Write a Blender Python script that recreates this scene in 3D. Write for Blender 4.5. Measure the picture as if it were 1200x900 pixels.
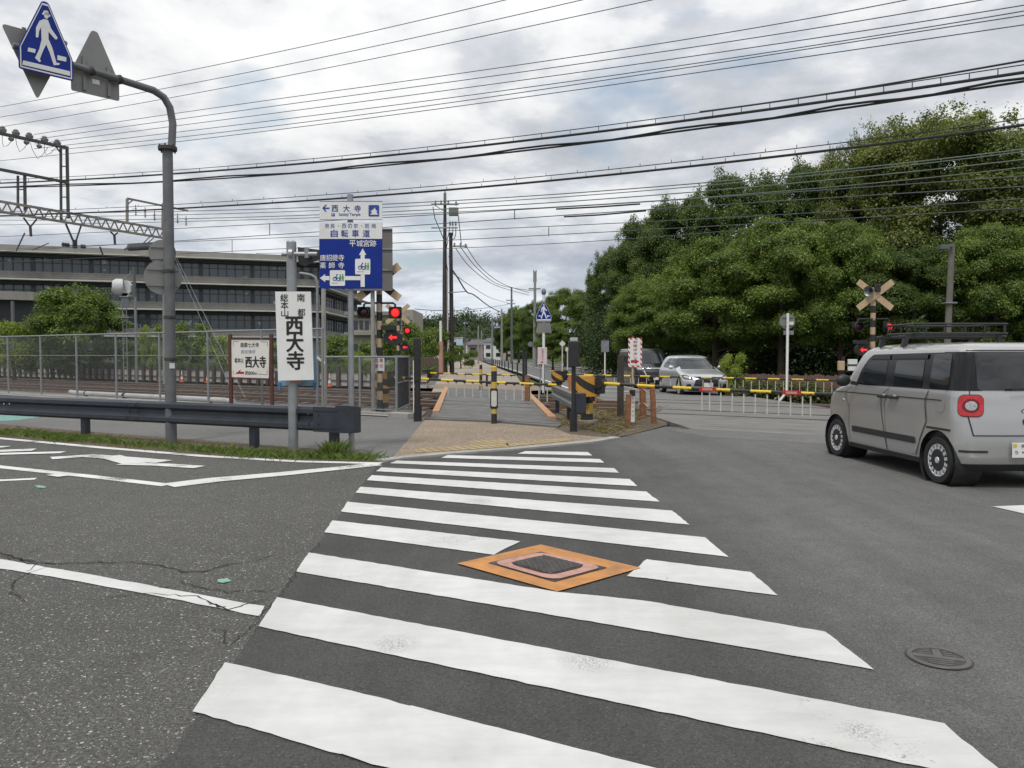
import bpy, bmesh, math, random
import numpy as np
from mathutils import Vector, Matrix
random.seed(7); np.random.seed(7)
for _o in list(bpy.data.objects): bpy.data.objects.remove(_o)
SC = bpy.context.scene; COL = SC.collection
rad = math.radians
# ---------------------------------------------------------------- camera
CH = 1.5; PITCH = math.atan(34/900)
cd = bpy.data.cameras.new('camera'); cam = bpy.data.objects.new('camera', cd); COL.objects.link(cam)
cam.location = (0, 0, CH); cam.rotation_euler = (math.pi/2 - PITCH, 0, 0)
cd.sensor_width = 36; cd.lens = 27; cd.clip_end = 6000; cd.clip_start = .05
SC.camera = cam
# ---------------------------------------------------------------- sky, sun, exposure
SUN_EL, SUN_AZ = rad(62), rad(200)          # azimuth clockwise from +Y
w = bpy.data.worlds.new('World'); SC.world = w; w.use_nodes = True
nt = w.node_tree; nt.nodes.clear()
def wn(t, **k):
    n = nt.nodes.new(t)
    for a, b in k.items(): setattr(n, a, b)
    return n
def wl(a, b): nt.links.new(a, b)
def wmath(op, a, b=None, c=None):
    n = wn('ShaderNodeMath', operation=op)
    for i, v in enumerate((a, b, c)):
        if v is None: continue
        if isinstance(v, (int, float)): n.inputs[i].default_value = v
        else: wl(v, n.inputs[i])
    return n.outputs[0]
tc = wn('ShaderNodeTexCoord'); sep = wn('ShaderNodeSeparateXYZ'); wl(tc.outputs['Generated'], sep.inputs[0])
zc = wmath('MAXIMUM', sep.outputs[2], 0.0); zz = wmath('ADD', zc, 0.16)
cmb = wn('ShaderNodeCombineXYZ'); wl(wmath('DIVIDE', sep.outputs[0], zz), cmb.inputs[0]); wl(wmath('DIVIDE', sep.outputs[1], zz), cmb.inputs[1])
def wnoise(scale, detail, rough, dist=0.0, off=(0, 0, 0), stretch=(1, 1, 1)):
    mp = wn('ShaderNodeMapping'); mp.inputs['Location'].default_value = off; mp.inputs['Scale'].default_value = stretch
    wl(cmb.outputs[0], mp.inputs[0])
    n = wn('ShaderNodeTexNoise'); n.inputs['Scale'].default_value = scale; n.inputs['Detail'].default_value = detail
    n.inputs['Roughness'].default_value = rough; n.inputs['Distortion'].default_value = dist
    wl(mp.outputs[0], n.inputs['Vector']); return n.outputs['Fac']
def wramp(fac, stops):
    r = wn('ShaderNodeValToRGB'); e = r.color_ramp.elements
    e[0].position, e[0].color = stops[0][0], (*stops[0][1], 1); e[1].position, e[1].color = stops[-1][0], (*stops[-1][1], 1)
    for p, c in stops[1:-1]: x = e.new(p); x.color = (*c, 1)
    wl(fac, r.inputs[0]); return r.outputs[0]
def wmix(f, a, b, mode='MIX'):
    n = wn('ShaderNodeMixRGB', blend_type=mode)
    for i, v in enumerate((f, a, b)):
        if isinstance(v, (int, float)): n.inputs[i].default_value = v
        elif isinstance(v, tuple): n.inputs[i].default_value = (*v, 1)
        else: wl(v, n.inputs[i])
    return n.outputs[0]
nA = wnoise(1.25, 8, .58, .25, (3.1, 1.7, 0))
nB = wnoise(3.4, 6, .6, .2, (8.2, 4.1, 0), (1, .8, 1))
nC = wnoise(1.1, 5, .55, .3, (5.5, 9.3, 0))
nsum = wmath('ADD', wmath('MULTIPLY', nA, .68), wmath('MULTIPLY', nB, .32))
cloud = wramp(nsum, [(.35, (.46, .495, .56)), (.435, (.58, .605, .655)), (.485, (.68, .70, .745)), (.53, (.86, .87, .885)), (.59, (.98, .98, .985))])
sky = wn('ShaderNodeTexSky', sky_type='NISHITA'); sky.sun_disc = False
sky.sun_elevation = SUN_EL; sky.sun_rotation = SUN_AZ; sky.air_density = 1.2; sky.dust_density = 2.0; sky.ozone_density = 1.0
blue = wmix(1.0, sky.outputs[0], (.15, .15, .14), 'MULTIPLY')
gap = wramp(nC, [(.60, (0, 0, 0)), (.72, (.7, .7, .7))])
vis = wmix(gap, cloud, blue)
# overcast sky: brighter overhead than near the horizon, cool grey low down
low = wramp(zc, [(.0, (.80, .90, 1.0)), (.10, (.90, .94, .985)), (.24, (1, 1, 1)), (1.0, (1.5, 1.5, 1.48))])
tot = wmix(1.0, vis, low, 'MULTIPLY')
bg = wn('ShaderNodeBackground'); bg.inputs['Strength'].default_value = 1.0; wl(tot, bg.inputs[0])
wo = wn('ShaderNodeOutputWorld'); wl(bg.outputs[0], wo.inputs[0])
sl = bpy.data.lights.new('sun', 'SUN'); sl.energy = 1.9; sl.angle = rad(11); sl.color = (1, .965, .91)
sun = bpy.data.objects.new('sun', sl); COL.objects.link(sun)
_sd = Vector((math.sin(SUN_AZ)*math.cos(SUN_EL), math.cos(SUN_AZ)*math.cos(SUN_EL), math.sin(SUN_EL)))
sun.rotation_euler = _sd.to_track_quat('Z', 'Y').to_euler()
SC.view_settings.view_transform = 'Standard'; SC.view_settings.look = 'None'
SC.view_settings.exposure = -0.05; SC.view_settings.gamma = 1; SC.view_settings.use_curve_mapping = False
SC.render.engine = 'CYCLES'; SC.cycles.use_denoising = True; SC.cycles.max_bounces = 6; SC.cycles.diffuse_bounces = 3
SC.cycles.glossy_bounces = 3; SC.cycles.transmission_bounces = 4; SC.cycles.transparent_max_bounces = 8
SC.cycles.use_adaptive_sampling = False
try: SC.cycles.denoiser = 'OPENIMAGEDENOISE'
except Exception: pass
# ---------------------------------------------------------------- surveying: a pixel of the photo to a point of the place
_c, _s = math.cos(PITCH), math.sin(PITCH)
def ray(px, py):
    x, y = (px-600)/900, -(py-450)/900
    return Vector((x, _c + y*_s, -_s + y*_c))
CAMP = Vector((0, 0, CH))
def G(px, py, z=0.0):
    d = ray(px, py); return CAMP + d*((z-CH)/d.z)
def AT(px, py, Y):
    d = ray(px, py); return CAMP + d*(Y/d.y)
def PLN(px, py, p0, n):
    d = ray(px, py); p0 = Vector(p0); n = Vector(n)
    return CAMP + d*((p0-CAMP).dot(n)/d.dot(n))
RA = rad(32)
RV = Vector((math.cos(RA), -math.sin(RA), 0)); NV = Vector((math.sin(RA), math.cos(RA), 0))   # along and across the railway
def R(s, n, z=0.0): return RV*s + NV*n + Vector((0, 0, z))
def RN(px, n, z=0.0):           # point of the line n (parallel to the rails) seen in column px
    x = (px-600)/900; d = n/(NV.y + x*NV.x); return Vector((x*d, d, z))
# ---------------------------------------------------------------- materials
MATS = {}
class NT:
    def __init__(s, name):
        s.m = bpy.data.materials.new(name); s.m.use_nodes = True; s.t = s.m.node_tree; s.t.nodes.clear()
        s.out = s.n('ShaderNodeOutputMaterial'); s.b = s.n('ShaderNodeBsdfPrincipled'); s.l(s.b.outputs[0], s.out.inputs[0])
        s.tc = s.n('ShaderNodeTexCoord')
    def n(s, t, **k):
        x = s.t.nodes.new(t)
        for a, b in k.items(): setattr(x, a, b)
        return x
    def l(s, a, b): s.t.links.new(a, b)
    def set(s, sock, v):
        if isinstance(v, (int, float)): sock.default_value = v
        elif isinstance(v, tuple): sock.default_value = (*v, 1) if len(v) == 3 and sock.type == 'RGBA' else v
        else: s.l(v, sock)
    def noise(s, scale, detail=4, rough=.6, dist=0, vec=None, stretch=None):
        n = s.n('ShaderNodeTexNoise'); n.inputs['Scale'].default_value = scale; n.inputs['Detail'].default_value = detail
        n.inputs['Roughness'].default_value = rough; n.inputs['Distortion'].default_value = dist
        v = vec or s.tc.outputs['Object']
        if stretch:
            mp = s.n('ShaderNodeMapping'); mp.inputs['Scale'].default_value = stretch; s.l(v, mp.inputs[0]); v = mp.outputs[0]
        s.l(v, n.inputs['Vector']); return n.outputs['Fac']
    def voro(s, scale, feature='F1', out='Distance'):
        n = s.n('ShaderNodeTexVoronoi', feature=feature); n.inputs['Scale'].default_value = scale
        s.l(s.tc.outputs['Object'], n.inputs['Vector']); return n.outputs[out]
    def ramp(s, f, stops, const=False):
        r = s.n('ShaderNodeValToRGB'); e = r.color_ramp.elements
        if const: r.color_ramp.interpolation = 'CONSTANT'
        e[0].position, e[0].color = stops[0][0], (*stops[0][1], 1); e[1].position, e[1].color = stops[-1][0], (*stops[-1][1], 1)
        for p, c in stops[1:-1]: x = e.new(p); x.color = (*c, 1)
        s.l(f, r.inputs[0]); return r.outputs[0]
    def mix(s, f, a, b, mode='MIX'):
        n = s.n('ShaderNodeMixRGB', blend_type=mode)
        for i, v in enumerate((f, a, b)): s.set(n.inputs[i], v)
        return n.outputs[0]
    def math(s, op, a, b=None):
        n = s.n('ShaderNodeMath', operation=op); s.set(n.inputs[0], a)
        if b is not None: s.set(n.inputs[1], b)
        return n.outputs[0]
    def bump(s, h, strength, dist=.01):
        n = s.n('ShaderNodeBump'); n.inputs['Strength'].default_value = strength; n.inputs['Distance'].default_value = dist
        s.l(h, n.inputs['Height']); s.l(n.outputs[0], s.b.inputs['Normal'])
    def p(s, **k):
        nm = dict(col='Base Color', rough='Roughness', metal='Metallic', spec='Specular IOR Level', coat='Coat Weight', trans='Transmission Weight', emit='Emission Color', estr='Emission Strength', alpha='Alpha')
        for a, v in k.items(): s.set(s.b.inputs[nm[a]], v)
        return s.m
def sc3(c, k): return tuple(max(0, min(1, x*k)) for x in c)
def M(name, col, rough=.6, metal=0, var=.12, scale=6, bump=0, bs=60, spec=.5, coat=0, dirt=0, dcol=(.12, .10, .08)):
    if name in MATS: return MATS[name]
    t = NT(name); f = t.noise(scale, 5)
    c = t.ramp(f, [(.3, sc3(col, 1-var)), (.7, sc3(col, 1+var))])
    if dirt:
        g = t.noise(scale*.6, 7, .7); c = t.mix(t.ramp(g, [(.5, (0, 0, 0)), (.72, (dirt, dirt, dirt))]), c, dcol)
    t.p(col=c, metal=metal, spec=spec, coat=coat)
    t.p(rough=t.ramp(f, [(.2, (rough*.85,)*3), (.8, (min(1, rough*1.15),)*3)]))
    if bump: t.bump(t.noise(bs, 4), bump)
    MATS[name] = t.m; return t.m
def MS(name, c1, c2, period, axis=(0, 0, 1), off=0.0, rough=.5, dirt=.35):   # two-colour banded paint
    t = NT(name); d = t.n('ShaderNodeVectorMath', operation='DOT_PRODUCT'); t.l(t.tc.outputs['Object'], d.inputs[0]); d.inputs[1].default_value = axis
    f = t.math('GREATER_THAN', t.math('FRACT', t.math('ADD', t.math('DIVIDE', d.outputs['Value'], period), off+50)), .5)
    g = t.noise(9, 6, .65); c = t.mix(f, c1, c2); c = t.mix(t.ramp(g, [(.5, (0, 0, 0)), (.75, (dirt,)*3)]), c, (.16, .12, .08))
    t.p(col=c, rough=rough); return t.m
def ME(name, col, s):
    t = NT(name); return t.p(col=sc3(col, .5), emit=col, estr=s, rough=.3)
# ---------------------------------------------------------------- mesh collecting
class MB:
    def __init__(s): s.v = []; s.f = []; s.m = []; s.sm = []
    def add(s, vs, fs, m=0, smooth=False):
        o = len(s.v); s.v += [tuple(v) for v in vs]
        for f in fs: s.f.append([i+o for i in f]); s.m.append(m); s.sm.append(smooth)
        return s
    def box(s, c, d, m=0, rot=None):
        x, y, z = d[0]/2, d[1]/2, d[2]/2; c = Vector(c)
        P = [Vector(p) for p in ((-x, -y, -z), (x, -y, -z), (x, y, -z), (-x, y, -z), (-x, -y, z), (x, -y, z), (x, y, z), (-x, y, z))]
        if rot is not None: P = [rot @ p for p in P]
        return s.add([p+c for p in P], [(0, 3, 2, 1), (4, 5, 6, 7), (0, 1, 5, 4), (1, 2, 6, 5), (2, 3, 7, 6), (3, 0, 4, 7)], m)
    def bar(s, a, b, w, h, m=0):        # rectangular bar from a to b; h is its upright side
        a, b = Vector(a), Vector(b); d = (b-a); L = d.length; d.normalize()
        up = Vector((0, 0, 1)) if abs(d.z) < .95 else Vector((0, 1, 0))
        sd = d.cross(up).normalized(); up = sd.cross(d)
        rot = Matrix((sd, d, up)).transposed()
        return s.box((a+b)/2, (w, L, h), m, rot)
    def cyl(s, a, b, r0, r1=None, n=12, m=0, cap=True, smooth=True):
        r1 = r0 if r1 is None else r1; a, b = Vector(a), Vector(b); d = (b-a).normalized()
        u = d.orthogonal().normalized(); w_ = d.cross(u); vs = []
        for k in range(n):
            q = u*math.cos(2*math.pi*k/n) + w_*math.sin(2*math.pi*k/n); vs += [a+q*r0, b+q*r1]
        s.add(vs, [(2*k, 2*((k+1) % n), 2*((k+1) % n)+1, 2*k+1) for k in range(n)], m, smooth)
        if cap: s.add(vs, [[2*k for k in range(n)][::-1], [2*k+1 for k in range(n)]], m)
        return s
    def tube(s, pts, r, n=8, m=0, cap=True):
        P = [Vector(p) for p in pts]; k = len(P); rr = r if isinstance(r, (list, tuple)) else [r]*k
        t0 = (P[1]-P[0]).normalized(); u = t0.orthogonal().normalized(); vs = []
        for i in range(k):
            t = (P[min(i+1, k-1)]-P[max(i-1, 0)]).normalized(); u = (u - t*u.dot(t)).normalized(); w_ = t.cross(u)
            vs += [P[i] + (u*math.cos(2*math.pi*j/n) + w_*math.sin(2*math.pi*j/n))*rr[i] for j in range(n)]
        fs = [(i*n+j, i*n+(j+1) % n, (i+1)*n+(j+1) % n, (i+1)*n+j) for i in range(k-1) for j in range(n)]
        s.add(vs, fs, m, True)
        if cap: s.add(vs, [list(range(n))[::-1], list(range((k-1)*n, k*n))], m)
        return s
    def lathe(s, prof, o=(0, 0, 0), axis=(0, 0, 1), n=24, m=0, smooth=True):
        ax = Vector(axis).normalized(); u = ax.orthogonal().normalized(); w_ = ax.cross(u); o = Vector(o); vs = []
        for r, h in prof: vs += [o + ax*h + (u*math.cos(2*math.pi*j/n) + w_*math.sin(2*math.pi*j/n))*r for j in range(n)]
        fs = [(i*n+j, i*n+(j+1) % n, (i+1)*n+(j+1) % n, (i+1)*n+j) for i in range(len(prof)-1) for j in range(n)]
        return s.add(vs, fs, m, smooth)
    def ball(s, c, r, m=0, n=12):
        r = r if isinstance(r, (tuple, list)) else (r, r, r); vs, fs = [], []; k = n//2
        for i in range(k+1):
            for j in range(n):
                a, b = math.pi*i/k, 2*math.pi*j/n
                vs.append((c[0]+r[0]*math.sin(a)*math.cos(b), c[1]+r[1]*math.sin(a)*math.sin(b), c[2]+r[2]*math.cos(a)))
        for i in range(k):
            for j in range(n): fs.append((i*n+j, (i+1)*n+j, (i+1)*n+(j+1) % n, i*n+(j+1) % n))
        return s.add(vs, fs, m, True)
    def xz(s, pts, y0, y1, m=0):        # outline in the x-z plane, front at y0, back at y1
        n = len(pts); a = sum(pts[i][0]*pts[(i+1) % n][1]-pts[(i+1) % n][0]*pts[i][1] for i in range(n))
        if a < 0: pts = pts[::-1]
        vs = [(x, y0, z) for x, z in pts] + [(x, y1, z) for x, z in pts]
        return s.add(vs, [list(range(n)), list(range(n, 2*n))[::-1]] + [(i, i+n, (i+1) % n+n, (i+1) % n) for i in range(n)], m)
    def slab(s, pts, z0, z1, m=0):      # outline in plan
        n = len(pts); pts = [(p[0], p[1]) for p in pts]
        a = sum(pts[i][0]*pts[(i+1) % n][1]-pts[(i+1) % n][0]*pts[i][1] for i in range(n))
        if a < 0: pts = pts[::-1]
        vs = [(x, y, z0) for x, y in pts] + [(x, y, z1) for x, y in pts]
        return s.add(vs, [list(range(n))[::-1], list(range(n, 2*n))] + [(i, (i+1) % n, (i+1) % n+n, i+n) for i in range(n)], m)
    def sheet(s, pts, z=None, m=0):
        pts = [Vector(p) for p in pts]; n = len(pts)
        a = sum(pts[i].x*pts[(i+1) % n].y-pts[(i+1) % n].x*pts[i].y for i in range(n))
        if a < 0: pts = pts[::-1]
        return s.add([(p.x, p.y, p.z if z is None else z) for p in pts], [list(range(n))], m)
    def strip(s, pts, w_, z, m=0):      # flat ribbon along a ground polyline
        P = [Vector((p[0], p[1], 0)) for p in pts]; L = []; Rr = []
        ws = w_ if isinstance(w_, (list, tuple)) else [w_]*len(P)
        for i in range(len(P)):
            t = (P[min(i+1, len(P)-1)]-P[max(i-1, 0)]).normalized(); q = Vector((-t.y, t.x, 0))*ws[i]/2
            L.append(P[i]+q); Rr.append(P[i]-q)
        vs = [(p.x, p.y, z) for p in L] + [(p.x, p.y, z) for p in Rr]; n = len(P)
        return s.add(vs, [(i+n, i+1+n, i+1, i) for i in range(n-1)], m)
    def text(s, body, c, h, m=0, y=0.0, width=None, bold=0.0, align='CENTER'):   # lettering in the x-z plane, facing -y; bold thickens by overlaid shifted copies
        cu = bpy.data.curves.new('t', 'FONT'); cu.body = body; cu.resolution_u = 3
        ob = bpy.data.objects.new('t', cu); COL.objects.link(ob)
        dg = bpy.context.evaluated_depsgraph_get(); me = bpy.data.meshes.new_from_object(ob.evaluated_get(dg))
        xs = [v.co.x for v in me.vertices]; ys = [v.co.y for v in me.vertices]
        if xs:
            x0, x1, y0, y1 = min(xs), max(xs), min(ys), max(ys); kz = h/(y1-y0); kx = (width/(x1-x0)) if width else kz
            cx = (x0+x1)/2 if align == 'CENTER' else x0; d_ = bold*kz
            sh = [(0, 0)] if not bold else [(-d_, 0), (d_, 0), (0, d_*.7), (0, -d_*.7)]
            for i, (sx, sz) in enumerate(sh): s.add([(c[0]+(v.co.x-cx)*kx+sx, y-.00025*i, c[1]+(v.co.y-(y0+y1)/2)*kz+sz) for v in me.vertices], [list(p.vertices) for p in me.polygons], m)
        bpy.data.objects.remove(ob); bpy.data.curves.remove(cu); bpy.data.meshes.remove(me); return s
    def off(s, d): s.v = [(a+d[0], b+d[1], c+d[2]) for a, b, c in s.v]; return s
    def build(s, name, mats, parent=None, loc=(0, 0, 0), bevel=0, ang=35, rotz=0):
        me = bpy.data.meshes.new(name); me.from_pydata(s.v, [], s.f)
        for m in (mats if isinstance(mats, (list, tuple)) else [mats]): me.materials.append(m)
        me.polygons.foreach_set('material_index', s.m); me.polygons.foreach_set('use_smooth', s.sm); me.update()
        if any(s.sm): me.set_sharp_from_angle(angle=rad(ang))
        o = bpy.data.objects.new(name, me); COL.objects.link(o); o.location = loc; o.rotation_euler.z = rotz
        if parent: o.parent = parent
        if bevel:
            b = o.modifiers.new('bevel', 'BEVEL'); b.width = bevel; b.segments = 2; b.limit_method = 'ANGLE'; b.angle_limit = rad(40)
        return o
def tag(o, label=None, cat=None, group=None, kind=None):
    if label: o['label'] = label
    if cat: o['category'] = cat
    if group: o['group'] = group
    if kind: o['kind'] = kind
    return o
def thing(name, label, cat, loc=(0, 0, 0), rotz=0, group=None):
    o = bpy.data.objects.new(name, None); COL.objects.link(o); o.location = loc; o.rotation_euler.z = rotz; o.empty_display_size = .2
    return tag(o, label, cat, group)
def dup(root, loc, rotz=None, label=None, scale=None):
    r = root.copy(); COL.objects.link(r); r.location = loc
    if rotz is not None: r.rotation_euler.z = rotz
    if label: r['label'] = label
    if scale: r.scale = scale
    for ch in list(root.children):
        c = ch.copy(); COL.objects.link(c); c.parent = r
        for g in list(ch.children):
            d = g.copy(); COL.objects.link(d); d.parent = c
    return r
def struct(o, label=None, cat=None): return tag(o, label, cat, None, 'structure')
class Fr:       # local frame of a thing: photo pixel to a point on its plane y = yo
    def __init__(s, loc, rotz): s.o = Vector(loc); s.x = Vector((math.cos(rotz), math.sin(rotz), 0)); s.y = Vector((-math.sin(rotz), math.cos(rotz), 0))
    def p(s, px, py, yo=0.0):
        q = PLN(px, py, s.o + s.y*yo, s.y) - s.o; return (q.dot(s.x), q.z)
    def sz(s, px0, px1, py, yo=0): return s.p(px1, py, yo)[0]-s.p(px0, py, yo)[0]
def rrect(cx, cz, w_, h, r, n=4):
    P = []
    for sx, sz, a0 in ((1, 1, 0), (-1, 1, 90), (-1, -1, 180), (1, -1, 270)):
        for k in range(n+1):
            a = rad(a0+90*k/n); P.append((cx+sx*(w_/2-r)+r*math.cos(a), cz+sz*(h/2-r)+r*math.sin(a)))
    return P
# ---------------------------------------------------------------- palette
galv = M('galvanised steel', (.30, .31, .32), .45, .6, .15, 7, dirt=.3)
pole_grey = M('weathered grey pole paint', (.13, .135, .14), .5, .3, .2, 5, dirt=.25)
pole_light = M('light grey steel', (.24, .25, .26), .5, .3, .15, 6, dirt=.25)
sign_back = M('sign back aluminium', (.22, .218, .21), .5, .3, .1, 3, dirt=.2)
white_paint = M('white sign enamel', (.70, .70, .68), .4, 0, .05, 3, dirt=.28, dcol=(.5, .47, .42))
blue_sign = M('blue reflective sheet', (.004, .024, .22), .5, 0, .12, 3, spec=.25, dirt=.08, dcol=(.05, .08, .2))
navy = M('dark navy steel paint', (.028, .034, .045), .42, .1, .25, 4, dirt=.35, dcol=(.06, .055, .05))
black = M('black paint', (.018, .018, .019), .45, 0, .25, 8, dirt=.2, dcol=(.07, .06, .05))
ink = M('black lettering', (.012, .012, .012), .5, 0, .1)
blue_ink = M('blue lettering', (.012, .05, .28), .5, 0, .1)
red_ink = M('red lettering', (.35, .02, .03), .5, 0, .1)
cream = M('cream paint', (.50, .36, .22), .5, 0, .12, 7, dirt=.25)
concrete = M('weathered concrete', (.30, .29, .27), .85, 0, .2, 3, .25, 40, dirt=.4, dcol=(.13, .12, .105))
concrete_pole = M('pale concrete pole', (.27, .265, .245), .8, 0, .15, 3, .2, 40, dirt=.3)
pole_dark = M('dark brown utility pole', (.045, .037, .033), .7, 0, .25, 3, .2, 30)
rust = M('rusty steel', (.24, .105, .05), .8, 0, .35, 9, .3, 50, dirt=.5, dcol=(.09, .035, .02))
brown = M('brown painted wood', (.085, .028, .02), .6, 0, .25, 6, .15, 30)
orange = M('orange road paint', (.48, .215, .065), .75, 0, .22, 5, .25, 70, dirt=.55)
wire_m = M('cable rubber', (.018, .018, .018), .6, 0, .2)
wire_g = M('grey stranded wire', (.10, .105, .11), .5, .4, .2)
wire_gr = M('green sheathed wire', (.115, .15, .12), .5, 0, .2)
insul = M('grey porcelain insulator', (.22, .23, .22), .25, 0, .15)
glassd = M('dark window glass', (.02, .024, .03), .06, 0, .3, .4, spec=.7)
yb_diag = MS('yellow and black diagonal bands', (.55, .27, .035), (.02, .02, .02), .30, (.55, 0, .83), .2)
yb_bar = MS('yellow and black bar bands', (.02, .02, .02), (.75, .52, .03), .78, (1, 0, 0), 0)
yb_post = MS('yellow and black post bands', (.025, .025, .025), (.55, .36, .07), .46, (0, 0, 1), 0)
cb_post = MS('cream and black post bands', (.50, .36, .22), (.02, .02, .02), .46, (0, 0, 1), .3)
lamp_red = ME('lit red lamp', (1.0, .035, .03), 1.0)
lamp_off = M('unlit red lens', (.06, .006, .008), .2, 0, .1)
# ================================================================ THE SETTING
def asphalt(name, lo, hi, stone, sscale=55, patch=.35, dots=.80, zone=None):
    t = NT(name)
    big = t.noise(patch, 5, .6); fine = t.noise(sscale, 2, .7); grit = t.noise(sscale*2.6, 2, .6); mid = t.noise(4, 5, .65)
    c = t.ramp(t.math('ADD', t.math('MULTIPLY', fine, .5), t.math('MULTIPLY', grit, .5)), [(.36, lo), (.64, hi)])
    c = t.mix(1.0, c, t.ramp(big, [(.3, (.84, .84, .84)), (.7, (1.12, 1.12, 1.11))]), 'MULTIPLY')
    c = t.mix(1.0, c, t.ramp(mid, [(.3, (.90, .90, .90)), (.7, (1.09, 1.09, 1.08))]), 'MULTIPLY')
    for k, (sc_, th) in enumerate(((sscale*1.1, dots), (sscale*2.2, dots-.08))):
        v = t.voro(sc_); sel = t.voro(sc_, out='Color'); sp = t.n('ShaderNodeSeparateColor'); t.l(sel, sp.inputs[0])
        m = t.math('MULTIPLY', t.math('LESS_THAN', v, t.math('MULTIPLY', sp.outputs[1], .42)), t.math('GREATER_THAN', sp.outputs[0], th))
        c = t.mix(m, c, t.mix(sp.outputs[2], sc3(stone, .55), stone))
    oil = t.noise(.9, 6, .7, .6); c = t.mix(t.ramp(oil, [(.60, (0, 0, 0)), (.74, (.5, .5, .5))]), c, sc3(lo, .9))
    if zone:                                     # less polished surface between the zebra stripes
        xyz = t.n('ShaderNodeSeparateXYZ'); t.l(t.tc.outputs['Object'], xyz.inputs[0]); wob = t.math('MULTIPLY', t.math('SUBTRACT', t.noise(.7, 4), .5), 1.2)
        mr = t.n('ShaderNodeMapRange'); t.l(t.math('ADD', xyz.outputs[0], wob), mr.inputs[0]); mr.inputs[1].default_value = zone[0]; mr.inputs[2].default_value = zone[1]
        c = t.mix(1.0, c, t.ramp(mr.outputs[0], [(0, (zone[2],)*3), (1, (1, 1, 1))]), 'MULTIPLY')
        tr = t.noise(1.0, 4, .6, 0, None, (2.2, .12, 1)); c = t.mix(1.0, c, t.ramp(tr, [(.35, (.86, .86, .86)), (.65, (1.07, 1.07, 1.07))]), 'MULTIPLY')
    t.p(col=c, rough=.86, spec=.35); t.bump(grit, .7, .006); return t.m
asph_old = asphalt('old coarse asphalt', (.029, .028, .026), (.136, .134, .125), (.42, .41, .37), sscale=52, dots=.74)
asph_new = asphalt('smooth newer asphalt', (.066, .066, .064), (.172, .170, .165), (.32, .31, .30), sscale=70, dots=.90, zone=(.9, 2.3, .55))
asph_walk = asphalt('pale footway asphalt', (.085, .084, .080), (.21, .207, .20), (.34, .33, .31), sscale=60, dots=.88)
asph_far = asphalt('far road asphalt', (.10, .099, .097), (.19, .188, .185), (.26, .25, .24), sscale=40, dots=.9)
def gravel_mat():
    t = NT('tan resin bound gravel'); f = t.noise(30, 3, .85); g = t.noise(.8, 5)
    c = t.ramp(f, [(.3, (.085, .064, .045)), (.5, (.24, .185, .132)), (.70, (.46, .38, .29))])
    c = t.mix(1, c, t.ramp(g, [(.3, (.82, .82, .82)), (.7, (1.1, 1.1, 1.1))]), 'MULTIPLY')
    t.p(col=c, rough=.9); t.bump(f, .5, .006); return t.m
gravel = gravel_mat()
def earth_mat(name, a, b, c_, sc=14):
    t = NT(name); f = t.noise(sc, 6, .75); g = t.noise(.5, 4)
    c = t.ramp(f, [(.28, a), (.5, b), (.74, c_)]); c = t.mix(1, c, t.ramp(g, [(.3, (.8, .8, .8)), (.7, (1.15, 1.15, 1.15))]), 'MULTIPLY')
    t.p(col=c, rough=.95); t.bump(f, .8, .05); return t.m
soil = earth_mat('dry soil', (.05, .038, .026), (.12, .09, .06), (.22, .17, .11))
grass_g = earth_mat('rough grass ground', (.02, .035, .008), (.05, .075, .02), (.10, .12, .04), 5)
ballast = earth_mat('brown stained ballast', (.022, .017, .014), (.07, .054, .042), (.19, .155, .125), 16)
def deck_mat():
    t = NT('worn crossing panels'); f = t.noise(1.2, 6, .7, 0, None, (.6, 9, 1)); g = t.noise(30, 3, .7)
    c = t.ramp(f, [(.3, (.075, .072, .068)), (.5, (.165, .16, .15)), (.72, (.29, .28, .265))])
    c = t.mix(1, c, t.ramp(g, [(.3, (.85, .85, .85)), (.7, (1.1, 1.1, 1.1))]), 'MULTIPLY'); t.p(col=c, rough=.8); t.bump(g, .3, .006); return t.m
deck_m = deck_mat(); deck_m2 = M('dark streaked path deck', (.125, .122, .118), .85, 0, .3, 3, .3, 60, dirt=.5, dcol=(.22, .21, .2))
def paint_mat(name='road marking paint', col=(.62, .62, .605), wear=.0):
    t = NT(name); f = t.noise(60, 4, .75); g = t.noise(1.1, 6, .7); k = t.noise(11, 6, .72)
    m = t.math('ADD', t.math('MULTIPLY', f, .40), t.math('MULTIPLY', g, .60))
    c = t.ramp(t.noise(2.3, 6, .7, 0, None, (1, 3, 1)), [(.3, sc3(col, .86)), (.65, sc3(col, 1.02))])
    c = t.mix(t.ramp(k, [(.58, (0, 0, 0)), (.75, (.25, .25, .25))]), c, (.42, .41, .39))
    tr_ = t.noise(.55, 5, .65, .4, None, (1.6, .7, 1)); c = t.mix(1.0, c, t.ramp(tr_, [(.36, (.84, .84, .83)), (.60, (1.03, 1.03, 1.03))]), 'MULTIPLY')
    c = t.mix(t.ramp(m, [(.605-wear, (0, 0, 0)), (.67-wear, (.92, .92, .92))]), c, (.10, .098, .095))
    for px, py, rr in ((462, 757, .16), (690, 777, .17), (262, 750, .10), (565, 588, .20), (1010, 860, .12)):
        q = G(px, py); dv = t.n('ShaderNodeVectorMath', operation='DISTANCE'); t.l(t.tc.outputs['Object'], dv.inputs[0]); dv.inputs[1].default_value = (q.x, q.y, .01)
        e = t.math('SUBTRACT', 1.0, t.math('DIVIDE', dv.outputs['Value'], rr)); e = t.math('MULTIPLY', t.ramp(e, [(0, (0, 0, 0)), (.9, (1, 1, 1))]), t.ramp(t.noise(85, 3, .8), [(.46, (0, 0, 0)), (.60, (.8, .8, .8))])); c = t.mix(e, c, (.12, .118, .115))
    t.p(col=c, rough=.7); t.bump(f, .25, .004); return t.m
paint = paint_mat(); paint_worn = paint_mat('worn road marking paint', (.70, .70, .68), .07)
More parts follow.
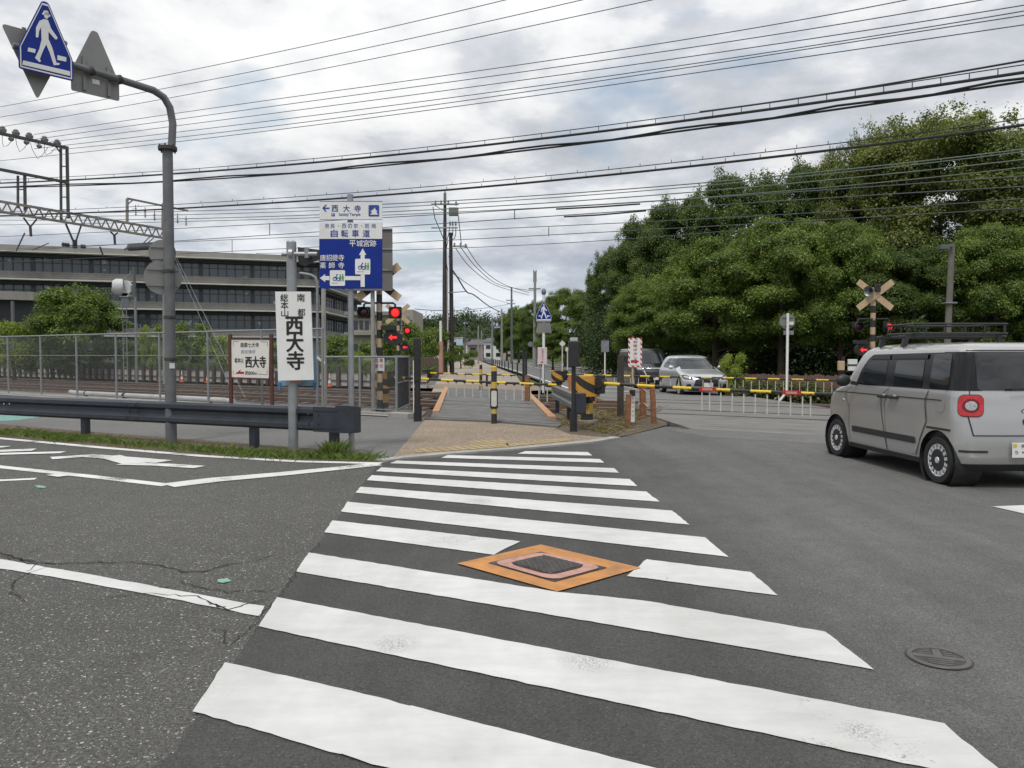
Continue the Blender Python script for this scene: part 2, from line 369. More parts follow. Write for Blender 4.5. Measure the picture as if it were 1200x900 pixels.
steel_rail = M('polished rail head', (.38, .36, .34), .3, .8, .2, 5)
rail_side = M('rusty rail side', (.11, .065, .045), .8, .2, .3, 8)

def gsheet(pts, z, mat, name, label):
    return struct(MB().sheet(pts, z).build(name, mat), label, 'ground')
ROT = -RA                                             # local x along the rails, local y across them
def LS(p): p = Vector((p[0], p[1], 0)); return (p.dot(RV), p.dot(NV))
# the ground, one sheet to the horizon
struct(MB().sheet([(-2500, -300), (2500, -300), (2500, 4500), (-2500, 4500)], -.16).build('ground', grass_g), 'flat rough ground reaching the horizon', 'ground')
struct(MB().sheet([R(-75, 14.6), R(70, 14.6), R(70, -45), R(-75, -45)], 0).build('road', asph_old), 'grey asphalt street in front of the railway crossing', 'road')
lft = [(443, 545), (420, 574), (398, 605), (376, 633), (352, 662), (326, 698), (300, 738), (252, 810), (203, 884)]
newp = [G(*p) for p in lft] + [Vector((-1.7, 1.6, 0)), Vector((-2.6, -6, 0)), Vector((40, -8, 0)), R(48, 14.5), R(20, 14.5), G(780, 500), G(722, 514), G(692, 521), G(600, 528.5), G(465, 539)]
struct(MB().sheet(newp, .004).build('road_resurfacing', asph_new), 'smoother dark asphalt under the zebra crossing and grey van', 'road')
# footway behind the guardrail, verge, tan gravel forecourt, kerb
wl_ = [RN(p, 14.2) for p in (-260, 0, 200, 400, 484)] + [G(500, 493), G(462, 536), G(440, 541)] + [G(425, 531), G(300, 521), G(100, 506), G(-100, 489), G(-260, 478)]
struct(MB().sheet(wl_, .006).build('footway', asph_walk), 'pale grey asphalt footway behind the guardrail', 'pavement')
vg = [(-200, 492), (-100, 504), (0, 512.5), (100, 522), (240, 533.5), (350, 540), (444, 542), (425, 531), (300, 521), (100, 506), (-100, 489), (-200, 481)]
struct(MB().sheet([G(*p) for p in vg], .010).build('verge', soil), 'narrow earth verge under the guardrail', 'verge')
struct(MB().sheet([G(*p) for p in [(498, 492.5), (580, 496), (652, 502), (668, 509), (722, 513), (690, 518.5), (600, 525.5), (530, 530.5), (462, 535.5)]], .012).build('gravel_forecourt', gravel), 'tan gravel paving in front of the path crossing', 'pavement')
kb = MB()
kp = [G(*p) for p in [(446, 541), (470, 537.5), (530, 532), (600, 527), (660, 521.5), (692, 518.5), (722, 513.5)]]

for i in range(len(kp)-1): kb.bar(kp[i]+Vector((0, 0, .002)), kp[i+1]+Vector((0, 0, .002)), .20, .05)
struct(kb.build('kerb', M('pale kerb concrete', (.33, .32, .30), .85, 0, .15, 3, .2, 40, dirt=.4)), 'low flush concrete kerb along the tan paving', 'kerb')
struct(MB().sheet([RN(-300, 14.05), RN(0, 14.05), RN(484, 14.05), RN(484, 14.3), RN(0, 14.3), RN(-300, 14.3)], .03).slab([RN(-300, 14.5), RN(0, 14.5), RN(484, 14.5), RN(484, 14.85), RN(0, 14.85), RN(-300, 14.85)], -.2, .05).build('fence_footing', concrete), 'concrete footing strip below the chain link fence', 'footing')
gsheet([G(*p) for p in [(-80, 483), (15, 484), (52, 488.5), (20, 493), (-90, 498)]], .010, M('pale green footway paint', (.15, .30, .27), .8, 0, .2, 5, dirt=.3), 'painted_patch', 'pale green painted patch on the footway')
# yellow tactile paving
def tactile():
    t = NT('worn yellow tactile paving'); g = t.noise(3, 6, .7); f = t.noise(40, 3, .7)
    mp = t.n('ShaderNodeMapping'); mp.inputs['Rotation'].default_value = (0, 0, rad(-25)); t.l(t.tc.outputs['Object'], mp.inputs[0])
    br = t.n('ShaderNodeTexBrick'); br.offset = 0; br.inputs['Scale'].default_value = 1.0; br.inputs['Brick Width'].default_value = .15; br.inputs['Row Height'].default_value = .30; br.inputs['Mortar Size'].default_value = .012; t.l(mp.outputs[0], br.inputs['Vector'])
    c = t.ramp(g, [(.3, (.27, .19, .09)), (.7, (.44, .34, .18))]); c = t.mix(br.outputs['Fac'], c, (.13, .10, .065)); c = t.mix(1, c, t.ramp(f, [(.3, (.75, .75, .75)), (.7, (1.15, 1.15, 1.15))]), 'MULTIPLY')
    t.p(col=c, rough=.85); return t.m
tm = tactile(); tb = MB()
for q in ([(486, 527.6), (551, 522.6), (551, 527.8), (484, 532)], [(551, 517.5), (593, 516.2), (597, 524.5), (551, 528)], [(592, 521), (664, 513.8), (672, 517), (598, 524.6)]):
    tb.sheet([G(*p) for p in q], .017)
struct(tb.build('tactile_paving', tm), 'yellow tactile paving band along the kerb', 'paving')
# dirt island right of the path
gsheet([G(*p) for p in [(640, 493), (662, 478), (700, 474), (775, 474), (782, 499), (735, 511), (718, 514), (668, 509.5), (652, 503)]], .014, soil, 'dirt_island', 'bare earth island between path crossing and road crossing')
# decks
def PX(px, n): p = RN(px, n); return LS(p)
dl = [(-2.0, 18.0), (-2.75, 30.5)]
def path_l(n):  # left edge of the path crossing at distance n
    a, b = LS((-1.93, 18.3)), LS((-2.78, 31)); k = (n-a[1])/(b[1]-a[1]); return (a[0]+(b[0]-a[0])*k, n)
def path_r(n):
    a, b = LS((1.0, 17.6)), LS((.62, 31)); k = (n-a[1])/(b[1]-a[1]); return (a[0]+(b[0]-a[0])*k, n)
def road_l(n):
    a, b = LS((3.35, 18)), LS((2.6, 30)); k = (n-a[1])/(b[1]-a[1]); return (a[0]+(b[0]-a[0])*k, n)
def road_r(n):
    a, b = LS((8.9, 18)), LS((8.3, 27)); k = (n-a[1])/(b[1]-a[1]); return (a[0]+(b[0]-a[0])*k, n)
# railway bed
struct(MB().sheet([(-150, 14.8), (110, 14.8), (110, 27), (-150, 27)], -.11).build('track_bed', ballast, rotz=ROT), 'brown stone ballast bed under the two tracks', 'ballast')
struct(MB().sheet([(-150, 14.85), (path_l(15)[0]-.3, 14.85), (path_l(17)[0]-.3, 17.0), (-150, 17.0)], -.085).build('ballast_shoulder', earth_mat('pale clean ballast', (.10, .09, .08), (.20, .185, .165), (.36, .34, .31), 14), rotz=ROT), 'paler stones between the fence and the nearer track', 'ballast')
for k, (na, nb) in enumerate(((18.1, 19.53), (22.2, 23.63))):
    t = struct(thing('railway_track', 'nearer railway track beyond the chain link fence' if k == 0 else 'farther railway track beside the low retaining wall', 'track', R(0, (na+nb)/2, -.112), ROT))
    hb = .715
    for sgn in (-1, 1):
        b = MB(); y = sgn*hb
        b.box((-20, y, .10), (260, .07, .10), 1); b.box((-20, y, .153), (260, .066, .012), 0); b.box((-20, y, .055), (260, .13, .02), 1); b.build('rail', [steel_rail, rail_side], t)
    b = MB()
    for i in range(150):
        x = -75+i*.62
        if not (path_l(na)[0]-.3 < x < path_r(na)[0]+.3 or road_l(na)[0]-.3 < x < road_r(na)[0]+.3): b.box((x, 0, .015), (.24, 2.2, .06))
    tag(b.build('sleepers', M('concrete sleeper', (.16, .145, .125), .9, 0, .25, 4, dirt=.4), t), kind='stuff')
d = MB(); d.slab([path_l(14.2), path_r(14.2), path_r(27.2), path_l(27.2)], -.2, .055)
struct(d.build('path_crossing_deck', deck_m2, rotz=ROT), 'asphalt deck carrying the path over the tracks', 'deck')
oe = MB()
for f_, sg in ((path_l, 1), (path_r, -1)):
    q = [f_(15.3), f_(26.9)]; oe.bar((q[0][0]+sg*.10, q[0][1], .075), (q[1][0]+sg*.10, q[1][1], .075), .17, .05)
struct(oe.build('deck_edge_kerb', M('worn orange kerb paint', (.46, .25, .12), .8, 0, .2, 6, .2, 50, dirt=.6, dcol=(.2, .17, .14)), rotz=ROT), 'orange painted edges of the path deck', 'marking')
lr = MB()
lr.slab([LS(G(498, 492.3)), LS(G(580, 495.7)), LS(G(654, 502)), path_r(14.198), path_l(14.198)], .0, .045); 
struct(lr.build('deck_ramp', asph_walk, rotz=ROT), 'grey asphalt approach to the path deck', 'deck')
d = MB(); d.slab([road_l(14.6), road_r(14.6), road_r(27.2), road_l(27.2)], -.2, .05)
struct(d.build('road_crossing_deck', deck_m, rotz=ROT), 'worn panel deck carrying the road over the tracks', 'deck')
rp_ = MB(); a_, b_, c_, d_ = road_l(14.62), road_r(14.62), road_r(13.5), road_l(13.7); rp_.add([(*a_, .053), (*b_, .053), (*c_, .006), (*d_, .006)], [(0, 3, 2, 1)])
rp_.add([(a_[0]-.5, a_[1], .006), (*a_, .053), (*d_, .006)], [(0, 2, 1)])
struct(rp_.build('road_ramp', asph_far, rotz=ROT), 'gentle asphalt ramp up to the road crossing deck', 'road')
rb = MB()
for n in (18.1, 19.53, 22.2, 23.63):
    for f0, f1, z in ((road_l, road_r, .055), (path_l, path_r, .060)):
        a, b = f0(n), f1(n); rb.strip([a, b], .07, z+.004); a, b = f0(n+.075), f1(n+.075); rb.strip([a, b], .06, z+.003, 1)
struct(rb.build('crossing_rail', [steel_rail, black], rotz=ROT), 'rail heads set flush into the crossing decks', 'rail')
# beyond the crossing: tan path, road, kerb, markings
pth = [(-3.2, 30.6), (.62, 31), (.3, 56), (-3.0, 110), (-6.4, 165), (-21, 420), (-33, 420), (-13, 165), (-9.0, 110), (-5.3, 56)]
gravel_f = M('grey tan far gravel', (.30, .255, .20), .9, 0, .22, .6)
struct(MB().sheet(pth, .02).build('path', gravel_f), 'long tan gravel path running away beyond the tracks', 'path')
frd = [R(*road_l(26.9)), R(*road_r(26.9)), Vector((8.0, 40, 0)), Vector((7.4, 58, 0)), Vector((6.0, 112, 0)), Vector((.5, 210, 0)), Vector((-12, 420, 0)), Vector((-20, 420, 0)), Vector((-5.8, 165, 0)), Vector((-2.4, 110, 0)), Vector((1.0, 56, 0)), Vector((2.2, 34, 0))]
struct(MB().sheet(frd, .016).build('far_road', asph_far), 'road running away to the horizon beyond the tracks', 'road')
fm = MB(); fm.strip([(2.6, 33), (1.35, 56), (-2.0, 110), (-5.4, 165)], .15, .022); fm.strip([(8.0, 33), (7.2, 58), (5.7, 112), (.2, 210)], .15, .022)
for y in (32, 36, 40): fm.strip([(2.9, y), (5.0, y-.9)], .35, .022)
fm.strip([(5.4, 33), (5.0, 46)], .15, .022); fm.strip([(4.4, 56), (2.0, 110), (-2.5, 190)], .15, .022)
ap = [R(*path_l(27.1)), R(*path_r(27.1)), Vector((2.3, 33.5, 0)), Vector((.6, 38, 0)), Vector((-3.6, 39, 0)), Vector((-4.9, 33.5, 0)), R(path_l(27.1)[0]-1.6, 27.1)]
struct(MB().sheet(ap, .024).build('gravel_apron', gravel), 'tan gravel apron where the path meets the far side of the tracks', 'pavement')
struct(MB().sheet([R(path_l(27)[0]-9, 27.2), R(path_l(27)[0]-.4, 27.2), Vector((-3.4, 40, 0)), Vector((-4.0, 47, 0)), Vector((-11, 46, 0))], .012).build('side_lane', asph_far), 'pale asphalt lane joining the path from the left beyond the tracks', 'road')
struct(fm.build('far_road_marking', paint_worn), 'white lines on the road beyond the tracks', 'marking')
fk = MB(); fk.slab([(8.7, 38), (7.7, 58), (6.3, 112), (7.8, 112), (9.4, 58), (10.2, 38)], 0, .13)
struct(fk.build('far_pavement', concrete), 'pale raised pavement on the far right of the road', 'pavement')
# ---------------------------------------------------------------- road markings of the near street
zb = MB()
def ragged(pts, amp=.006, step=.22):
    P = [Vector((p.x, p.y, 0)) for p in pts]; o = []
    for i in range(len(P)):
        a, b = P[i], P[(i+1) % len(P)]; k = max(1, int((b-a).length/step))
        for j in range(k): o.append(a.lerp(b, j/k) + Vector((random.uniform(-amp, amp), random.uniform(-amp, amp), 0)))
    return o
ZS = [[(616, 529.3), (689, 530.4), (694, 534.6), (607, 532.4)],
      [(525, 534), (703, 538.7), (708, 543), (517, 537.2)],
      [(465, 540.5), (719.7, 549.4), (725.5, 554.8), (457, 543.6)],
      [(446.5, 548.6), (738, 562.3), (747, 570.6), (441, 553)],
      [(435.5, 557.7), (757, 577), (773, 589), (430, 563.6)],
      [(422.7, 571.3), (788, 599.5), (808, 616), (416.8, 578.3)],
      [(407, 589), (826, 631), (854, 654), (399.6, 600.6)],
      [(389.7, 611), (609.7, 635.7), (578.5, 651.5), (380, 625)],
      [(757.5, 657), (880, 672), (912, 699.5), (735, 676.5)],
      [(362, 649), (653, 695.2), (751, 705), (967, 742), (1023.5, 786.5), (346.8, 671.4)],
      [(324.5, 701.5), (1105, 850), (1165, 900), (1195, 926), (303, 736)],
      [(263, 778), (400, 808.7), (484, 830.5), (402, 887.5), (227, 836)]]
for q in ZS: zb.sheet(ragged([G(*p) for p in q], .0045, .06), .010)
zb.sheet(ragged([G(*p) for p in [(481, 830), (753, 900), (1010, 968), (1090, 1030), (700, 970), (437, 899), (399, 886)]], .003, .06), .0125)
struct(zb.build('zebra_crossing', paint), 'white zebra crossing stripes leading to the railway crossing', 'marking')
mk = MB()
mk.sheet(ragged([G(*p) for p in [(-120, 638), (0, 656), (100, 673), (190, 689.5), (310, 711.5), (304, 723.5), (180, 698), (90, 682), (0, 667), (-120, 647)]], .008, .12), .006)
mk.sheet(ragged([G(*p) for p in [(1163, 594.5), (1206, 593), (1290, 592), (1290, 622), (1230, 610)]], .006), .010)
struct(mk.build('lane_line', paint), 'white stop line meeting the zebra crossing', 'marking')
mk = MB()
mk.strip([G(*p) for p in [(-200, 493), (-100, 505), (0, 514), (120, 525), (240, 535), (350, 541.3), (447, 543.5)]], .17, .008)
mk.strip([G(*p) for p in [(197, 569.5), (250, 563), (330, 556), (443, 544.6)]], [.34, .34, .3, .26], .0085)
mk.strip([G(*p) for p in [(-90, 537), (0, 547.5), (100, 558), (196, 569)]], .16, .006)
mk.strip([G(*p) for p in [(-90, 562), (0, 563.5), (42, 561.5)]], .14, .006)
_k = 0
for l, w_ in (([(60, 537.5), (104, 534.5), (148, 538), (192, 541.6)], .3), ([(142, 544), (185, 545), (234, 548)], .22), ([(-60, 533), (0, 529), (40, 527.6)], .3), ([(-40, 536), (2, 532.5), (74, 530.7)], .24), ([(-30, 524), (8, 524.3)], .2), ([(128, 535), (145, 540), (160, 544)], .3), ([(60, 557), (74, 559)], .12)):
    mk.strip([G(*p) for p in l], w_, .009+.0004*(_k:=_k+1))
struct(mk.build('worn_marking', paint_worn), 'worn white lines and road lettering beside the verge', 'marking')
ck = MB()
def crack(pts, w0):
    P = [G(x/2.609, 480+y/2.609) for x, y in pts]; o = []
    for i in range(len(P)-1):
        k = max(2, int((P[i+1]-P[i]).length/.05))
        for j in range(k): o.append(P[i].lerp(P[i+1], j/k) + Vector((random.gauss(0, .014), random.gauss(0, .014), 0)))
    o.append(P[-1]); n = len(o)
    ck.strip(o, [w0*random.uniform(.2, .95)*min(1, .25+min(i, n-i)/8) for i in range(n)], .0075)
crack([(-60, 430), (0, 440), (90, 468), (160, 471), (320, 468), (420, 471), (500, 480), (560, 496), (620, 496), (700, 478), (780, 464), (850, 440)], .022)
crack([(150, 484), (70, 510), (32, 535), (40, 570), (80, 590)], .016)
crack([(520, 515), (560, 535), (640, 552), (720, 562), (810, 558), (880, 538)], .014)
crack([(330, 575), (460, 565), (530, 568), (600, 575), (650, 596), (700, 612), (760, 600), (820, 580)], .02)
crack([(640, 660), (700, 722), (730, 690), (800, 650)], .012)
crack([(650, 596), (672, 606), (690, 606)], .05); crack([(60, 462), (110, 482), (80, 497)], .03); crack([(180, 410), (90, 440), (0, 452)], .012); crack([(0, 450), (40, 455), (110, 465)], .035)
crack([(500, 545), (505, 548), (512, 545)], .03); crack([(760, 690), (830, 600), (905, 500), (985, 400)], .008)
struct(ck.build('road_crack', M('dark crack tar', (.022, .02, .019), .95, 0, .2)), 'cracks in the old asphalt by the stop line', 'crack')  # sealed cracks in one dark tar colour
gp = MB(); gp.sheet(ragged([G(x, y) for x, y in [(255, 680), (266, 678.5), (272, 682), (262, 684.5), (254, 683)]], .006, .03), .007)
gp.sheet(ragged([G(x, y) for x, y in [(40, 570), (46, 569), (55, 571), (52, 573), (44, 572)]], .006, .05), .007)
struct(gp.build('survey_paint', M('faded green spray paint', (.20, .36, .26), .8, 0, .3, 30, dirt=.9)), 'small faded green survey marks on the asphalt', 'marking')
# utility cover with its orange border
def bil(Q, u, v): a = Q[0].lerp(Q[1], u); b = Q[3].lerp(Q[2], u); return a.lerp(b, v)
DQ = [G(*p) for p in [(535.6, 662.3), (633.5, 640), (751, 667.5), (653, 695.6)]]
IQ = [G(*p) for p in [(572, 662.3), (633.5, 649), (711.7, 668), (650, 684.8)]]
dc = sum(DQ, Vector())/4; uc = thing('utility_cover', 'rectangular patterned iron cover in pink frame with orange border on the zebra crossing', 'manhole cover', dc)
def dpoly(mb, Q, pts, z, m=0): mb.sheet([bil(Q, u, v)-dc for u, v in pts], z, m)
SQ = [(0, 0), (1, 0), (1, 1), (0, 1)]
b = MB(); dpoly(b, DQ, SQ, .014); b.build('border', orange, uc)
b = MB(); dpoly(b, IQ, SQ, .018); b.build('gap', black, uc)
b = MB(); dpoly(b, IQ, rrect(.5, .5, .95, .94, .16), .022); b.build('frame', M('worn pink cover paint', (.46, .25, .20), .7, 0, .2, 14, dirt=.75, dcol=(.14, .10, .09)), uc)
b = MB(); dpoly(b, IQ, rrect(.5, .5, .70, .66, .16), .026)
for i in range(15):
    for j in range(13):
        u, v = .18+.64*(i+.5)/15, .20+.60*(j+.5)/13
        if (abs(u-.5) > .30 and abs(v-.5) > .27): continue
        du, dv = (.017, .006) if (i+j) % 2 else (.006, .019)
        P = [bil(IQ, u+a, v+c)-dc for a, c in ((-du, -dv), (du, -dv), (du, dv), (-du, dv))]
        b.add([(p.x, p.y, .0265) for p in P]+[(p.x, p.y, .034) for p in P], [(4, 5, 6, 7), (0, 1, 5, 4), (1, 2, 6, 5), (2, 3, 7, 6), (3, 0, 4, 7)], 1)
b.build('lid', [M('dark cast iron', (.05, .046, .044), .55, .4, .3, 20), M('worn cast iron studs', (.20, .185, .175), .45, .5, .25, 20)], uc)
vc = G(1100, 772.5); v = thing('valve_cover', 'small round iron valve cover set in the asphalt', 'manhole cover', vc)
b = MB(); b.lathe([(0, .008), (.150, .008)], n=32, smooth=False); b.build('surround', black, v)
b = MB(); b.lathe([(.118, .009), (.118, .0125), (.141, .0125), (.143, .009)], n=32)
b.slab([(-.116, -.018), (.116, -.018), (.116, .018), (-.116, .018)], .009, .0122); b.slab([(-.02, .018), (.02, .018), (.016, .11), (-.016, .11)], .009, .0118)
for k in range(3):
    b.slab([(-.09, .03+.026*k), (-.03, .03+.026*k), (-.03, .042+.026*k), (-.085+.02*k, .042+.026*k)], .009, .0118); b.slab([(.03, .03+.026*k), (.09-.02*k, .03+.026*k), (.085-.02*k, .042+.026*k), (.03, .042+.026*k)], .009, .0118)
    b.slab([(-.06, -.03-.026*k), (.06, -.03-.026*k), (.06-.012*k, -.042-.026*k), (-.06+.012*k, -.042-.026*k)], .009, .0118)
b.lathe([(0, .0095), (.118, .0095)], n=32, m=1, smooth=False)
b.build('lid', [M('dull iron cover', (.115, .108, .10), .55, .3, .2, 25), M('dirty iron recess', (.055, .05, .048), .8, .1, .2, 25)], v, rotz=rad(-20))
# ---------------------------------------------------------------- far buildings
conc_d = M('dark board marked concrete', (.225, .216, .20), .85, 0, .22, .35, .1, 6, dirt=.5, dcol=(.08, .075, .07))
conc_b = M('board marked concrete', (.24, .23, .21), .85, 0, .16, .6, .1, 6, dirt=.3, dcol=(.16, .15, .13))
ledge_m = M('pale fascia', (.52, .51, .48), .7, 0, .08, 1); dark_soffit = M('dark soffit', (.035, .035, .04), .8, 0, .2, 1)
def glass_strip():
    t = NT('ribbon window glass'); g = t.noise(.5, 2); c = t.ramp(g, [(.35, (.09, .105, .12)), (.65, (.30, .33, .35))], True)  # pane base colours lightened to carry the sky's reflection
    t.p(col=c, rough=.12, spec=.6); return t.m
gstrip = glass_strip()
office = thing('office_building', 'long low concrete office block with dark ribbon windows behind the railway', 'building', (0, 0, 0))
A, B_ = Vector((-84, 107, 0)), AT(374, 400, 124); B_.z = 0; C_ = AT(424, 400, 158); C_.z = 0
def face(p, q):
    u = (q-p).normalized(); nrm = Vector((u.y, -u.x, 0)); L = (q-p).length; return u, nrm, L
def along(p, q, off, z0, z1, th, ext=0):   # a slab standing on the line p-q, its front `off` in front of it
    u, nr, L = face(p, q); a = p + nr*off - u*ext; b = q + nr*off + u*ext; a2, b2 = a - nr*th, b - nr*th
    return [(a.x, a.y), (b.x, b.y), (b2.x, b2.y), (a2.x, a2.y)], z0, z1
LZ = [16.2, 12.25, 8.25, 4.2]
for (p, q) in ((A, B_), (B_, C_)):
    u, nr, L = face(p, q); b = MB()
    b.slab(*along(p, q, 0, 16.35, 17.35, .4)); b.build('parapet', conc_b, office); b = MB()
    for z in LZ[1:]:
        b.slab(*along(p, q, -.15, z+.2, z+1.35, .5))
        for k_ in range(3): b.slab(*along(p, q, -.10, z+.50+.30*k_, z+.53+.30*k_, .04))
    b.slab(*along(p, q, -.2, 0, 4.0, .5)); b.build('wall', conc_d, office)
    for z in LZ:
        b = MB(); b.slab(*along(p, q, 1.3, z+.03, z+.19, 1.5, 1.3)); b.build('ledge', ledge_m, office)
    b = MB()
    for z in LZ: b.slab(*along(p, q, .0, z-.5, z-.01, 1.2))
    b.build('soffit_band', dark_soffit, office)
    for k, z in enumerate(LZ[:3]):
        b = MB(); zb0, zb1 = LZ[k+1]+1.36, z-.51; b.slab(*along(p, q, -1.0, zb0, zb1, .1))
        nmu = int(L/1.25)
        for i in range(nmu+1):
            c = p + u*(L*i/nmu) - nr*.95; b.box((c.x, c.y, (zb0+zb1)/2), (.12 if i % 6 else .6, .12, zb1-zb0-.02), 1, Matrix.Rotation(math.atan2(u.y, u.x), 3, 'Z'))
        b.slab(*along(p, q, -.93, zb0+.62*(zb1-zb0), zb0+.62*(zb1-zb0)+.1, .12), m=1); b.build('window', [gstrip, M('window mullion', (.055, .055, .06), .6)], office)
ux = face(A, B_); b = MB(); back = [A+Vector((0, .6, 0)), B_+Vector((-.6, .8, 0)), C_+Vector((-1, -.5, 0)), C_+Vector((-60, 20, 0)), A+Vector((0, 40, 0))]
b.slab(back, 15.9, 16.9); b.build('roof', conc_b, office)
b = MB(); b.slab([A+Vector((0, 2.2, 0)), B_+Vector((-2, 2.4, 0)), C_+Vector((-2.6, -.5, 0)), C_+Vector((-60, 18, 0)), A+Vector((0, 38, 0))], 0, 15.8); b.build('core', dark_soffit, office)
# dark low hall at the far left
hall = thing('low_hall', 'dark metal clad hall with pale roof edge at far left', 'building', (-62, 78, 0))
p0, p1 = AT(-60, 400, 78), AT(38, 400, 84)
o_ = Vector((-62, 78, 0)); b = MB(); b.slab([(p0.x-o_.x-8, p0.y-o_.y), (p1.x-o_.x, p1.y-o_.y), (p1.x-o_.x+1, p1.y-o_.y+12), (p0.x-o_.x-8, p0.y-o_.y+14)], 0, 7.4); b.build('wall', M('dark grey cladding', (.04, .042, .046), .6, .2, .2, .4), hall)
b = MB(); b.slab([(p0.x-o_.x-8, p0.y-o_.y-.9), (p1.x-o_.x+.8, p1.y-o_.y-.9), (p1.x-o_.x+1.8, p1.y-o_.y+13), (p0.x-o_.x-8, p0.y-o_.y+15)], 7.4, 8.3); b.build('roof', conc_b, hall)
q = AT(20, 400, 82.3); b = MB(); b.box((q.x-o_.x, q.y-o_.y-.6, 3.6), (.25, .25, 7.2)); b.build('downpipe', pole_grey, hall)
# beige apartment block between office and poles
apt = thing('apartment_block', 'beige flat block with small windows behind the left crossing signal', 'building', AT(448, 416, 105)*1)
apt.location.z = 0
beige = M('beige render', (.30, .275, .235), .85, 0, .1, .6, dirt=.2); bo = apt.location
def bpx(px, Y=105): return AT(px, 416, Y).x - bo.x
b = MB(); b.slab([(bpx(408), 0), (bpx(472), 0), (bpx(472), 12), (bpx(408), 12)], 0, 6.9); b.build('wall', beige, apt)
b = MB(); b.slab([(bpx(405), -.6), (bpx(473), -.6), (bpx(473), 12.4), (bpx(405), 12.4)], 6.9, 7.4); b.slab([(bpx(405), -.9), (bpx(473), -.9), (bpx(473), -.01), (bpx(405), -.01)], 4.2, 4.6); b.build('roof', conc_b, apt)
b = MB(); b.slab([(bpx(472.2), -1.5), (bpx(486), -1.5), (bpx(486), 10), (bpx(472.2), 10)], 0, 7.6); b.build('stair_tower', beige, apt)
for px in (414, 427, 440, 453, 466, 479):
    for z in (2.4, 5.6):
        y = -1.5 if px > 472 else 0
        f = MB().box((bpx(px), y-.03, z), (1.3, .1, 1.2)).build('window', glassd, apt); MB().box((bpx(px), y-.09, z), (.07, .05, 1.24)).build('mullion', ledge_m, f)
# far houses at the end of the path
def house(px, Y, w_, h, d_, wallc, roofc, label, flat=False):
    p = AT(px, 416, Y); h0 = thing('far_house', label, 'house', (p.x, p.y, 0), 0, 'houses at the end of the path')
    b = MB(); b.box((0, d_/2, h/2), (w_, d_, h)); b.build('wall', wallc, h0)
    b = MB()
    if flat: b.box((0, d_/2, h+.2), (w_+.5, d_+.5, .4))
    else: b.add([(-w_/2-.5, -.5, h), (w_/2+.5, -.5, h), (w_/2+.5, d_+.5, h), (-w_/2-.5, d_+.5, h), (-w_/2*.7, d_/2, h+w_*.22), (w_/2*.7, d_/2, h+w_*.22)], [(0, 1, 5, 4), (1, 2, 5), (2, 3, 4, 5), (3, 0, 4), (3, 2, 1, 0)])
    b.build('roof', roofc, h0)
    for zz_ in ((h*.3, h*.72) if h > 4 else (h*.5,)):
        for k in (-.27, .27):
            f = MB().box((k*w_, -.03, zz_), (w_*.24, .1, h*.2)).build('window', glassd, h0)
hw_ = M('white house render', (.62, .61, .59), .8, 0, .06, .5); hr = M('grey roof tile', (.10, .10, .11), .7, 0, .2, 2); hp = M('mauve house render', (.25, .20, .22), .8, 0, .1, .5); htan = M('tan house render', (.38, .30, .22), .8, 0, .1, .5)
house(578, 215, 5.2, 5.2, 8, hw_, hr, 'white two storey house right of the path end')
house(562, 235, 7.5, 4.6, 8, hp, hr, 'mauve grey house in the middle of the path end')
house(590, 260, 6.5, 4.6, 8, htan, hr, 'tan house partly behind the white one at path end')
house(548, 300, 9, 6.2, 9, hw_, hr, 'pale house farthest left at the path end')
house(583, 330, 10, 7.4, 9, M('pale grey block', (.5, .5, .5), .8, 0, .05, .5), conc_b, 'flat roofed pale block behind the path end houses', True)
house(524, 300, 12, 8.0, 8, hw_, M('pale metal roof', (.45, .45, .43), .6, 0, .1, 1), 'long white shed behind the tall utility poles', True)
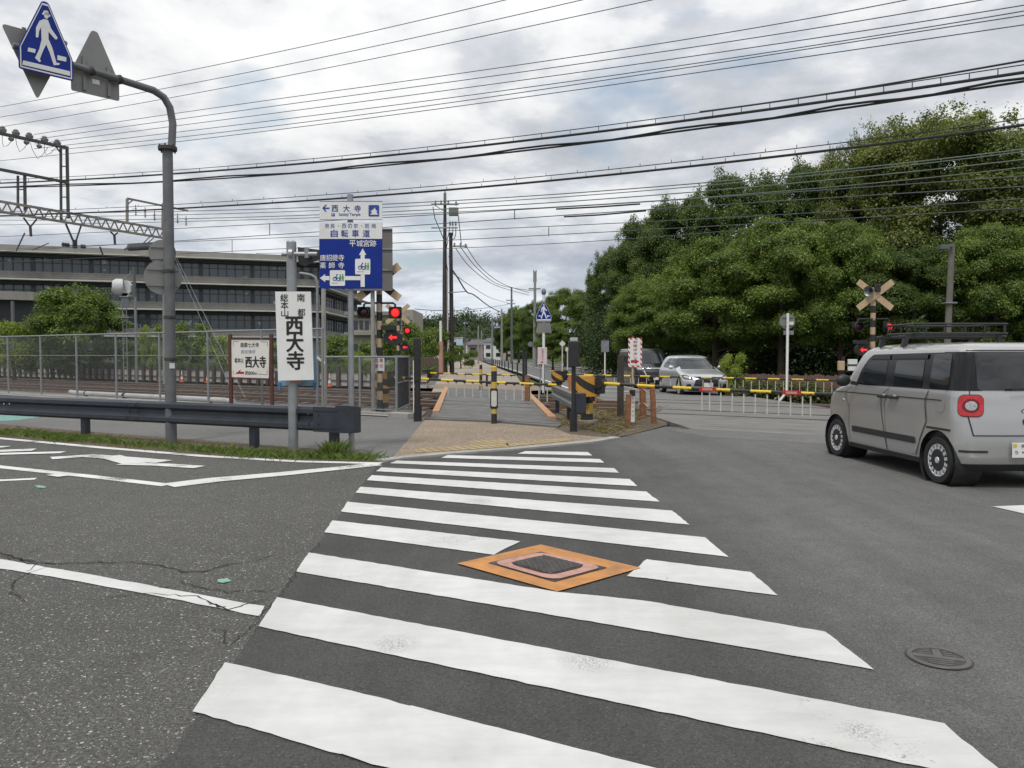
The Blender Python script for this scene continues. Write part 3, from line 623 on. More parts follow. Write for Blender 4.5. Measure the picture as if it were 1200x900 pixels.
# ---------------------------------------------------------------- vegetation
def leaf_mat(name):
    t = NT(name); a = t.n('ShaderNodeAttribute'); a.attribute_name = 'tint'
    t.p(col=a.outputs['Color'], rough=.5, spec=.35)
    tr = t.n('ShaderNodeBsdfTranslucent'); t.l(t.mix(1, a.outputs['Color'], (1.5, 1.6, .6), 'MULTIPLY'), tr.inputs['Color'])
    ms = t.n('ShaderNodeMixShader'); ms.inputs[0].default_value = .28; t.l(t.b.outputs[0], ms.inputs[1]); t.l(tr.outputs[0], ms.inputs[2]); t.l(ms.outputs[0], t.out.inputs[0]); return t.m
leafm = leaf_mat('leaves'); bark = M('tree bark', (.07, .052, .038), .9, 0, .3, 4, .5, 20)
def leaf_mesh(name, lumps, n, size, cols, seed, flat=.25, shell=.35, aspect=.6, up=.22):
    rg = np.random.default_rng(seed); L = np.array([(*c, *r) for c, r in lumps]); k = len(L)
    wgt = L[:, 3]*L[:, 4]+L[:, 4]*L[:, 5]; idx = rg.choice(k, n, p=wgt/wgt.sum())
    d = rg.normal(size=(n, 3)); d /= np.linalg.norm(d, axis=1, keepdims=True); d[:, 2] = d[:, 2]*.72+up; d /= np.linalg.norm(d, axis=1, keepdims=True)
    rr = (shell + (1.06-shell)*rg.random(n)**.6)[:, None]
    # little branch sprays: leaves gather round spray centres on each lump
    P = L[idx, :3] + d*L[idx, 3:]*rr + rg.normal(size=(n, 3))*size*1.0
    nr = d*.75 + rg.normal(size=(n, 3))*.42 + np.array([0, 0, flat*2.4]); nr /= np.linalg.norm(nr, axis=1, keepdims=True)
    t = np.cross(nr, rg.normal(size=(n, 3))); t /= np.linalg.norm(t, axis=1, keepdims=True)+1e-9; bt = np.cross(nr, t)
    s = (size*(.55+.8*rg.random(n)))[:, None]
    V = np.stack([P-t*s*.5, P+bt*s*aspect*.5+nr*s*.06, P+t*s*.5-nr*s*.08, P-bt*s*aspect*.5+nr*s*.06], 1).reshape(-1, 3).astype(np.float32)
    me = bpy.data.meshes.new(name); me.vertices.add(4*n); me.vertices.foreach_set('co', V.ravel())
    me.loops.add(4*n); me.loops.foreach_set('vertex_index', np.arange(4*n, dtype=np.int32))
    me.polygons.add(n); me.polygons.foreach_set('loop_start', np.arange(0, 4*n, 4, dtype=np.int32)); me.polygons.foreach_set('loop_total', np.full(n, 4, dtype=np.int32))
    C = np.array(cols); lumpmix = rg.random((k, 1)); lc = C[0]*(1-lumpmix) + C[1]*lumpmix
    col = lc[idx]*(.72+.56*rg.random((n, 1))); y = rg.random(n) < .06
    if len(C) > 2: col[y] = C[2]*(.8+.4*rg.random((y.sum(), 1)))
    at = me.attributes.new('tint', 'FLOAT_COLOR', 'FACE'); at.data.foreach_set('color', np.concatenate([col, np.ones((n, 1))], 1).astype(np.float32).ravel())
    me.materials.append(leafm); me.update(); return me
def lumps_tree(rg, rx, ry, zc, hz, n, rmin, rmax):
    """boughs spread over an uneven crown, each carrying sprays of leaves on its upper and outer side"""
    L = []; nb = max(8, n//9); lob = rg.uniform(.80, 1.12, 7); ph = rg.uniform(0, 6.28)
    for i in range(nb):
        zf = -.95+1.9*((i+.5)/nb)**.9 + rg.normal(0, .06); zf = max(-.97, min(.97, zf)); a = i*2.39996+rg.normal(0, .25)
        rad_ = math.sqrt(max(.02, 1-abs(zf)**(2.6 if zf < 0 else 2.0)))*lob[int((a+ph)/6.283*7) % 7]; q = rg.uniform(.58, .92)*rad_
        B0 = np.array([rx*q*math.cos(a), ry*q*math.sin(a), zc+hz*zf*.92]); br = rx*rg.uniform(.20, .36)
        for k in range(int(rg.uniform(7, 13))):
            d = rg.normal(size=3); d[2] = d[2]*.6+.45; d[:2] += np.array([math.cos(a), math.sin(a)])*.5; d /= np.linalg.norm(d)
            c = B0+d*br*rg.uniform(.55, 1.05)*np.array([1, 1, .75]); r = rx*rg.uniform(rmin/rx, rmax/rx); L.append((tuple(c), (r*1.25, r*1.25, r*.70)))
    for i in range(n//3):                     # stray twigs breaking the outline
        d = rg.normal(size=3); d[2] = abs(d[2]); d /= np.linalg.norm(d); r = rx*rg.uniform(.03, .07); q = rg.uniform(.98, 1.16)
        L.append(((rx*d[0]*q, ry*d[1]*q, zc+hz*d[2]*q), (r, r, r*1.2)))
    return L
DARK = [(.050, .086, .021), (.108, .150, .034), (.19, .23, .06)]; MID = [(.082, .134, .026), (.165, .222, .046), (.26, .31, .08)]
OLIVE = [(.090, .120, .030), (.165, .190, .052), (.26, .27, .085)]; YEL = [(.15, .21, .03), (.25, .31, .05), (.38, .42, .09)]
VAR = {}
def tree_var(key, rx, h, base, n_l, n, size, cols, seed, limbs=6):
    rg = np.random.default_rng(seed); zc, hz = (h+base)/2, (h-base)/2
    lum = lumps_tree(rg, rx*.86, rx*.86, zc, hz*.88, n_l, rx*.07, rx*.165)
    cm = leaf_mesh(key, lum, n, size, cols, seed+1)
    b = MB(); tr = max(.06, h*.022); top = base+(h-base)*.6
    b.tube([(0, 0, -.05), (.04*h*.1, 0, h*.12), (-.03, .05, h*.3), (.05, -.03, top)], [tr*1.5, tr, tr*.8, tr*.3], 8)
    for i in range(limbs):
        c = lum[(i*7) % len(lum)][0]; z0 = base*.6+(top-base*.6)*(i+1)/(limbs+1)*.8+.1
        b.tube([(0, 0, z0), (c[0]*.45, c[1]*.45, z0+(c[2]-z0)*.6), (c[0]*.9, c[1]*.9, c[2])], [tr*.5, tr*.3, tr*.1], 6)
    VAR[key] = (cm, b, rx, h)
def plant_tree(key, name, label, cat, px, d, top, wpx, group=None, rot=None):
    cm, b, rx, h = VAR[key]; p = AT(px, 416, d); H = 1.5+(416-top)*d/900; W = wpx*d/900/2
    if not isinstance(b, bpy.types.Mesh):
        o = b.build('tmp', bark); b = o.data; bpy.data.objects.remove(o); VAR[key] = (cm, b, rx, h)
    r = thing(name, label, cat, (p.x, p.y, 0), random.uniform(0, 6.28) if rot is None else rot, group)
    r.scale = (W/rx, W/rx, H/h)
    for nm, me in (('trunk', b), ('crown', cm)):
        o = bpy.data.objects.new(nm, me); COL.objects.link(o); o.parent = r
    return r
tree_var('broad_a', 5, 13, 1.6, 330, 240000, .135, OLIVE, 11); tree_var('broad_b', 4.2, 12, 1.2, 290, 210000, .135, DARK, 23)
tree_var('broad_c', 4, 10, 1.5, 270, 220000, .125, MID, 37); tree_var('small', 2.6, 5.2, .5, 110, 60000, .13, MID, 41)
tree_var('shrub', 1, 1.8, .05, 60, 9000, .075, YEL, 53, 3); tree_var('bush', 1.4, 2.4, .05, 70, 20000, .10, MID, 61, 3)
WG = 'trees of the wood beside the road'
for k, px, d, top, wpx, lab in (
    ('broad_a', 1098, 40, 128, 240, 'tallest olive tree of the wood, above the roof rack of the grey van'),
    ('broad_a', 1200, 37, 172, 150, 'olive tree at the far right edge beyond the van tail'),
    ('broad_a', 1012, 42, 150, 125, 'olive tree just left of the tallest one, above the right crossing signal'),
    ('broad_b', 950, 45, 188, 130, 'dark tree with flat top left of the two olive trees'),
    ('broad_b', 868, 48, 200, 155, 'dark rounded tree crowning the middle of the wood skyline'),
    ('broad_b', 800, 52, 226, 115, 'dark tree stepping down left of the rounded middle crown'),
    ('broad_b', 757, 58, 250, 95, 'dark tree on the sloping left shoulder of the wood'),
    ('broad_b', 717, 64, 288, 70, 'last dark tree at the left end of the wood'),
    ('broad_c', 838, 38, 282, 150, 'bright green tree in front row above the silver car'),
    ('broad_c', 915, 36, 258, 150, 'bright green tree in front row above the round sign'),
    ('broad_c', 765, 44, 322, 110, 'bright green tree in front row above the black van'),
    ('broad_c', 985, 35, 262, 120, 'mid green tree behind the right crossing signal'),
    ('broad_b', 1070, 33, 285, 130, 'dark lower tree behind the leaning concrete lamp pole'),
    ('broad_c', 1165, 32, 262, 130, 'green lower tree behind the rear of the van roof'),
    ('broad_b', 1262, 33, 230, 130, 'dark tree just beyond the right edge behind the van'),
    ('broad_b', 880, 44, 262, 130, 'dark inner tree filling the middle of the wood')):
    plant_tree(k, 'broadleaf_tree', lab, 'tree', px, d, top, wpx, WG)
FG = 'trees along the far road'
for k, px, d, top, wpx, lab in (('broad_c', 663, 92, 338, 72, 'large far tree right of the blue crosswalk sign'), ('broad_b', 694, 80, 372, 46, 'low dark tree in the gap before the wood'),
    ('broad_b', 634, 105, 350, 50, 'far dark tree behind the blue crosswalk sign'), ('broad_c', 608, 140, 358, 42, 'far tree left of the nearer far trees along the road'), ('broad_c', 648, 76, 378, 44, 'low bright tree behind the pinkish notice board'), ('broad_b', 594, 190, 368, 34, 'farthest small tree beside the far road')):
    plant_tree(k, 'broadleaf_tree', lab, 'tree', px, d, top, wpx, FG)
plant_tree('small', 'broadleaf_tree', 'wide green tree behind the fence in front of the office block', 'tree', 92, 47, 336, 108)
for key, px, d, top, wpx, lab in (('shrub', 16, 45, 376, 64, 'yellow green shrub at the left edge behind the fence'), ('shrub', 178, 46, 379, 30, 'small yellow shrub left of the crosswalk sign mast'), ('bush', 226, 52, 378, 52, 'green bush right of the crosswalk sign mast'),
    ('shrub', 262, 48, 392, 50, 'yellow green shrub behind the brown posted signboard'), ('bush', 318, 54, 400, 60, 'dark bush behind the white vertical signboard'), ('bush', 402, 50, 392, 56, 'green bush between the signposts behind the tracks'), ('shrub', 420, 46, 412, 40, 'low yellow shrub behind the low chain link fence'),
    ('bush', 470, 46, 374, 58, 'tall bush beside the wooden paling near the black post'), ('bush', 505, 62, 382, 46, 'bush behind the dark double utility pole'), ('bush', 490, 52, 386, 44, 'spreading bush just left of the double utility pole'), ('bush', 540, 84, 405, 34, 'round bush left of the path end'), ('bush', 136, 50, 398, 66, 'low bush right of the wide tree'), ('bush', 60, 46, 402, 60, 'low bush left below the wide tree')):
    plant_tree(key, 'garden_shrub', lab, 'shrub', px, d, top, wpx, 'shrubs behind the railway')
plant_tree('shrub', 'garden_shrub', 'pale flowering shrub beside the silver car', 'shrub', 860, 28.5, 413, 34)
# undergrowth below the wood, far wood on the hill: masses
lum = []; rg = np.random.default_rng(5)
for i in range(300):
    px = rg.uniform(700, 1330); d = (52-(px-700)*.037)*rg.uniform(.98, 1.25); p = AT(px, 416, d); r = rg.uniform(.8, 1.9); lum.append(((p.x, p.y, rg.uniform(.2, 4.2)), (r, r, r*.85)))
me = leaf_mesh('undergrowth', lum, 130000, .17, [(.018, .036, .010), (.035, .06, .014), (.07, .09, .02)], 71); o = bpy.data.objects.new('undergrowth', me); COL.objects.link(o); tag(o, 'shade-coloured undergrowth along the foot of the wood', 'undergrowth', None, 'stuff')  # shade of the overhanging crowns is put into these dark leaf colours
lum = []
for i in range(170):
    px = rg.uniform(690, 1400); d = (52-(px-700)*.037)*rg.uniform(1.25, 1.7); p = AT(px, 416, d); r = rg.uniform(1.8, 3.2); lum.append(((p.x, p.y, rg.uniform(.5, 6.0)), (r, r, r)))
me = leaf_mesh('deep_wood', lum, 60000, .42, [(.016, .030, .009), (.03, .05, .013), (.05, .07, .018)], 72); o = bpy.data.objects.new('deep_wood', me); COL.objects.link(o); tag(o, 'shade-coloured depth of the wood behind the front trees', 'wood', None, 'stuff')  # growth behind the front row, its leaves darkened to hold the interior shade
lum = []
for i in range(140):
    y = rg.uniform(36, 120); x = 10.4-(y-30)*.036+rg.uniform(-.6, 1.6); r = rg.uniform(.35, .8); lum.append(((x, y, rg.uniform(.5, 1.3)), (r, r, r*.6)))
me = leaf_mesh('hedge', lum, 26000, .17, MID, 73); o = bpy.data.objects.new('hedge', me); COL.objects.link(o); tag(o, 'low green hedge along the right side of the far road', 'hedge', None, 'stuff')
lum = []
for i in range(46):
    px = rg.uniform(862, 1010); p = RN(px, rg.uniform(27.4, 28.4)); r = rg.uniform(.15, .36); lum.append(((p.x, p.y, rg.uniform(.0, .25)), (r*1.4, r, r)))
me = leaf_mesh('weeds', lum, 9000, .12, [(.06, .08, .02), (.11, .12, .04), (.22, .19, .08)], 75); o = bpy.data.objects.new('weeds', me); COL.objects.link(o); tag(o, 'rough weeds below the brown paling by the right crossing gate', 'weeds', None, 'stuff')
def mound(cx, cy, rx, ry, h, name, label):
    b = MB(); n, m_ = 40, 12; vs = [(cx, cy, h)]; fs = []
    for i in range(1, m_+1):
        for j in range(n):
            a = 2*math.pi*j/n; q = i/m_; vs.append((cx+rx*q*math.cos(a), cy+ry*q*math.sin(a), h*(math.cos(math.pi*q)+1)/2-.3*q))
    fs += [(0, 1+j, 1+(j+1) % n) for j in range(n)]
    for i in range(m_-1):
        for j in range(n): fs.append((1+i*n+j, 1+(i+1)*n+j, 1+(i+1)*n+(j+1) % n, 1+i*n+(j+1) % n))
    return struct(b.add(vs, fs, 0, True).build(name, grass_g), label, 'hill')
hc = AT(556, 416, 500); mound(hc.x, hc.y, 120, 90, 21, 'hill', 'low wooded hill at the end of the road')
lum = []
for i in range(420):
    a, q = rg.uniform(0, 6.28), rg.random()**.5; x, y = hc.x+118*q*math.cos(a), hc.y+88*q*math.sin(a); z = 21*(math.cos(math.pi*q)+1)/2
    r = rg.uniform(3.2, 6); lum.append(((x, y, z+r*.7+1), (r, r, r*.9)))
for i in range(260):
    px = rg.uniform(395, 720); d_ = rg.uniform(300, 420); p = AT(px, 416, d_); r = rg.uniform(3, 5.5); lum.append(((p.x, p.y, rg.uniform(2, 8)), (r, r, r)))
me = leaf_mesh('far_woodland', lum, 90000, 1.5, [(.030, .055, .022), (.05, .078, .03), (.08, .10, .04)], 77); o = bpy.data.objects.new('far_woodland', me); COL.objects.link(o); tag(o, 'distant woodland covering the hill at the end of the road', 'woodland', None, 'stuff')
# grass blades of the verge, embankment and dry litter of the dirt island: masses
def blades(name, label, pts, n, hmin, hmax, cols, seed, z=.01, lean=.5, wd=.006):
    rg = np.random.default_rng(seed); P = pts(rg, n); h = rg.uniform(hmin, hmax, n); a = rg.uniform(0, 6.28, n); ln = rg.normal(0, lean, (n, 2))*h[:, None]
    dx = np.stack([np.cos(a), np.sin(a)], 1)*wd
    V = np.zeros((n, 4, 3)); V[:, 0, :2] = P-dx; V[:, 1, :2] = P+dx; V[:, 2, :2] = P+dx*.5+ln*.4; V[:, 3, :2] = P+ln
    V[:, :2, 2] = z; V[:, 2, 2] = z+h*.6; V[:, 3, 2] = z+h
    me = bpy.data.meshes.new(name); me.vertices.add(4*n); me.vertices.foreach_set('co', V.astype(np.float32).ravel()); me.loops.add(4*n); me.loops.foreach_set('vertex_index', np.arange(4*n, dtype=np.int32))
    me.polygons.add(n); me.polygons.foreach_set('loop_start', np.arange(0, 4*n, 4, dtype=np.int32)); me.polygons.foreach_set('loop_total', np.full(n, 4, dtype=np.int32))
    C = np.array(cols); m = rg.random((n, 1)); col = (C[0]*(1-m)+C[1]*m)*(.75+.5*rg.random((n, 1)))
    at = me.attributes.new('tint', 'FLOAT_COLOR', 'FACE'); at.data.foreach_set('color', np.concatenate([col, np.ones((n, 1))], 1).astype(np.float32).ravel()); me.materials.append(leafm); me.update()
    o = bpy.data.objects.new(name, me); COL.objects.link(o); return o if label is None else tag(o, label, 'grass', None, 'stuff')
def along_px(line, jx):
    P = [G(*p) for p in line]
    def f(rg, n):
        k = rg.uniform(0, len(P)-1.001, n); i = k.astype(int); t = k-i; A_ = np.array([p[:2] for p in P]); q = A_[i]*(1-t)[:, None]+A_[i+1]*t[:, None]
        cl = np.sin(q[:, 0]*3.1)+np.sin(q[:, 0]*7.7+1)*.6 ; return q + rg.normal(0, jx, (n, 2))*(1+.3*cl)[:, None]
    return f
GR = [(.07, .12, .02), (.17, .22, .06)]
blades('verge_grass', 'short green grass growing along the verge', along_px([(-120, 498), (0, 508), (60, 513), (100, 517), (240, 529), (330, 536), (440, 539)], .15), 6500, .02, .11, GR, 81, lean=.8, wd=.005)
tg = blades('grass_tuft', None, lambda rg, n: np.array(G(390, 536)[:2])+rg.normal(0, .07, (n, 2)), 380, .08, .26, GR, 83, lean=.45, wd=.005); tag(tg, 'large grass tuft growing under the guardrail end', 'grass tuft')
blades('embankment_grass', 'green grass bank behind the low retaining wall', lambda rg, n: np.stack([*(lambda s, m: (s*RV.x+m*NV.x, s*RV.y+m*NV.y))(rg.uniform(-75, LS(RN(470, 27))[0]-1.5, n), rg.uniform(27.6, 31, n))], 1), 26000, .3, 1.1, [(.06, .10, .02), (.13, .19, .05)], 85, wd=.05)
def tri_px(q):
    P = [np.array(G(*p)[:2]) for p in q]
    def f(rg, n): u, v_ = rg.random(n)[:, None], rg.random(n)[:, None]; return (P[0]*(1-u)+P[1]*u)*(1-v_)+(P[3]*(1-u)+P[2]*u)*v_
    return f
blades('dry_litter', 'dry straw and twigs lying on the dirt island', tri_px([(655, 498), (672, 478), (778, 478), (722, 512)]), 3600, .01, .09, [(.12, .085, .05), (.30, .24, .16)], 87, z=.02, lean=2.2, wd=.010)
blades('weed_grass', 'sparse green weeds on the dirt island', tri_px([(690, 507), (700, 502), (760, 500), (720, 511)]), 160, .02, .09, GR, 89, z=.02)
# ================================================================ VEHICLES
class Surf:
    """closed body surface: a rounded plan outline whose half width and ends change with height"""
    def __init__(s, prof, rr, rf, bulge_f=.06, bulge_r=.03):
        P = np.array(prof); zz_ = np.linspace(P[0, 0], P[-1, 0], 120)
        s.pz = P[:, 0]; s.P = P; s.hw0, s.yr0, s.yf0 = P[:, 1].max(), P[:, 2].min(), P[:, 3].max(); s.ym0 = (s.yr0+s.yf0)/2; s.L0 = s.yf0-s.yr0
        hw, yf, yr = s.hw0, s.yf0, s.yr0; pts = []
        for k in range(11):
            x = -(hw-rf)*k/10; pts.append((x, yf - bulge_f*(x/(hw-rf))**2))
        for k in range(1, 9):
            a = rad(90+90*k/8); pts.append((-(hw-rf)+rf*math.cos(a), yf-bulge_f-(rf)+rf*math.sin(a)))
        for k in range(1, 25): pts.append((-hw, yf-bulge_f-rf + (yr+bulge_r+rr-(yf-bulge_f-rf))*k/24))
        for k in range(1, 9):
            a = rad(180+90*k/8); pts.append((-(hw-rr)+rr*math.cos(a), yr+bulge_r+rr+rr*math.sin(a)))
        for k in range(1, 11):
            x = -(hw-rr)*(1-k/10); pts.append((x, yr+bulge_r*(x/(hw-rr))**2))
        h = np.array(pts); full = np.concatenate([h, (h*[-1, 1])[::-1][1:]]); s.h = h; s.full = full
        dl_ = np.r_[0, np.cumsum(np.linalg.norm(np.diff(full, axis=0), axis=1))]; s.s = dl_; s.K = dl_[-1]; s.nh = len(h)
    def prof(s, z): return tuple(np.interp(z, s.pz, s.P[:, k]) for k in (1, 2, 3))
    def raw(s, t, z):
        t = t % s.K if not (0 <= t <= s.K) else t
        x, y = np.interp(t, s.s, s.full[:, 0]), np.interp(t, s.s, s.full[:, 1]); hw, yr, yf = s.prof(z)
        return Vector((x*hw/s.hw0, (yr+yf)/2+(y-s.ym0)*(yf-yr)/s.L0, z))
    def P3(s, t, z, off=0):
        p = s.raw(t, z)
        if off:
            e = .02; a = s.raw(t+e, z)-s.raw(t-e, z) if e < t < s.K-e else s.raw(min(t+e, s.K), z)-s.raw(max(t-e, 0), z)
            b = s.raw(t, min(z+.012, s.pz[-1]))-s.raw(t, max(z-.012, s.pz[0])); n = b.cross(a)
            n = -n if n.dot(Vector((p.x, p.y-(s.yr0+s.yf0)/2, .0))) < 0 else n
            if n.length > 1e-9: p = p + n.normalized()*off
        return p
    def S(s, y, z, side=-1):                 # parameter of the side point at (y, z)
        hw, yr, yf = s.prof(z); y0 = s.ym0+(y-(yr+yf)/2)*s.L0/(yf-yr)
        t = float(np.interp(-y0, -s.h[:, 1], s.s[:s.nh])); return t if side < 0 else s.K-t
    def B(s, x, z):                          # parameter of the rear point at (x, z)
        hw, yr, yf = s.prof(z); x0 = x*s.hw0/hw; k = s.nh-20; return float(np.interp(x0, s.full[s.nh-1-18:s.nh+18, 0], s.s[s.nh-1-18:s.nh+18]))
    def F(s, x, z):
        hw, yr, yf = s.prof(z); x0 = x*s.hw0/hw
        if x0 <= 0: return float(np.interp(-x0, -s.h[:18, 0], s.s[:18]))
        return s.K-float(np.interp(x0, -s.h[:18, 0], s.s[:18]))
    def patch(s, poly, off, name, mat, parent, step=.09, zs=None, mb=None, m=0, smooth=True):
        bm = bmesh.new(); vs = [bm.verts.new((t, z, 0)) for t, z in poly]; bm.faces.new(vs)
        t0, t1 = min(p[0] for p in poly), max(p[0] for p in poly); z0, z1 = min(p[1] for p in poly), max(p[1] for p in poly)
        cuts = [((t, 0, 0), (1, 0, 0)) for t in s.s if t0+.004 < t < t1-.004] + [((0, z, 0), (0, 1, 0)) for z in set(list(s.pz)+[z0+step*i for i in range(1, int((z1-z0)/step)+1)]) if z0+.004 < z < z1-.004]
        for co, no in cuts:
            bmesh.ops.bisect_plane(bm, geom=bm.verts[:]+bm.edges[:]+bm.faces[:], dist=1e-5, plane_co=co, plane_no=no)
        bm.verts.ensure_lookup_table(); co = [s.P3(v.co.x, v.co.y, off) for v in bm.verts]; c0 = Vector((0, (s.yr0+s.yf0)/2, .8)); fs = []
        for f in bm.faces:
            ii = [v.index for v in f.verts]; n = (co[ii[1]]-co[ii[0]]).cross(co[ii[2]]-co[ii[1]]); c = sum((co[i] for i in ii), Vector())/len(ii)-c0
            fs.append(ii if n.dot(c) >= 0 else ii[::-1])
        bm.free()
        if mb is not None: return mb.add(co, fs, m, smooth)
        return MB().add(co, fs, 0, smooth).build(name, mat, parent, ang=50)
def smooth_poly(pts, r=.05, n=4):            # round the corners of a (y, z) outline
    o = []; N = len(pts)
    for i in range(N):
        p = Vector(pts[i]); a = Vector(pts[i-1])-p; b = Vector(pts[(i+1) % N])-p; k = min(r, a.length*.45, b.length*.45); A_, C_ = p+a.normalized()*k, p+b.normalized()*k
        for j in range(n+1): t = j/n; o.append(tuple(A_*(1-t)**2+p*2*t*(1-t)+C_*t**2))
    return o
def arch_body(S_, z0, zt, wheels, R_, rz):   # full band outline with wheel arches cut out of its lower edge
    pts = [(0, z0)]
    def arch(yc, side):
        a0 = math.asin(max(-1, min(1, (z0-rz)/R_))); o = []
        for k in range(17):
            a = math.pi-a0-(math.pi-2*a0)*k/16; o.append((yc+R_*math.cos(a), rz+R_*math.sin(a)))
        o = o[::-1] if side < 0 else o
        return [(S_.S(y, max(z0, z), side), max(z0, z)) for y, z in o]
    for side in (-1, 1):
        for yc in (wheels[::-1] if side < 0 else wheels): pts += arch(yc, side)
    return pts + [(S_.K, z0), (S_.K, zt), (0, zt)]
tyre_m = M('tyre rubber', (.016, .016, .017), .8, 0, .25, 20); rim_s = M('silver wheel paint', (.66, .67, .68), .35, .4, .05); plastic = M('black trim plastic', (.022, .022, .024), .5, 0, .15, 10)
gloss_black = M('gloss black trim', (.008, .008, .009), .16, 0, .1, 5, spec=.4)
glass_car = M('tinted car glass', (.012, .014, .016), .04, 0, .1, 1, spec=.8); chrome = M('bright chrome', (.6, .6, .6), .15, 1, .03); lens_clear = M('clear lamp lens', (.42, .42, .42), .12, .3, .4, 40)
red_lens = M('red tail lens', (.50, .006, .010), .08, 0, .25, 25, spec=.8)
def glass_front():
    t = NT('clear windscreen glass'); t.p(col=(.03, .035, .04), rough=.03, spec=.8)
    tr = t.n('ShaderNodeBsdfTransparent'); tr.inputs[0].default_value = (.55, .6, .6, 1)
    ms = t.n('ShaderNodeMixShader'); ms.inputs[0].default_value = .45; t.l(tr.outputs[0], ms.inputs[2]); t.l(t.b.outputs[0], ms.inputs[1]); t.l(ms.outputs[0], t.out.inputs[0]); return t.m
glass_see = glass_front()
def wheel(parent, x, y, r, wd, style, sgn):
    w_ = MB(); ax = (sgn, 0, 0); h = wd/2
    w_.lathe([(r*.66, -h*.9), (r*.93, -h), (r, -h*.6), (r, h*.6), (r*.93, h), (r*.72, h*1.0), (r*.68, h*.8)], (0, 0, 0), ax, 32)
    wo_ = w_.build('wheel', tyre_m, parent, (x, y, r))
    b = MB(); b.lathe([(r*.70, h*.82), (r*.67, h*.90), (r*.63, h*.80)], (0, 0, 0), ax, 32, 0); b.lathe([(r*.66, h*.55), (0, h*.55)], (0, 0, 0), ax, 32, 1)
    if style == 'disc':
        b.lathe([(r*.50, h*.66), (r*.44, h*.88), (r*.16, h*.94), (r*.15, h*.94)], (0, 0, 0), ax, 32, 1); b.lathe([(r*.14, h*.94), (r*.12, h*1.04), (0, h*1.06)], (0, 0, 0), ax, 20, 0)
        for k in range(15):
            a = 2*math.pi*k/15; q = Vector((0, math.cos(a), math.sin(a))); t_ = Vector((0, -math.sin(a), math.cos(a))); c = q*r*.56+Vector((sgn*h*.74, 0, 0))
            rot = Matrix((Vector((1, 0, 0)), q, t_)).transposed(); b.box(c, (h*.3, r*.20, r*.135), 0, rot)
    else:
        b.lathe([(r*.16, h*.9), (r*.12, h*.95), (0, h*.95)], (0, 0, 0), ax, 16, 0)
        for k in range(10):
            a = 2*math.pi*k/10; q = Vector((0, math.cos(a), math.sin(a))); t_ = Vector((0, -math.sin(a), math.cos(a)))
            rot = Matrix((Vector((1, 0, 0)), q, t_)).transposed(); b.box(q*r*.38+Vector((sgn*h*.78, 0, 0)), (h*.25, r*.56, r*.10), 0, rot)
    b.build('rim', [rim_s, black], wo_); return wo_
def car_paint(name, col, metal=.55, rough=.32):
    t = NT(name); f = t.noise(900, 2, .6); g = t.noise(1.3, 4); c = t.ramp(f, [(.3, sc3(col, .92)), (.7, sc3(col, 1.1))]); c = t.mix(t.ramp(g, [(.5, (0, 0, 0)), (.8, (.18, .18, .18))]), c, sc3(col, .75))
    z = t.n('ShaderNodeSeparateXYZ'); t.l(t.tc.outputs['Object'], z.inputs[0])
    t.p(col=c, metal=metal, rough=rough, coat=.6); t.b.inputs['Coat Roughness'].default_value = .06; return t.m
# ---- the small grey van
silver = car_paint('dusty silver grey paint', (.455, .45, .44), .5, .22)
vprof = [(.20, .700, -1.60, 1.60), (.27, .722, -1.665, 1.67), (.36, .734, -1.695, 1.695), (.50, .7375, -1.70, 1.70), (.62, .7375, -1.695, 1.70), (.78, .7365, -1.685, 1.685), (.88, .734, -1.675, 1.655), (.95, .731, -1.668, 1.59), (1.0, .728, -1.664, 1.49), (1.035, .726, -1.66, 1.36), (1.065, .722, -1.655, 1.24), (1.10, .716, -1.65, 1.185),
         (1.25, .696, -1.632, 1.055), (1.40, .674, -1.61, .93), (1.50, .656, -1.592, .835), (1.555, .636, -1.572, .755), (1.595, .604, -1.54, .65), (1.622, .555, -1.48, .52), (1.640, .47, -1.36, .32), (1.650, .35, -1.15, .10), (1.655, .18, -.85, -.15)]
VS = Surf(vprof, .20, .26, .07, .035); RW = .279; WY = (-1.23, 1.23)
a_ = G(1101, 567); VROT = .055
vl = Vector((a_.x, a_.y, 0)) - Matrix.Rotation(VROT, 3, 'Z') @ Vector((-.695, -1.23, 0))
van = thing('parked_van', 'small silver grey van with black roof basket waiting at the crossing', 'van', vl + Matrix.Rotation(VROT, 3, 'Z') @ Vector((.060, 0, 0)), VROT); van.scale = (1.085, 1, 1)
mb = MB(); VS.patch(arch_body(VS, .20, 1.655, WY, .345, .285), 0, None, None, None, mb=mb)
cap = [VS.raw(t, 1.655) for t in VS.s]; mb.add(cap, [list(range(len(cap)))[::-1]], 0, True); body = mb.build('body', silver, van, ang=45)
b = MB(); b.box((0, 0, .42), (1.18, 3.1, .42)); b.box((0, -.1, .24), (1.30, 2.0, .10)); b.box((0, 0, .7), (1.36, 3.05, .4)); b.build('underbody', black, van)
for x, y in ((-.655, WY[0]), (-.655, WY[1]), (.655, WY[0]), (.655, WY[1])): wheel(van, x, y, RW, .155, 'disc', -1 if x < 0 else 1)
b = MB()
for yc in WY:                                            # dark wheel arch liners
    for sx in (-1, 1): MB().lathe([(.345, 0), (.345, .30)], (sx*.735, yc, .285), (-sx, 0, 0), 28).build('arch_liner', black, van)
def side(poly, sd=-1): return [(VS.S(y, z, sd), z) for y, z in poly]
def rear(poly): return [(VS.B(x, z), z) for x, z in poly]
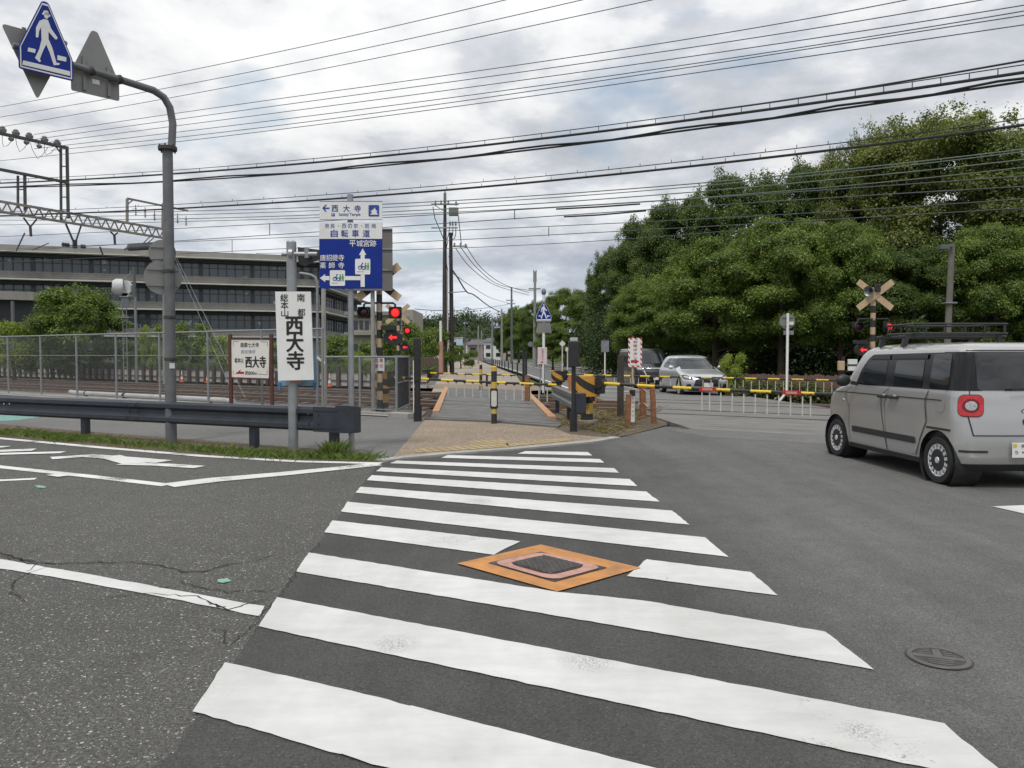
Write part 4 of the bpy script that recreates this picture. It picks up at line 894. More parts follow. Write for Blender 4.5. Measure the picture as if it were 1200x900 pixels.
for sd in (-1, 1):
    q = [(VS.S(y, z), z) for y, z in smooth_poly([(.70, 1.085), (.60, 1.30), (.47, 1.44), (.36, 1.505), (-1.2, 1.53)], .05)[2:-2]] + [(VS.S(-1.2, 1.535), 1.535), (VS.B(-.50, 1.535), 1.535), (VS.B(-.50, 1.10), 1.10), (VS.S(-1.2, 1.095), 1.095), (VS.S(.5, 1.088), 1.088)]; q = q if sd < 0 else [(VS.K-t, z) for t, z in q][::-1]; VS.patch(q, .003, 'glass_surround', gloss_black, van)
    fd = VS.patch(side(smooth_poly([(.80, .30), (.82, .75), (.78, 1.06), (-.16, 1.06), (-.16, .28)], .05), sd), .004, 'front_door', silver, van)
    rd = VS.patch(side(smooth_poly([(-.172, .28), (-.172, 1.06), (-1.02, 1.06), (-1.02, .72), (-.90, .50), (-.80, .30)], .05), sd), .004, 'sliding_door', silver, van)
    for d_, y in ((fd, -.06), (rd, -.32)):
        hd = MB(); x = VS.raw(VS.S(y, .955, sd), .955).x; hd.box((x+sd*.026, y, .958), (.034, .19, .036)); hd.lathe([(.0, .005), (.045, .003), (.05, .0)], (x+sd*.005, y, .945), (sd, 0, 0), 16, 1); hd.build('handle', [plastic, silver], d_, bevel=.006)
    VS.patch(side(smooth_poly([(.60, 1.105), (.535, 1.29), (.42, 1.40), (.30, 1.425), (-.05, 1.43), (-.05, 1.105)], .04), sd), .007, 'window', glass_see, van)
    VS.patch(side(smooth_poly([(-.25, 1.105), (-.25, 1.43), (-.86, 1.44), (-.88, 1.105)], .03), sd), .007, 'window', glass_car, van)
    VS.patch(side(smooth_poly([(-1.03, 1.105), (-1.02, 1.51), (-1.36, 1.515), (-1.40, 1.105)], .04), sd), .007, 'window', glass_car, van)
    VS.patch(side([(.42, 1.44), (.30, 1.50), (-.10, 1.505), (-.10, 1.44)], sd), .018, 'rain_visor', plastic, van); VS.patch(side([(-.14, 1.445), (-.14, 1.506), (-.92, 1.512), (-.92, 1.452)], sd), .018, 'rain_visor', plastic, van)
    VS.patch(side(smooth_poly([(.73, .425), (.73, .505), (-.80, .505), (-.82, .425)], .02), sd), .014, 'side_moulding', plastic, van)
    mb = MB()
    for q in ([(1.42, .958), (1.42, .972), (-1.30, .985), (-1.30, .971)], [(.812, .3), (.832, .75), (.79, 1.06), (.780, 1.06), (.822, .75), (.802, .3)], [(-.160, .27), (-.160, 1.08), (-.172, 1.08), (-.172, .27)], [(-1.02, .72), (-1.02, 1.08), (-1.034, 1.08), (-1.034, .72)], [(-.80, .28), (-.90, .5), (-1.02, .72), (-1.034, .72), (-.914, .5), (-.814, .28)], [(-1.03, .635), (-1.03, .66), (-1.48, .66), (-1.48, .635)]):
        VS.patch(side(q, sd), .0075, None, None, None, mb=mb)
    mb.build('panel_gap', plastic, van, ang=50)
    x = VS.raw(VS.S(.62, 1.10, sd), 1.10).x; m_ = MB(); m_.ball((0, 0, 0), (.10, .055, .085)); m_.bar((-sd*.10, -.0, -.03), (-sd*.19, -.01, -.05), .03, .05); m_.build('wing_mirror', plastic, van, (x+sd*.19, .66, 1.145))
    if sd < 0: VS.patch(side(smooth_poly([(-1.20, .84), (-1.20, 1.0), (-1.36, 1.0), (-1.36, .84)], .07), sd), .003, 'fuel_flap', silver, van)
    m_ = MB(); x = VS.raw(VS.S(1.02, .86, sd), .86).x; m_.ball((x, 1.02, .855), (.012, .025, .018)); m_.build('indicator', lens_clear, van)
# rear end
VS.patch(rear(smooth_poly([(-.545, 1.105), (-.545, 1.535), (.545, 1.535), (.545, 1.105)], .05)), .007, 'rear_window', glass_car, van)
mb = MB()
for q in ([(-.60, .60), (-.60, .612), (.60, .612), (.60, .60)], [(-.60, .60), (-.645, .83), (-.633, .83), (-.588, .60)], [(.588, .60), (.633, .83), (.645, .83), (.60, .60)], [(-.62, 1.04), (-.62, 1.10), (-.612, 1.10), (-.612, 1.04)], [(.612, 1.04), (.612, 1.10), (.62, 1.10), (.62, 1.04)], [(-.60, 1.545), (-.60, 1.555), (.60, 1.555), (.60, 1.545)]):
    VS.patch(rear(q), .006, None, None, None, mb=mb)
mb.build('tailgate_gap', plastic, van, ang=50)
for sd in (-1, 1):
    c = VS.B(-.610, .935) if sd < 0 else VS.K-VS.B(-.610, .935)
    sh = VS.patch(rrect(c, .935, .250, .250, .065), .006, 'tail_lamp', plastic, van, step=.03)
    VS.patch(rrect(c, .935, .230, .230, .058), .016, 'red_lens', red_lens, sh, step=.03)
    an = [(math.cos(a), math.sin(a)) for a in np.linspace(0, 6.283, 25)[:-1]]; VS.patch([(c+.078*u, .935+.078*v) for u, v in an], .019, 'lens_ring', M('dark red lens ring', (.16, .004, .006), .1, 0, .1), sh, step=.03)
    VS.patch([(c+.052*math.cos(a), .935+.052*math.sin(a)) for a in np.linspace(0, 6.283, 25)[:-1]], .022, 'clear_lens', lens_clear, sh, step=.03)
    VS.patch([((VS.B(-.60, .40) if sd < 0 else VS.K-VS.B(-.60, .40))+x, z) for x, z in ((-.13, .415), (-.13, .44), (.15, .44), (.15, .415))], .006, 'bumper_reflector', plastic, van)
pl = VS.patch(rear(rrect(.02, .45, .50, .25, .02)), .003, 'plate_recess', silver, van)
yr = -1.73; b = MB(); b.box((0, 0, 0), (.33, .012, .165)); plate = b.build('number_plate', white_paint, van, (-.07, yr-.002, .45), bevel=.004)
b = MB().text('奈良 580', (.0, .048), .042, 0, -.008, .15, .01).text('う', (-.125, -.025), .04, 0, -.008, .04, .01).text('・', (-.055, -.022), .018, 0, -.008, .018, .012).text('8', (.02, -.022), .085, 0, -.008, .045, .016).text('・8', (.10, -.022), .085, 0, -.008, .09, .012); b.build('lettering', M('green plate lettering', (.02, .06, .04), .5, 0, .1), plate)
MB().xz([(-.16, .03), (-.12, .03), (-.12, .075), (-.16, .075)], -.0078, -.006).build('sticker', M('yellow plate sticker', (.6, .5, .1), .5), plate)
b = MB(); p = VS.P3(VS.B(0, .93), .93); b.lathe([(.055, 0), (.06, .012), (.045, .016), (.04, .008)], (.03, p.y, .985), (0, -1, 0), 24); b.build('emblem', chrome, van)
MB().text('CANBUS', (.06, .875), .05, 0, p.y-.006, .34, .004).build('lettering', plastic, van)
b = MB(); b.box((.1, p.y-.012, .76), (.40, .03, .055)); b.build('tailgate_handle', plastic, van, bevel=.01)
b = MB(); b.box((.1, p.y-.0, .735), (.40, .05, .012)); b.build('handle_trim', chrome, van)
b = MB(); b.bar((.30, -1.70, 1.13), (-.24, -1.702, 1.12), .015, .02); b.cyl((.30, -1.66, 1.13), (.30, -1.72, 1.13), .03); b.build('rear_wiper', black, van)
mb = MB(); VS.patch([(VS.S(-1.35, .22), .203), (VS.S(-1.35, .22), .285), (VS.K-VS.S(-1.35, .22), .285), (VS.K-VS.S(-1.35, .22), .203)], .005, None, None, None, mb=mb); mb.build('bumper_valance', plastic, van)
for sd in (-1, 1): VS.patch(side([(.86, .20), (.86, .262), (-.86, .262), (-.86, .20)], sd), .006, 'sill', plastic, van)
b = MB(); b.ball((0, -.6, 1.655), (.012, .06, .014)); b.build('aerial', plastic, van)
# front: windscreen, lamps
VS.patch([(VS.F(-.60, 1.12), 1.115), (VS.F(-.53, 1.5), 1.50), (0.0, 1.50), (0.0, 1.115)], .005, 'windscreen', glass_car, van); VS.patch([(VS.K, 1.115), (VS.K, 1.50), (VS.F(.53, 1.5), 1.50), (VS.F(.60, 1.12), 1.115)], .005, 'windscreen', glass_car, van)
for sd in (-1, 1): VS.patch([((VS.F(-.56, .72)+.11*math.cos(a)) if sd < 0 else VS.K-(VS.F(-.56, .72)+.11*math.cos(a)), .74+.11*math.sin(a)) for a in np.linspace(0, 6.283, 25)[:-1]], .008, 'headlamp', lens_clear, van, step=.03)
# interior seats seen through the front glass
b = MB(); 
for x in (-.33, .33): b.box((x, .10, 1.05), (.45, .14, .5)); b.box((x, .08, 1.38), (.24, .1, .16)); 
b.box((0, .9, .98), (1.25, .3, .12)); b.build('seats', black, van, bevel=.03)
# roof basket
rk = MB(); z0, z1, xa, xb, ya, yb = 1.775, 1.895, -.50, .60, -.42, .42
for z, r_ in ((z0, .014), (z1, .013)):
    rk.tube([(xa, ya+.1, z), (xa+.03, ya+.02, z), (xa+.1, ya, z), (xb-.1, ya, z), (xb-.03, ya+.02, z), (xb, ya+.1, z), (xb, yb-.1, z), (xb-.1, yb, z), (xa+.1, yb, z), (xa, yb-.1, z), (xa, ya+.1, z)], r_, 8)
for x in np.linspace(xa+.08, xb-.08, 5): rk.tube([(x, ya, z0), (x, ya, z1)], .009, 6); rk.tube([(x, yb, z0), (x, yb, z1)], .009, 6)
for y in np.linspace(ya+.1, yb-.1, 3): rk.tube([(xa, y, z0), (xa, y, z1)], .009, 6); rk.tube([(xb, y, z0), (xb, y, z1)], .009, 6)
for y in np.linspace(ya+.06, yb-.06, 7): rk.box(((xa+xb)/2, y, z0-.005), (xb-xa, .035, .014))
rk.build('roof_basket', black, van)
for y in (-.25, .30):
    b = MB(); b.tube([(-.66, y, 1.735), (.66, y, 1.735)], .018, 8)
    for sx in (-1, 1): b.bar((sx*.60, y, 1.60), (sx*.56, y, 1.76), .06, .04); b.bar((sx*.60, y, 1.57), (sx*.645, y, 1.50), .05, .012)
    b.build('roof_bar', black, van)
# ---- the two cars beyond the crossing
def small_car(name, label, cat, loc, rot, prof, wy, rw, hwid, paintm, wins, scr, grille, lamps, style, rr=.3, rf=.38, extra=None):
    S_ = Surf(prof, rr, rf, .10, .05); c = thing(name, label, cat, loc, rot); zt = prof[-1][0]; z0 = prof[0][0]
    mb = MB(); S_.patch(arch_body(S_, z0, zt, wy, rw*1.2, rw), 0, None, None, None, mb=mb); cp = [S_.raw(t, zt) for t in S_.s]; mb.add(cp, [list(range(len(cp)))[::-1]], 0, True); mb.build('body', paintm, c, ang=45)
    MB().box((0, 0, .45), (hwid*1.55, prof[3][3]*1.75, .45)).build('underbody', black, c)
    for y in wy:
        for sx in (-1, 1): wheel(c, sx*(hwid-.09), y, rw, .19, style, sx)
    for sd in (-1, 1):
        for wpoly in wins: S_.patch([(S_.S(y, z, sd), z) for y, z in smooth_poly(wpoly, .04)], .006, 'window', glass_car, c)
    zb, zt_, xb_, xt_ = scr
    q = [(S_.F(-xb_, zb), zb), (S_.F(-xt_, zt_), zt_), (0, zt_), (0, zb)]; mb = MB(); S_.patch(q, .006, None, None, None, mb=mb); S_.patch([(S_.K, zb), (S_.K, zt_), (S_.F(xt_, zt_), zt_), (S_.F(xb_, zb), zb)], .006, None, None, None, mb=mb); mb.build('windscreen', glass_car, c, ang=50)
    for g, mt, nm in grille:
        mb = MB(); L_ = [p for p in g]
        left = [(S_.F(-x, z), z) for x, z in L_]; right = [(S_.K-S_.F(-x, z), z) for x, z in L_][::-1]
        for q in (left, right): S_.patch(q, .008, None, None, None, mb=mb, step=.04)
        mb.build(nm, mt, c)
    for sd in (-1, 1):
        lp = [(S_.F(-x, z), z) for x, z in smooth_poly(lamps, .03)]; lp = lp if sd < 0 else [(S_.K-t, z) for t, z in lp][::-1]
        h = S_.patch(lp, .008, 'headlight', black, c, step=.04); cx = sum(p[0] for p in lp)/len(lp); cz = sum(p[1] for p in lp)/len(lp)
        S_.patch([(cx+(p[0]-cx)*.62, cz+(p[1]-cz)*.55) for p in lp], .016, 'lens', lens_clear, h, step=.04)
        zm = zb+.06; m_ = MB(); m_.ball((0, 0, 0), (.11, .07, .075)); y_ = wins[0][0][0]-.1; x_ = S_.raw(S_.S(y_, zm, sd), zm).x; m_.bar((-sd*.1, 0, -.02), (-sd*.2, 0, -.04), .03, .03); m_.build('wing_mirror', paintm if style != 'x' else plastic, c, (x_+sd*.17, y_, zm))
    pf = S_.P3(S_.F(0, .5), .5); MB().box((0, pf.y+.03, .42 if zt < 1.6 else .5), (.33, .02, .165)).build('number_plate', white_paint, c)
    if extra: extra(c, S_)
    return c
silver_bright = car_paint('bright silver paint', (.56, .57, .59), .6, .28); blackp = car_paint('black car paint', (.012, .013, .016), .2, .2)
cp_ = [(.18, .80, -1.76, 1.86), (.28, .845, -1.82, 1.95), (.45, .8675, -1.85, 1.99), (.60, .866, -1.85, 1.98), (.72, .858, -1.83, 1.90), (.80, .85, -1.82, 1.72), (.87, .838, -1.80, 1.42), (.93, .82, -1.79, 1.12), (.965, .806, -1.78, .95), (1.0, .79, -1.77, .87), (1.15, .735, -1.70, .62), (1.30, .675, -1.58, .34), (1.40, .62, -1.46, .12), (1.45, .565, -1.36, -.04), (1.48, .48, -1.2, -.22), (1.495, .34, -1.0, -.45), (1.50, .18, -.8, -.6)]
fr = AT(830, 416, 27.6); th = math.pi+.075
small_car('parked_car', 'silver hatchback facing the crossing gate with its grille behind the bars', 'car', (fr.x-.075*1.95, fr.y+1.95, 0), th, cp_, (-1.2, 1.25), .30, .8675, silver_bright,
          [[(.62, 1.0), (.40, 1.30), (.12, 1.37), (-.30, 1.38), (-.30, 1.0)], [(-.38, 1.0), (-.38, 1.38), (-.80, 1.36), (-1.12, 1.14), (-1.12, 1.02)]], (.975, 1.385, .66, .55),
          [([(0, .36), (.50, .38), (.42, .63), (0, .66)], plastic, 'grille'), ([(.56, .30), (.76, .32), (.72, .45), (.60, .46)], plastic, 'fog_lamp_bezel'), ([(0, .20), (.66, .21), (.66, .27), (0, .26)], plastic, 'lower_grille')],
          [(.52, .60), (.80, .62), (.845, .76), (.72, .78), (.55, .70)], 'ten')
bp_ = [(.2, .80, -2.25, 2.15), (.3, .84, -2.33, 2.26), (.5, .8475, -2.35, 2.30), (.75, .8475, -2.35, 2.28), (.92, .84, -2.34, 2.20), (1.0, .835, -2.33, 2.05), (1.06, .83, -2.32, 1.80), (1.10, .825, -2.31, 1.62), (1.3, .795, -2.28, 1.40), (1.55, .755, -2.23, 1.12), (1.68, .73, -2.2, .96), (1.76, .69, -2.15, .80), (1.80, .62, -2.05, .6), (1.82, .48, -1.85, .3), (1.83, .25, -1.5, -.2)]
fr = AT(770, 416, 33.5)
small_car('parked_van', 'black minivan with chrome trimmed grille queued behind the silver car', 'van', (fr.x-.075*2.25, fr.y+2.25, 0), th, bp_, (-1.40, 1.45), .33, .8475, blackp,
          [[(1.25, 1.10), (1.0, 1.50), (.75, 1.62), (.05, 1.64), (.05, 1.10)], [(-.05, 1.10), (-.05, 1.64), (-1.0, 1.64), (-1.0, 1.10)], [(-1.1, 1.10), (-1.1, 1.64), (-2.0, 1.62), (-2.05, 1.12)]], (1.13, 1.66, .70, .62),
          [([(0, .62), (.52, .64), (.60, .95), (0, .97)], plastic, 'grille'), ([(.30, .38), (.36, .38), (.66, .98), (.60, .98)], chrome, 'chrome_blade'), ([(0, .90), (.5, .92), (.5, .95), (0, .93)], chrome, 'chrome_bar')],
          [(.56, .80), (.80, .82), (.83, .98), (.60, .97)], 'ten')
# ================================================================ SIGNS, FENCES, CROSSING EQUIPMENT
# pictogram of the pedestrian crossing sign, in sign widths from the middle of its lower edge
def _pic():
    A_ = np.array([(112, 385), (430, 490), (300, 17)], float)     # lower left, lower right, apex of the traced sign
    u = (A_[1]-A_[0]); m_ = (A_[0]+A_[1])/2; v = A_[2]-m_; Mx = np.linalg.inv(np.stack([u, v], 1))
    def c(pts): return [tuple((Mx @ (np.array(p, float)-m_))*np.array([1, 1.06])) for p in pts]
    man = [(283, 126), (306, 132), (320, 180), (355, 235), (350, 245), (340, 243), (310, 207), (303, 197), (300, 240), (318, 290), (335, 375), (355, 380), (352, 389), (318, 388), (298, 310), (283, 268), (262, 300), (238, 345), (243, 360), (234, 363), (210, 338), (240, 290), (258, 240), (262, 170), (248, 190), (241, 222), (232, 228), (226, 220), (232, 170), (255, 135)]
    head = [(300+15*math.cos(a), 106+19*math.sin(a)) for a in np.linspace(0, 6.283, 15)[:-1]]
    hat = [(274, 94), (280, 90), (286, 80), (300, 79), (311, 84), (315, 100), (324, 108), (322, 116), (300, 106), (276, 101)]
    return [c(x) for x in (man, head, hat, [(177, 277), (219, 290), (213, 311), (170, 297)], [(345, 333), (398, 350), (396, 375), (342, 360)], [(140, 345), (415, 432), (412, 458), (133, 368)])]
PIC = _pic()
PENT = [(-.5, 0), (.5, 0), (.5, .30), (.06, 1.03), (-.06, 1.03), (-.5, .30)]
def inset(P, k, c=(0, .42)): return [(c[0]+(x-c[0])*k, c[1]+(z-c[1])*k) for x, z in P]
def crosswalk_panel(parent, w_, h_, x, z, y, back=False):
    sc = lambda P: [(x+a*w_, z+b/1.03*h_) for a, b in P]
    b = MB(); b.xz(smooth_poly(sc(PENT), .04*w_/.8), y, y+.012, 1 if back else 0)
    p = b.build('sign_panel', [blue_sign, sign_back], parent)
    if back:
        c = MB(); c.box((x-.24*w_, y-.02, z+.30*h_), (.06*w_, .03, .52*h_)); c.box((x+.27*w_, y-.02, z+.26*h_), (.06*w_, .03, .46*h_)); c.build('channel', sign_back, p)
        MB().xz([(x-.07*w_, z+.18*h_), (x+.08*w_, z+.18*h_), (x+.08*w_, z+.25*h_), (x-.07*w_, z+.25*h_)], y-.005, y-.001).build('label_sticker', white_paint, p); return p
    rim = MB(); A_, B2 = sc(inset(PENT, .95)), sc(inset(PENT, .905)); n = len(A_)
    vs = [(a, y-.004, c) for a, c in A_]+[(a, y-.004, c) for a, c in B2]; rim.add(vs, [(i, (i+1) % n, (i+1) % n+n, i+n) for i in range(n)])
    for q in PIC: rim.xz(sc(q), y-.006, y-.001)
    rim.build('pictogram', white_paint, p); return p
# ---- crosswalk sign mast on the left
p0 = AT(199, 416, 13.0); p0.z = 0; U_ = Vector((.674, .739, 0)); MR = math.atan2(U_.y, U_.x); F_ = Fr(p0, MR)
mast = thing('crosswalk_sign_mast', 'tall grey steel mast bending over the street with blue pedestrian crosswalk sign', 'sign mast', p0, MR)
zt = F_.p(201, 175)[1]
b = MB(); b.cyl((0, 0, -.1), (.02, 0, zt), .092, .082, 20); b.build('pole', pole_grey, mast)
b = MB(); b.cyl((.02, 0, zt-.03), (.02, 0, zt+.03), .15, n=20); 
for k in range(6): b.cyl((.02+.125*math.cos(k), .125*math.sin(k), zt-.06), (.02+.125*math.cos(k), .125*math.sin(k), zt+.06), .013, n=6)
b.build('flange', pole_dark, mast)
ap = [F_.p(*q) for q in [(201, 175), (202.5, 145), (199, 126), (192, 114), (180, 106), (160, 99.5), (130, 90), (88, 77), (15, 53)]]
b = MB(); b.tube([(x, 0, z) for x, z in ap], [.062, .06, .06, .06, .06, .058, .056, .053, .05], 16); b.build('arm', pole_grey, mast)
b = MB()
for t_ in ((107, 83), (140, 93)): q = F_.p(*t_); b.cyl((q[0]-.02, 0, q[1]-.01), (q[0]+.03, 0, q[1]+.01), .07, n=14)
b.build('arm_clamp', pole_dark, mast)
bl, br_, ap_ = F_.p(22, 77, -.10), F_.p(86, 98, -.10), F_.p(60, 4, -.10); wS = abs(br_[0]-bl[0])*1.0; zS = (bl[1]+br_[1])/2; hS = ap_[1]-zS
crosswalk_panel(mast, wS, hS, (bl[0]+br_[0])/2, zS, -.10)
b = MB(); xx = (bl[0]+br_[0])/2
for dx in (-.24, .24): b.box((xx+dx*wS, -.07, zS+.3*hS), (.05, .035, .5*hS))
b.build('bracket', pole_grey, mast)
bl, br_, ap_ = F_.p(83.5, 103, .10), F_.p(140, 121, .10), F_.p(109.5, 36, .10); crosswalk_panel(mast, br_[0]-bl[0], ap_[1]-(bl[1]+br_[1])/2, (bl[0]+br_[0])/2, (bl[1]+br_[1])/2, .10, True)
tl_, bt_ = F_.p(1, 27, .10), F_.p(44, 117, .10); tr_ = (2*bt_[0]-tl_[0], tl_[1])
b = MB(); b.xz(smooth_poly([tl_, bt_, tr_], .07), .10, .112); sp_ = b.build('stop_sign_back', sign_back, mast)
b = MB(); wq = tr_[0]-tl_[0]
for k in (.32, .68): b.box((tl_[0]+k*wq, .085, tl_[1]-.13), (.05, .03, .30))
b.build('channel', sign_back, sp_)
def disc_back(px, py, rpx, yaw, yo):
    c = F_.p(px, py, yo); r_ = rpx*13/900; b = MB(); ax = Matrix.Rotation(yaw, 3, 'Z') @ Vector((0, 1, 0))
    b.lathe([(r_, .0), (r_, .012), (0, .012)], (c[0], yo, c[1]), ax, 28, smooth=False); b.lathe([(0, 0), (r_, 0)], (c[0], yo, c[1]), ax, 28, smooth=False)
    for dz in (-.45, .45): sd_ = ax.cross(Vector((0, 0, 1))); p_ = Vector((c[0], yo, c[1]+dz*r_))-ax*.012; b.bar(p_-sd_*r_*.85, p_+sd_*r_*.85, .02, .035)
    return b.build('round_sign_back', sign_back, mast)
disc_back(191, 325, 20.5, rad(-20), .13); disc_back(190, 296, 15, rad(-35), .13)
for py in (318, 372, 421): z = F_.p(200, py)[1]; b = MB(); b.cyl((.01, 0, z-.025), (.01, 0, z+.025), .098, n=20); b.box((.01, -.11, z), (.06, .05, .03)); b.build('band_clamp', pole_dark, mast)
z = F_.p(199, 428.5)[1]; b = MB(); b.xz([(-.05, z-.045), (.04, z-.045), (.04, z+.045), (-.05, z+.045)], -.098, -.094); b.build('sticker', white_paint, mast)
# ---- white vertical signboard on its pole
g = G(344, 530); f = Fr(g, 0); sg = thing('temple_signboard', 'tall white signboard with black vertical lettering on thick grey pole', 'signboard', g)
b = MB(); b.cyl((0, 0, -.1), (0, 0, f.p(344, 284)[1]), .075, n=20); b.lathe([(.075, 0), (.06, .02), (0, .03)], (0, 0, f.p(344, 284)[1]), n=20); b.build('pole', galv, sg)
c4 = [f.p(*q, -.10) for q in [(323, 342), (364.7, 342), (368.2, 445.2), (326.5, 446.2)]]
b = MB(); b.xz(c4, -.13, -.10); pn = b.build('panel', white_paint, sg, bevel=.004)
def q4(u, v):
    a = (c4[0][0]+(c4[1][0]-c4[0][0])*u, c4[0][1]+(c4[1][1]-c4[0][1])*u); d_ = (c4[3][0]+(c4[2][0]-c4[3][0])*u, c4[3][1]+(c4[2][1]-c4[3][1])*u); return (a[0]+(d_[0]-a[0])*v, a[1]+(d_[1]-a[1])*v)
b = MB(); W_ = c4[1][0]-c4[0][0]
for ch, u, v, s_ in (('総', .255, .068, .21), ('本', .255, .152, .21), ('山', .255, .240, .19), ('南', .72, .067, .21), ('都', .72, .235, .21)): b.text(ch, q4(u, v), s_*W_*1.02, 0, -.134, s_*W_*1.03, .012)
for ch, v in (('西', .385), ('大', .575), ('寺', .775)): b.text(ch, q4(.51, v), .46*W_*1.1, 0, -.134, .47*W_, .03)
b.build('lettering', ink, pn)
b = MB()
for v in (.12, .88):
    z = q4(.5, v)[1]; b.box((0, -.09, z), (.5, .03, .04)); b.cyl((0, 0, z-.03), (0, 0, z+.03), .084, n=16)
b.build('bracket', galv, sg); MB().box((q4(.5, 1)[0], -.09, q4(.5, 1)[1]-.02), (.16, .05, .03)).build('foot_bracket', rust, sg)
z = f.p(344, 298)[1]; b = MB(); b.cyl((-.14, -.02, z), (.40, -.02, z), .035, n=12); b.cyl((.24, -.02, z-.06), (.24, -.02, z+.09), .04, n=12); b.cyl((-.02, -.03, z), (.04, -.03, z), .085, n=14); b.build('arm', galv, sg)
b = MB(); P_ = [f.p(*q, .07) for q in [(349, 289.5), (376, 293), (376, 303), (357, 312), (350, 309)]]; b.xz(P_, .06, .075); b.build('stop_sign_back', M('dark sign back', (.05, .052, .055), .5, .2, .2), sg)
b = MB(); P_ = [f.p(*q, .14) for q in [(326, 410), (371, 410), (371.5, 452), (326, 452)]]; b.xz(P_, .12, .14, 0); bb = b.build('rear_board', M('pale blue rear board', (.20, .32, .42), .5, 0, .2, 6, dirt=.3), sg)
b = MB()
for px in (327.5, 369): q = f.p(px, 452, .13); b.xz([(q[0]-.03, q[1]+.05), (q[0]+.035, q[1]+.05), (q[0]+.012, q[1]-.07), (q[0]-.012, q[1]-.07)], .11, .15)
b.build('foot', M('blue board foot', (.06, .15, .32), .5), bb)
# ---- blue direction sign
g = G(412, 530); f = Fr(g, 0); sg = thing('direction_sign', 'large blue and white cycle path direction sign with white arrows', 'direction sign', g)
b = MB(); b.cyl((0, 0, -.1), (.01, 0, f.p(413, 228)[1]), .045, n=16); b.build('pole', galv, sg)
Z = lambda zx, zy, yo=-.07: f.p(360+zx/7.5, 225+zy/7.5, yo)
def zr(x0, y0, x1, y1): return [Z(x0, y0), Z(x1, y0), Z(x1, y1), Z(x0, y1)]
k7 = 1/7.5*g.y/900*.985      # metres per sketch unit
top = MB().xz(zr(108, 80, 660, 245), -.07, -.055).build('sign_panel', white_paint, sg, bevel=.003)
b = MB()
for ch, x in (('西', 243), ('大', 345), ('寺', 443)): b.text(ch, Z(x, 145), 56*k7, 0, -.074, 56*k7, .014)
b.text('Saidaiji Temple', Z(374, 200), 31*k7, 0, -.074, 190*k7, .012); 
b.xz([Z(133, 142), Z(160, 112), Z(172, 112), Z(152, 137), Z(196, 137), Z(196, 148), Z(152, 148), Z(172, 172), Z(160, 172)], -.075, -.0715)
b.xz(zr(213, 187, 242, 212), -.075, -.0715); b.xz(smooth_poly(zr(540, 115, 632, 214), .012), -.075, -.0715)
b.xz([Z(556, 200), Z(556, 192), Z(568, 190), Z(566, 172), Z(552, 172), Z(574, 160), Z(590, 146), Z(594, 138), Z(598, 146), Z(604, 160), Z(622, 172), Z(610, 172), Z(612, 190), Z(622, 192), Z(622, 200)], -.078, -.0755, 1); b.text('P', Z(228, 199), 17*k7, 1, -.078, None, .02)
b.xz(zr(108, 80, 660, 83.5), -.0735, -.0715); b.xz(zr(108, 241.5, 660, 245), -.0735, -.0715); b.build('lettering', [blue_ink, white_paint], top)
low = MB().xz(zr(105, 268, 660, 849), -.07, -.055).build('sign_panel', blue_sign, sg, bevel=.003)
hd = MB().xz(zr(106, 269, 659, 412), -.0735, -.071).build('header_band', white_paint, low)
b = MB()
for ch, x in zip('奈良・西の京・斑鳩', (175, 225, 275, 325, 376, 427, 478, 526, 584)): b.text(ch, Z(x, 298), (40 if ch != '・' else 8)*k7, 0, -.0775, (38 if ch != '・' else 8)*k7, 0)
for ch, x in zip('自転車道', (238, 330, 424, 520)): b.text(ch, Z(x, 364), 63*k7, 0, -.0775, 61*k7, .014)
b.build('lettering', blue_ink, hd)
b = MB(); Y_ = -.076
for ch, x in zip('平城宮跡', (399, 462, 521, 580)): b.text(ch, Z(x, 452), 57*k7, 0, Y_, 56*k7, .010)
for ch, x in zip('唐招提寺', (139, 192, 246, 300)): b.text(ch, Z(x, 578), 53*k7, 0, Y_, 51*k7, .010)
for ch, x in zip('薬師寺', (139, 218, 300)): b.text(ch, Z(x, 645), 53*k7, 0, Y_, 51*k7, .010)
b.xz(zr(470, 590, 506, 834), Y_, -.071); b.xz([Z(488, 497), Z(521, 555), Z(506, 552), Z(506, 592), Z(470, 592), Z(470, 552), Z(455, 555)], Y_, -.071)
b.xz(zr(196, 739, 472, 775), Y_, -.071); b.xz([Z(112, 757), Z(160, 721), Z(157, 739), Z(202, 739), Z(202, 775), Z(157, 775), Z(160, 793)], Y_, -.071)
for x0, y0 in ((422, 588), (200, 688)): b.xz(smooth_poly(zr(x0, y0, x0+133, y0+137), .02), -.0785, -.0712)
b.build('arrow', white_paint, low)
b = MB()
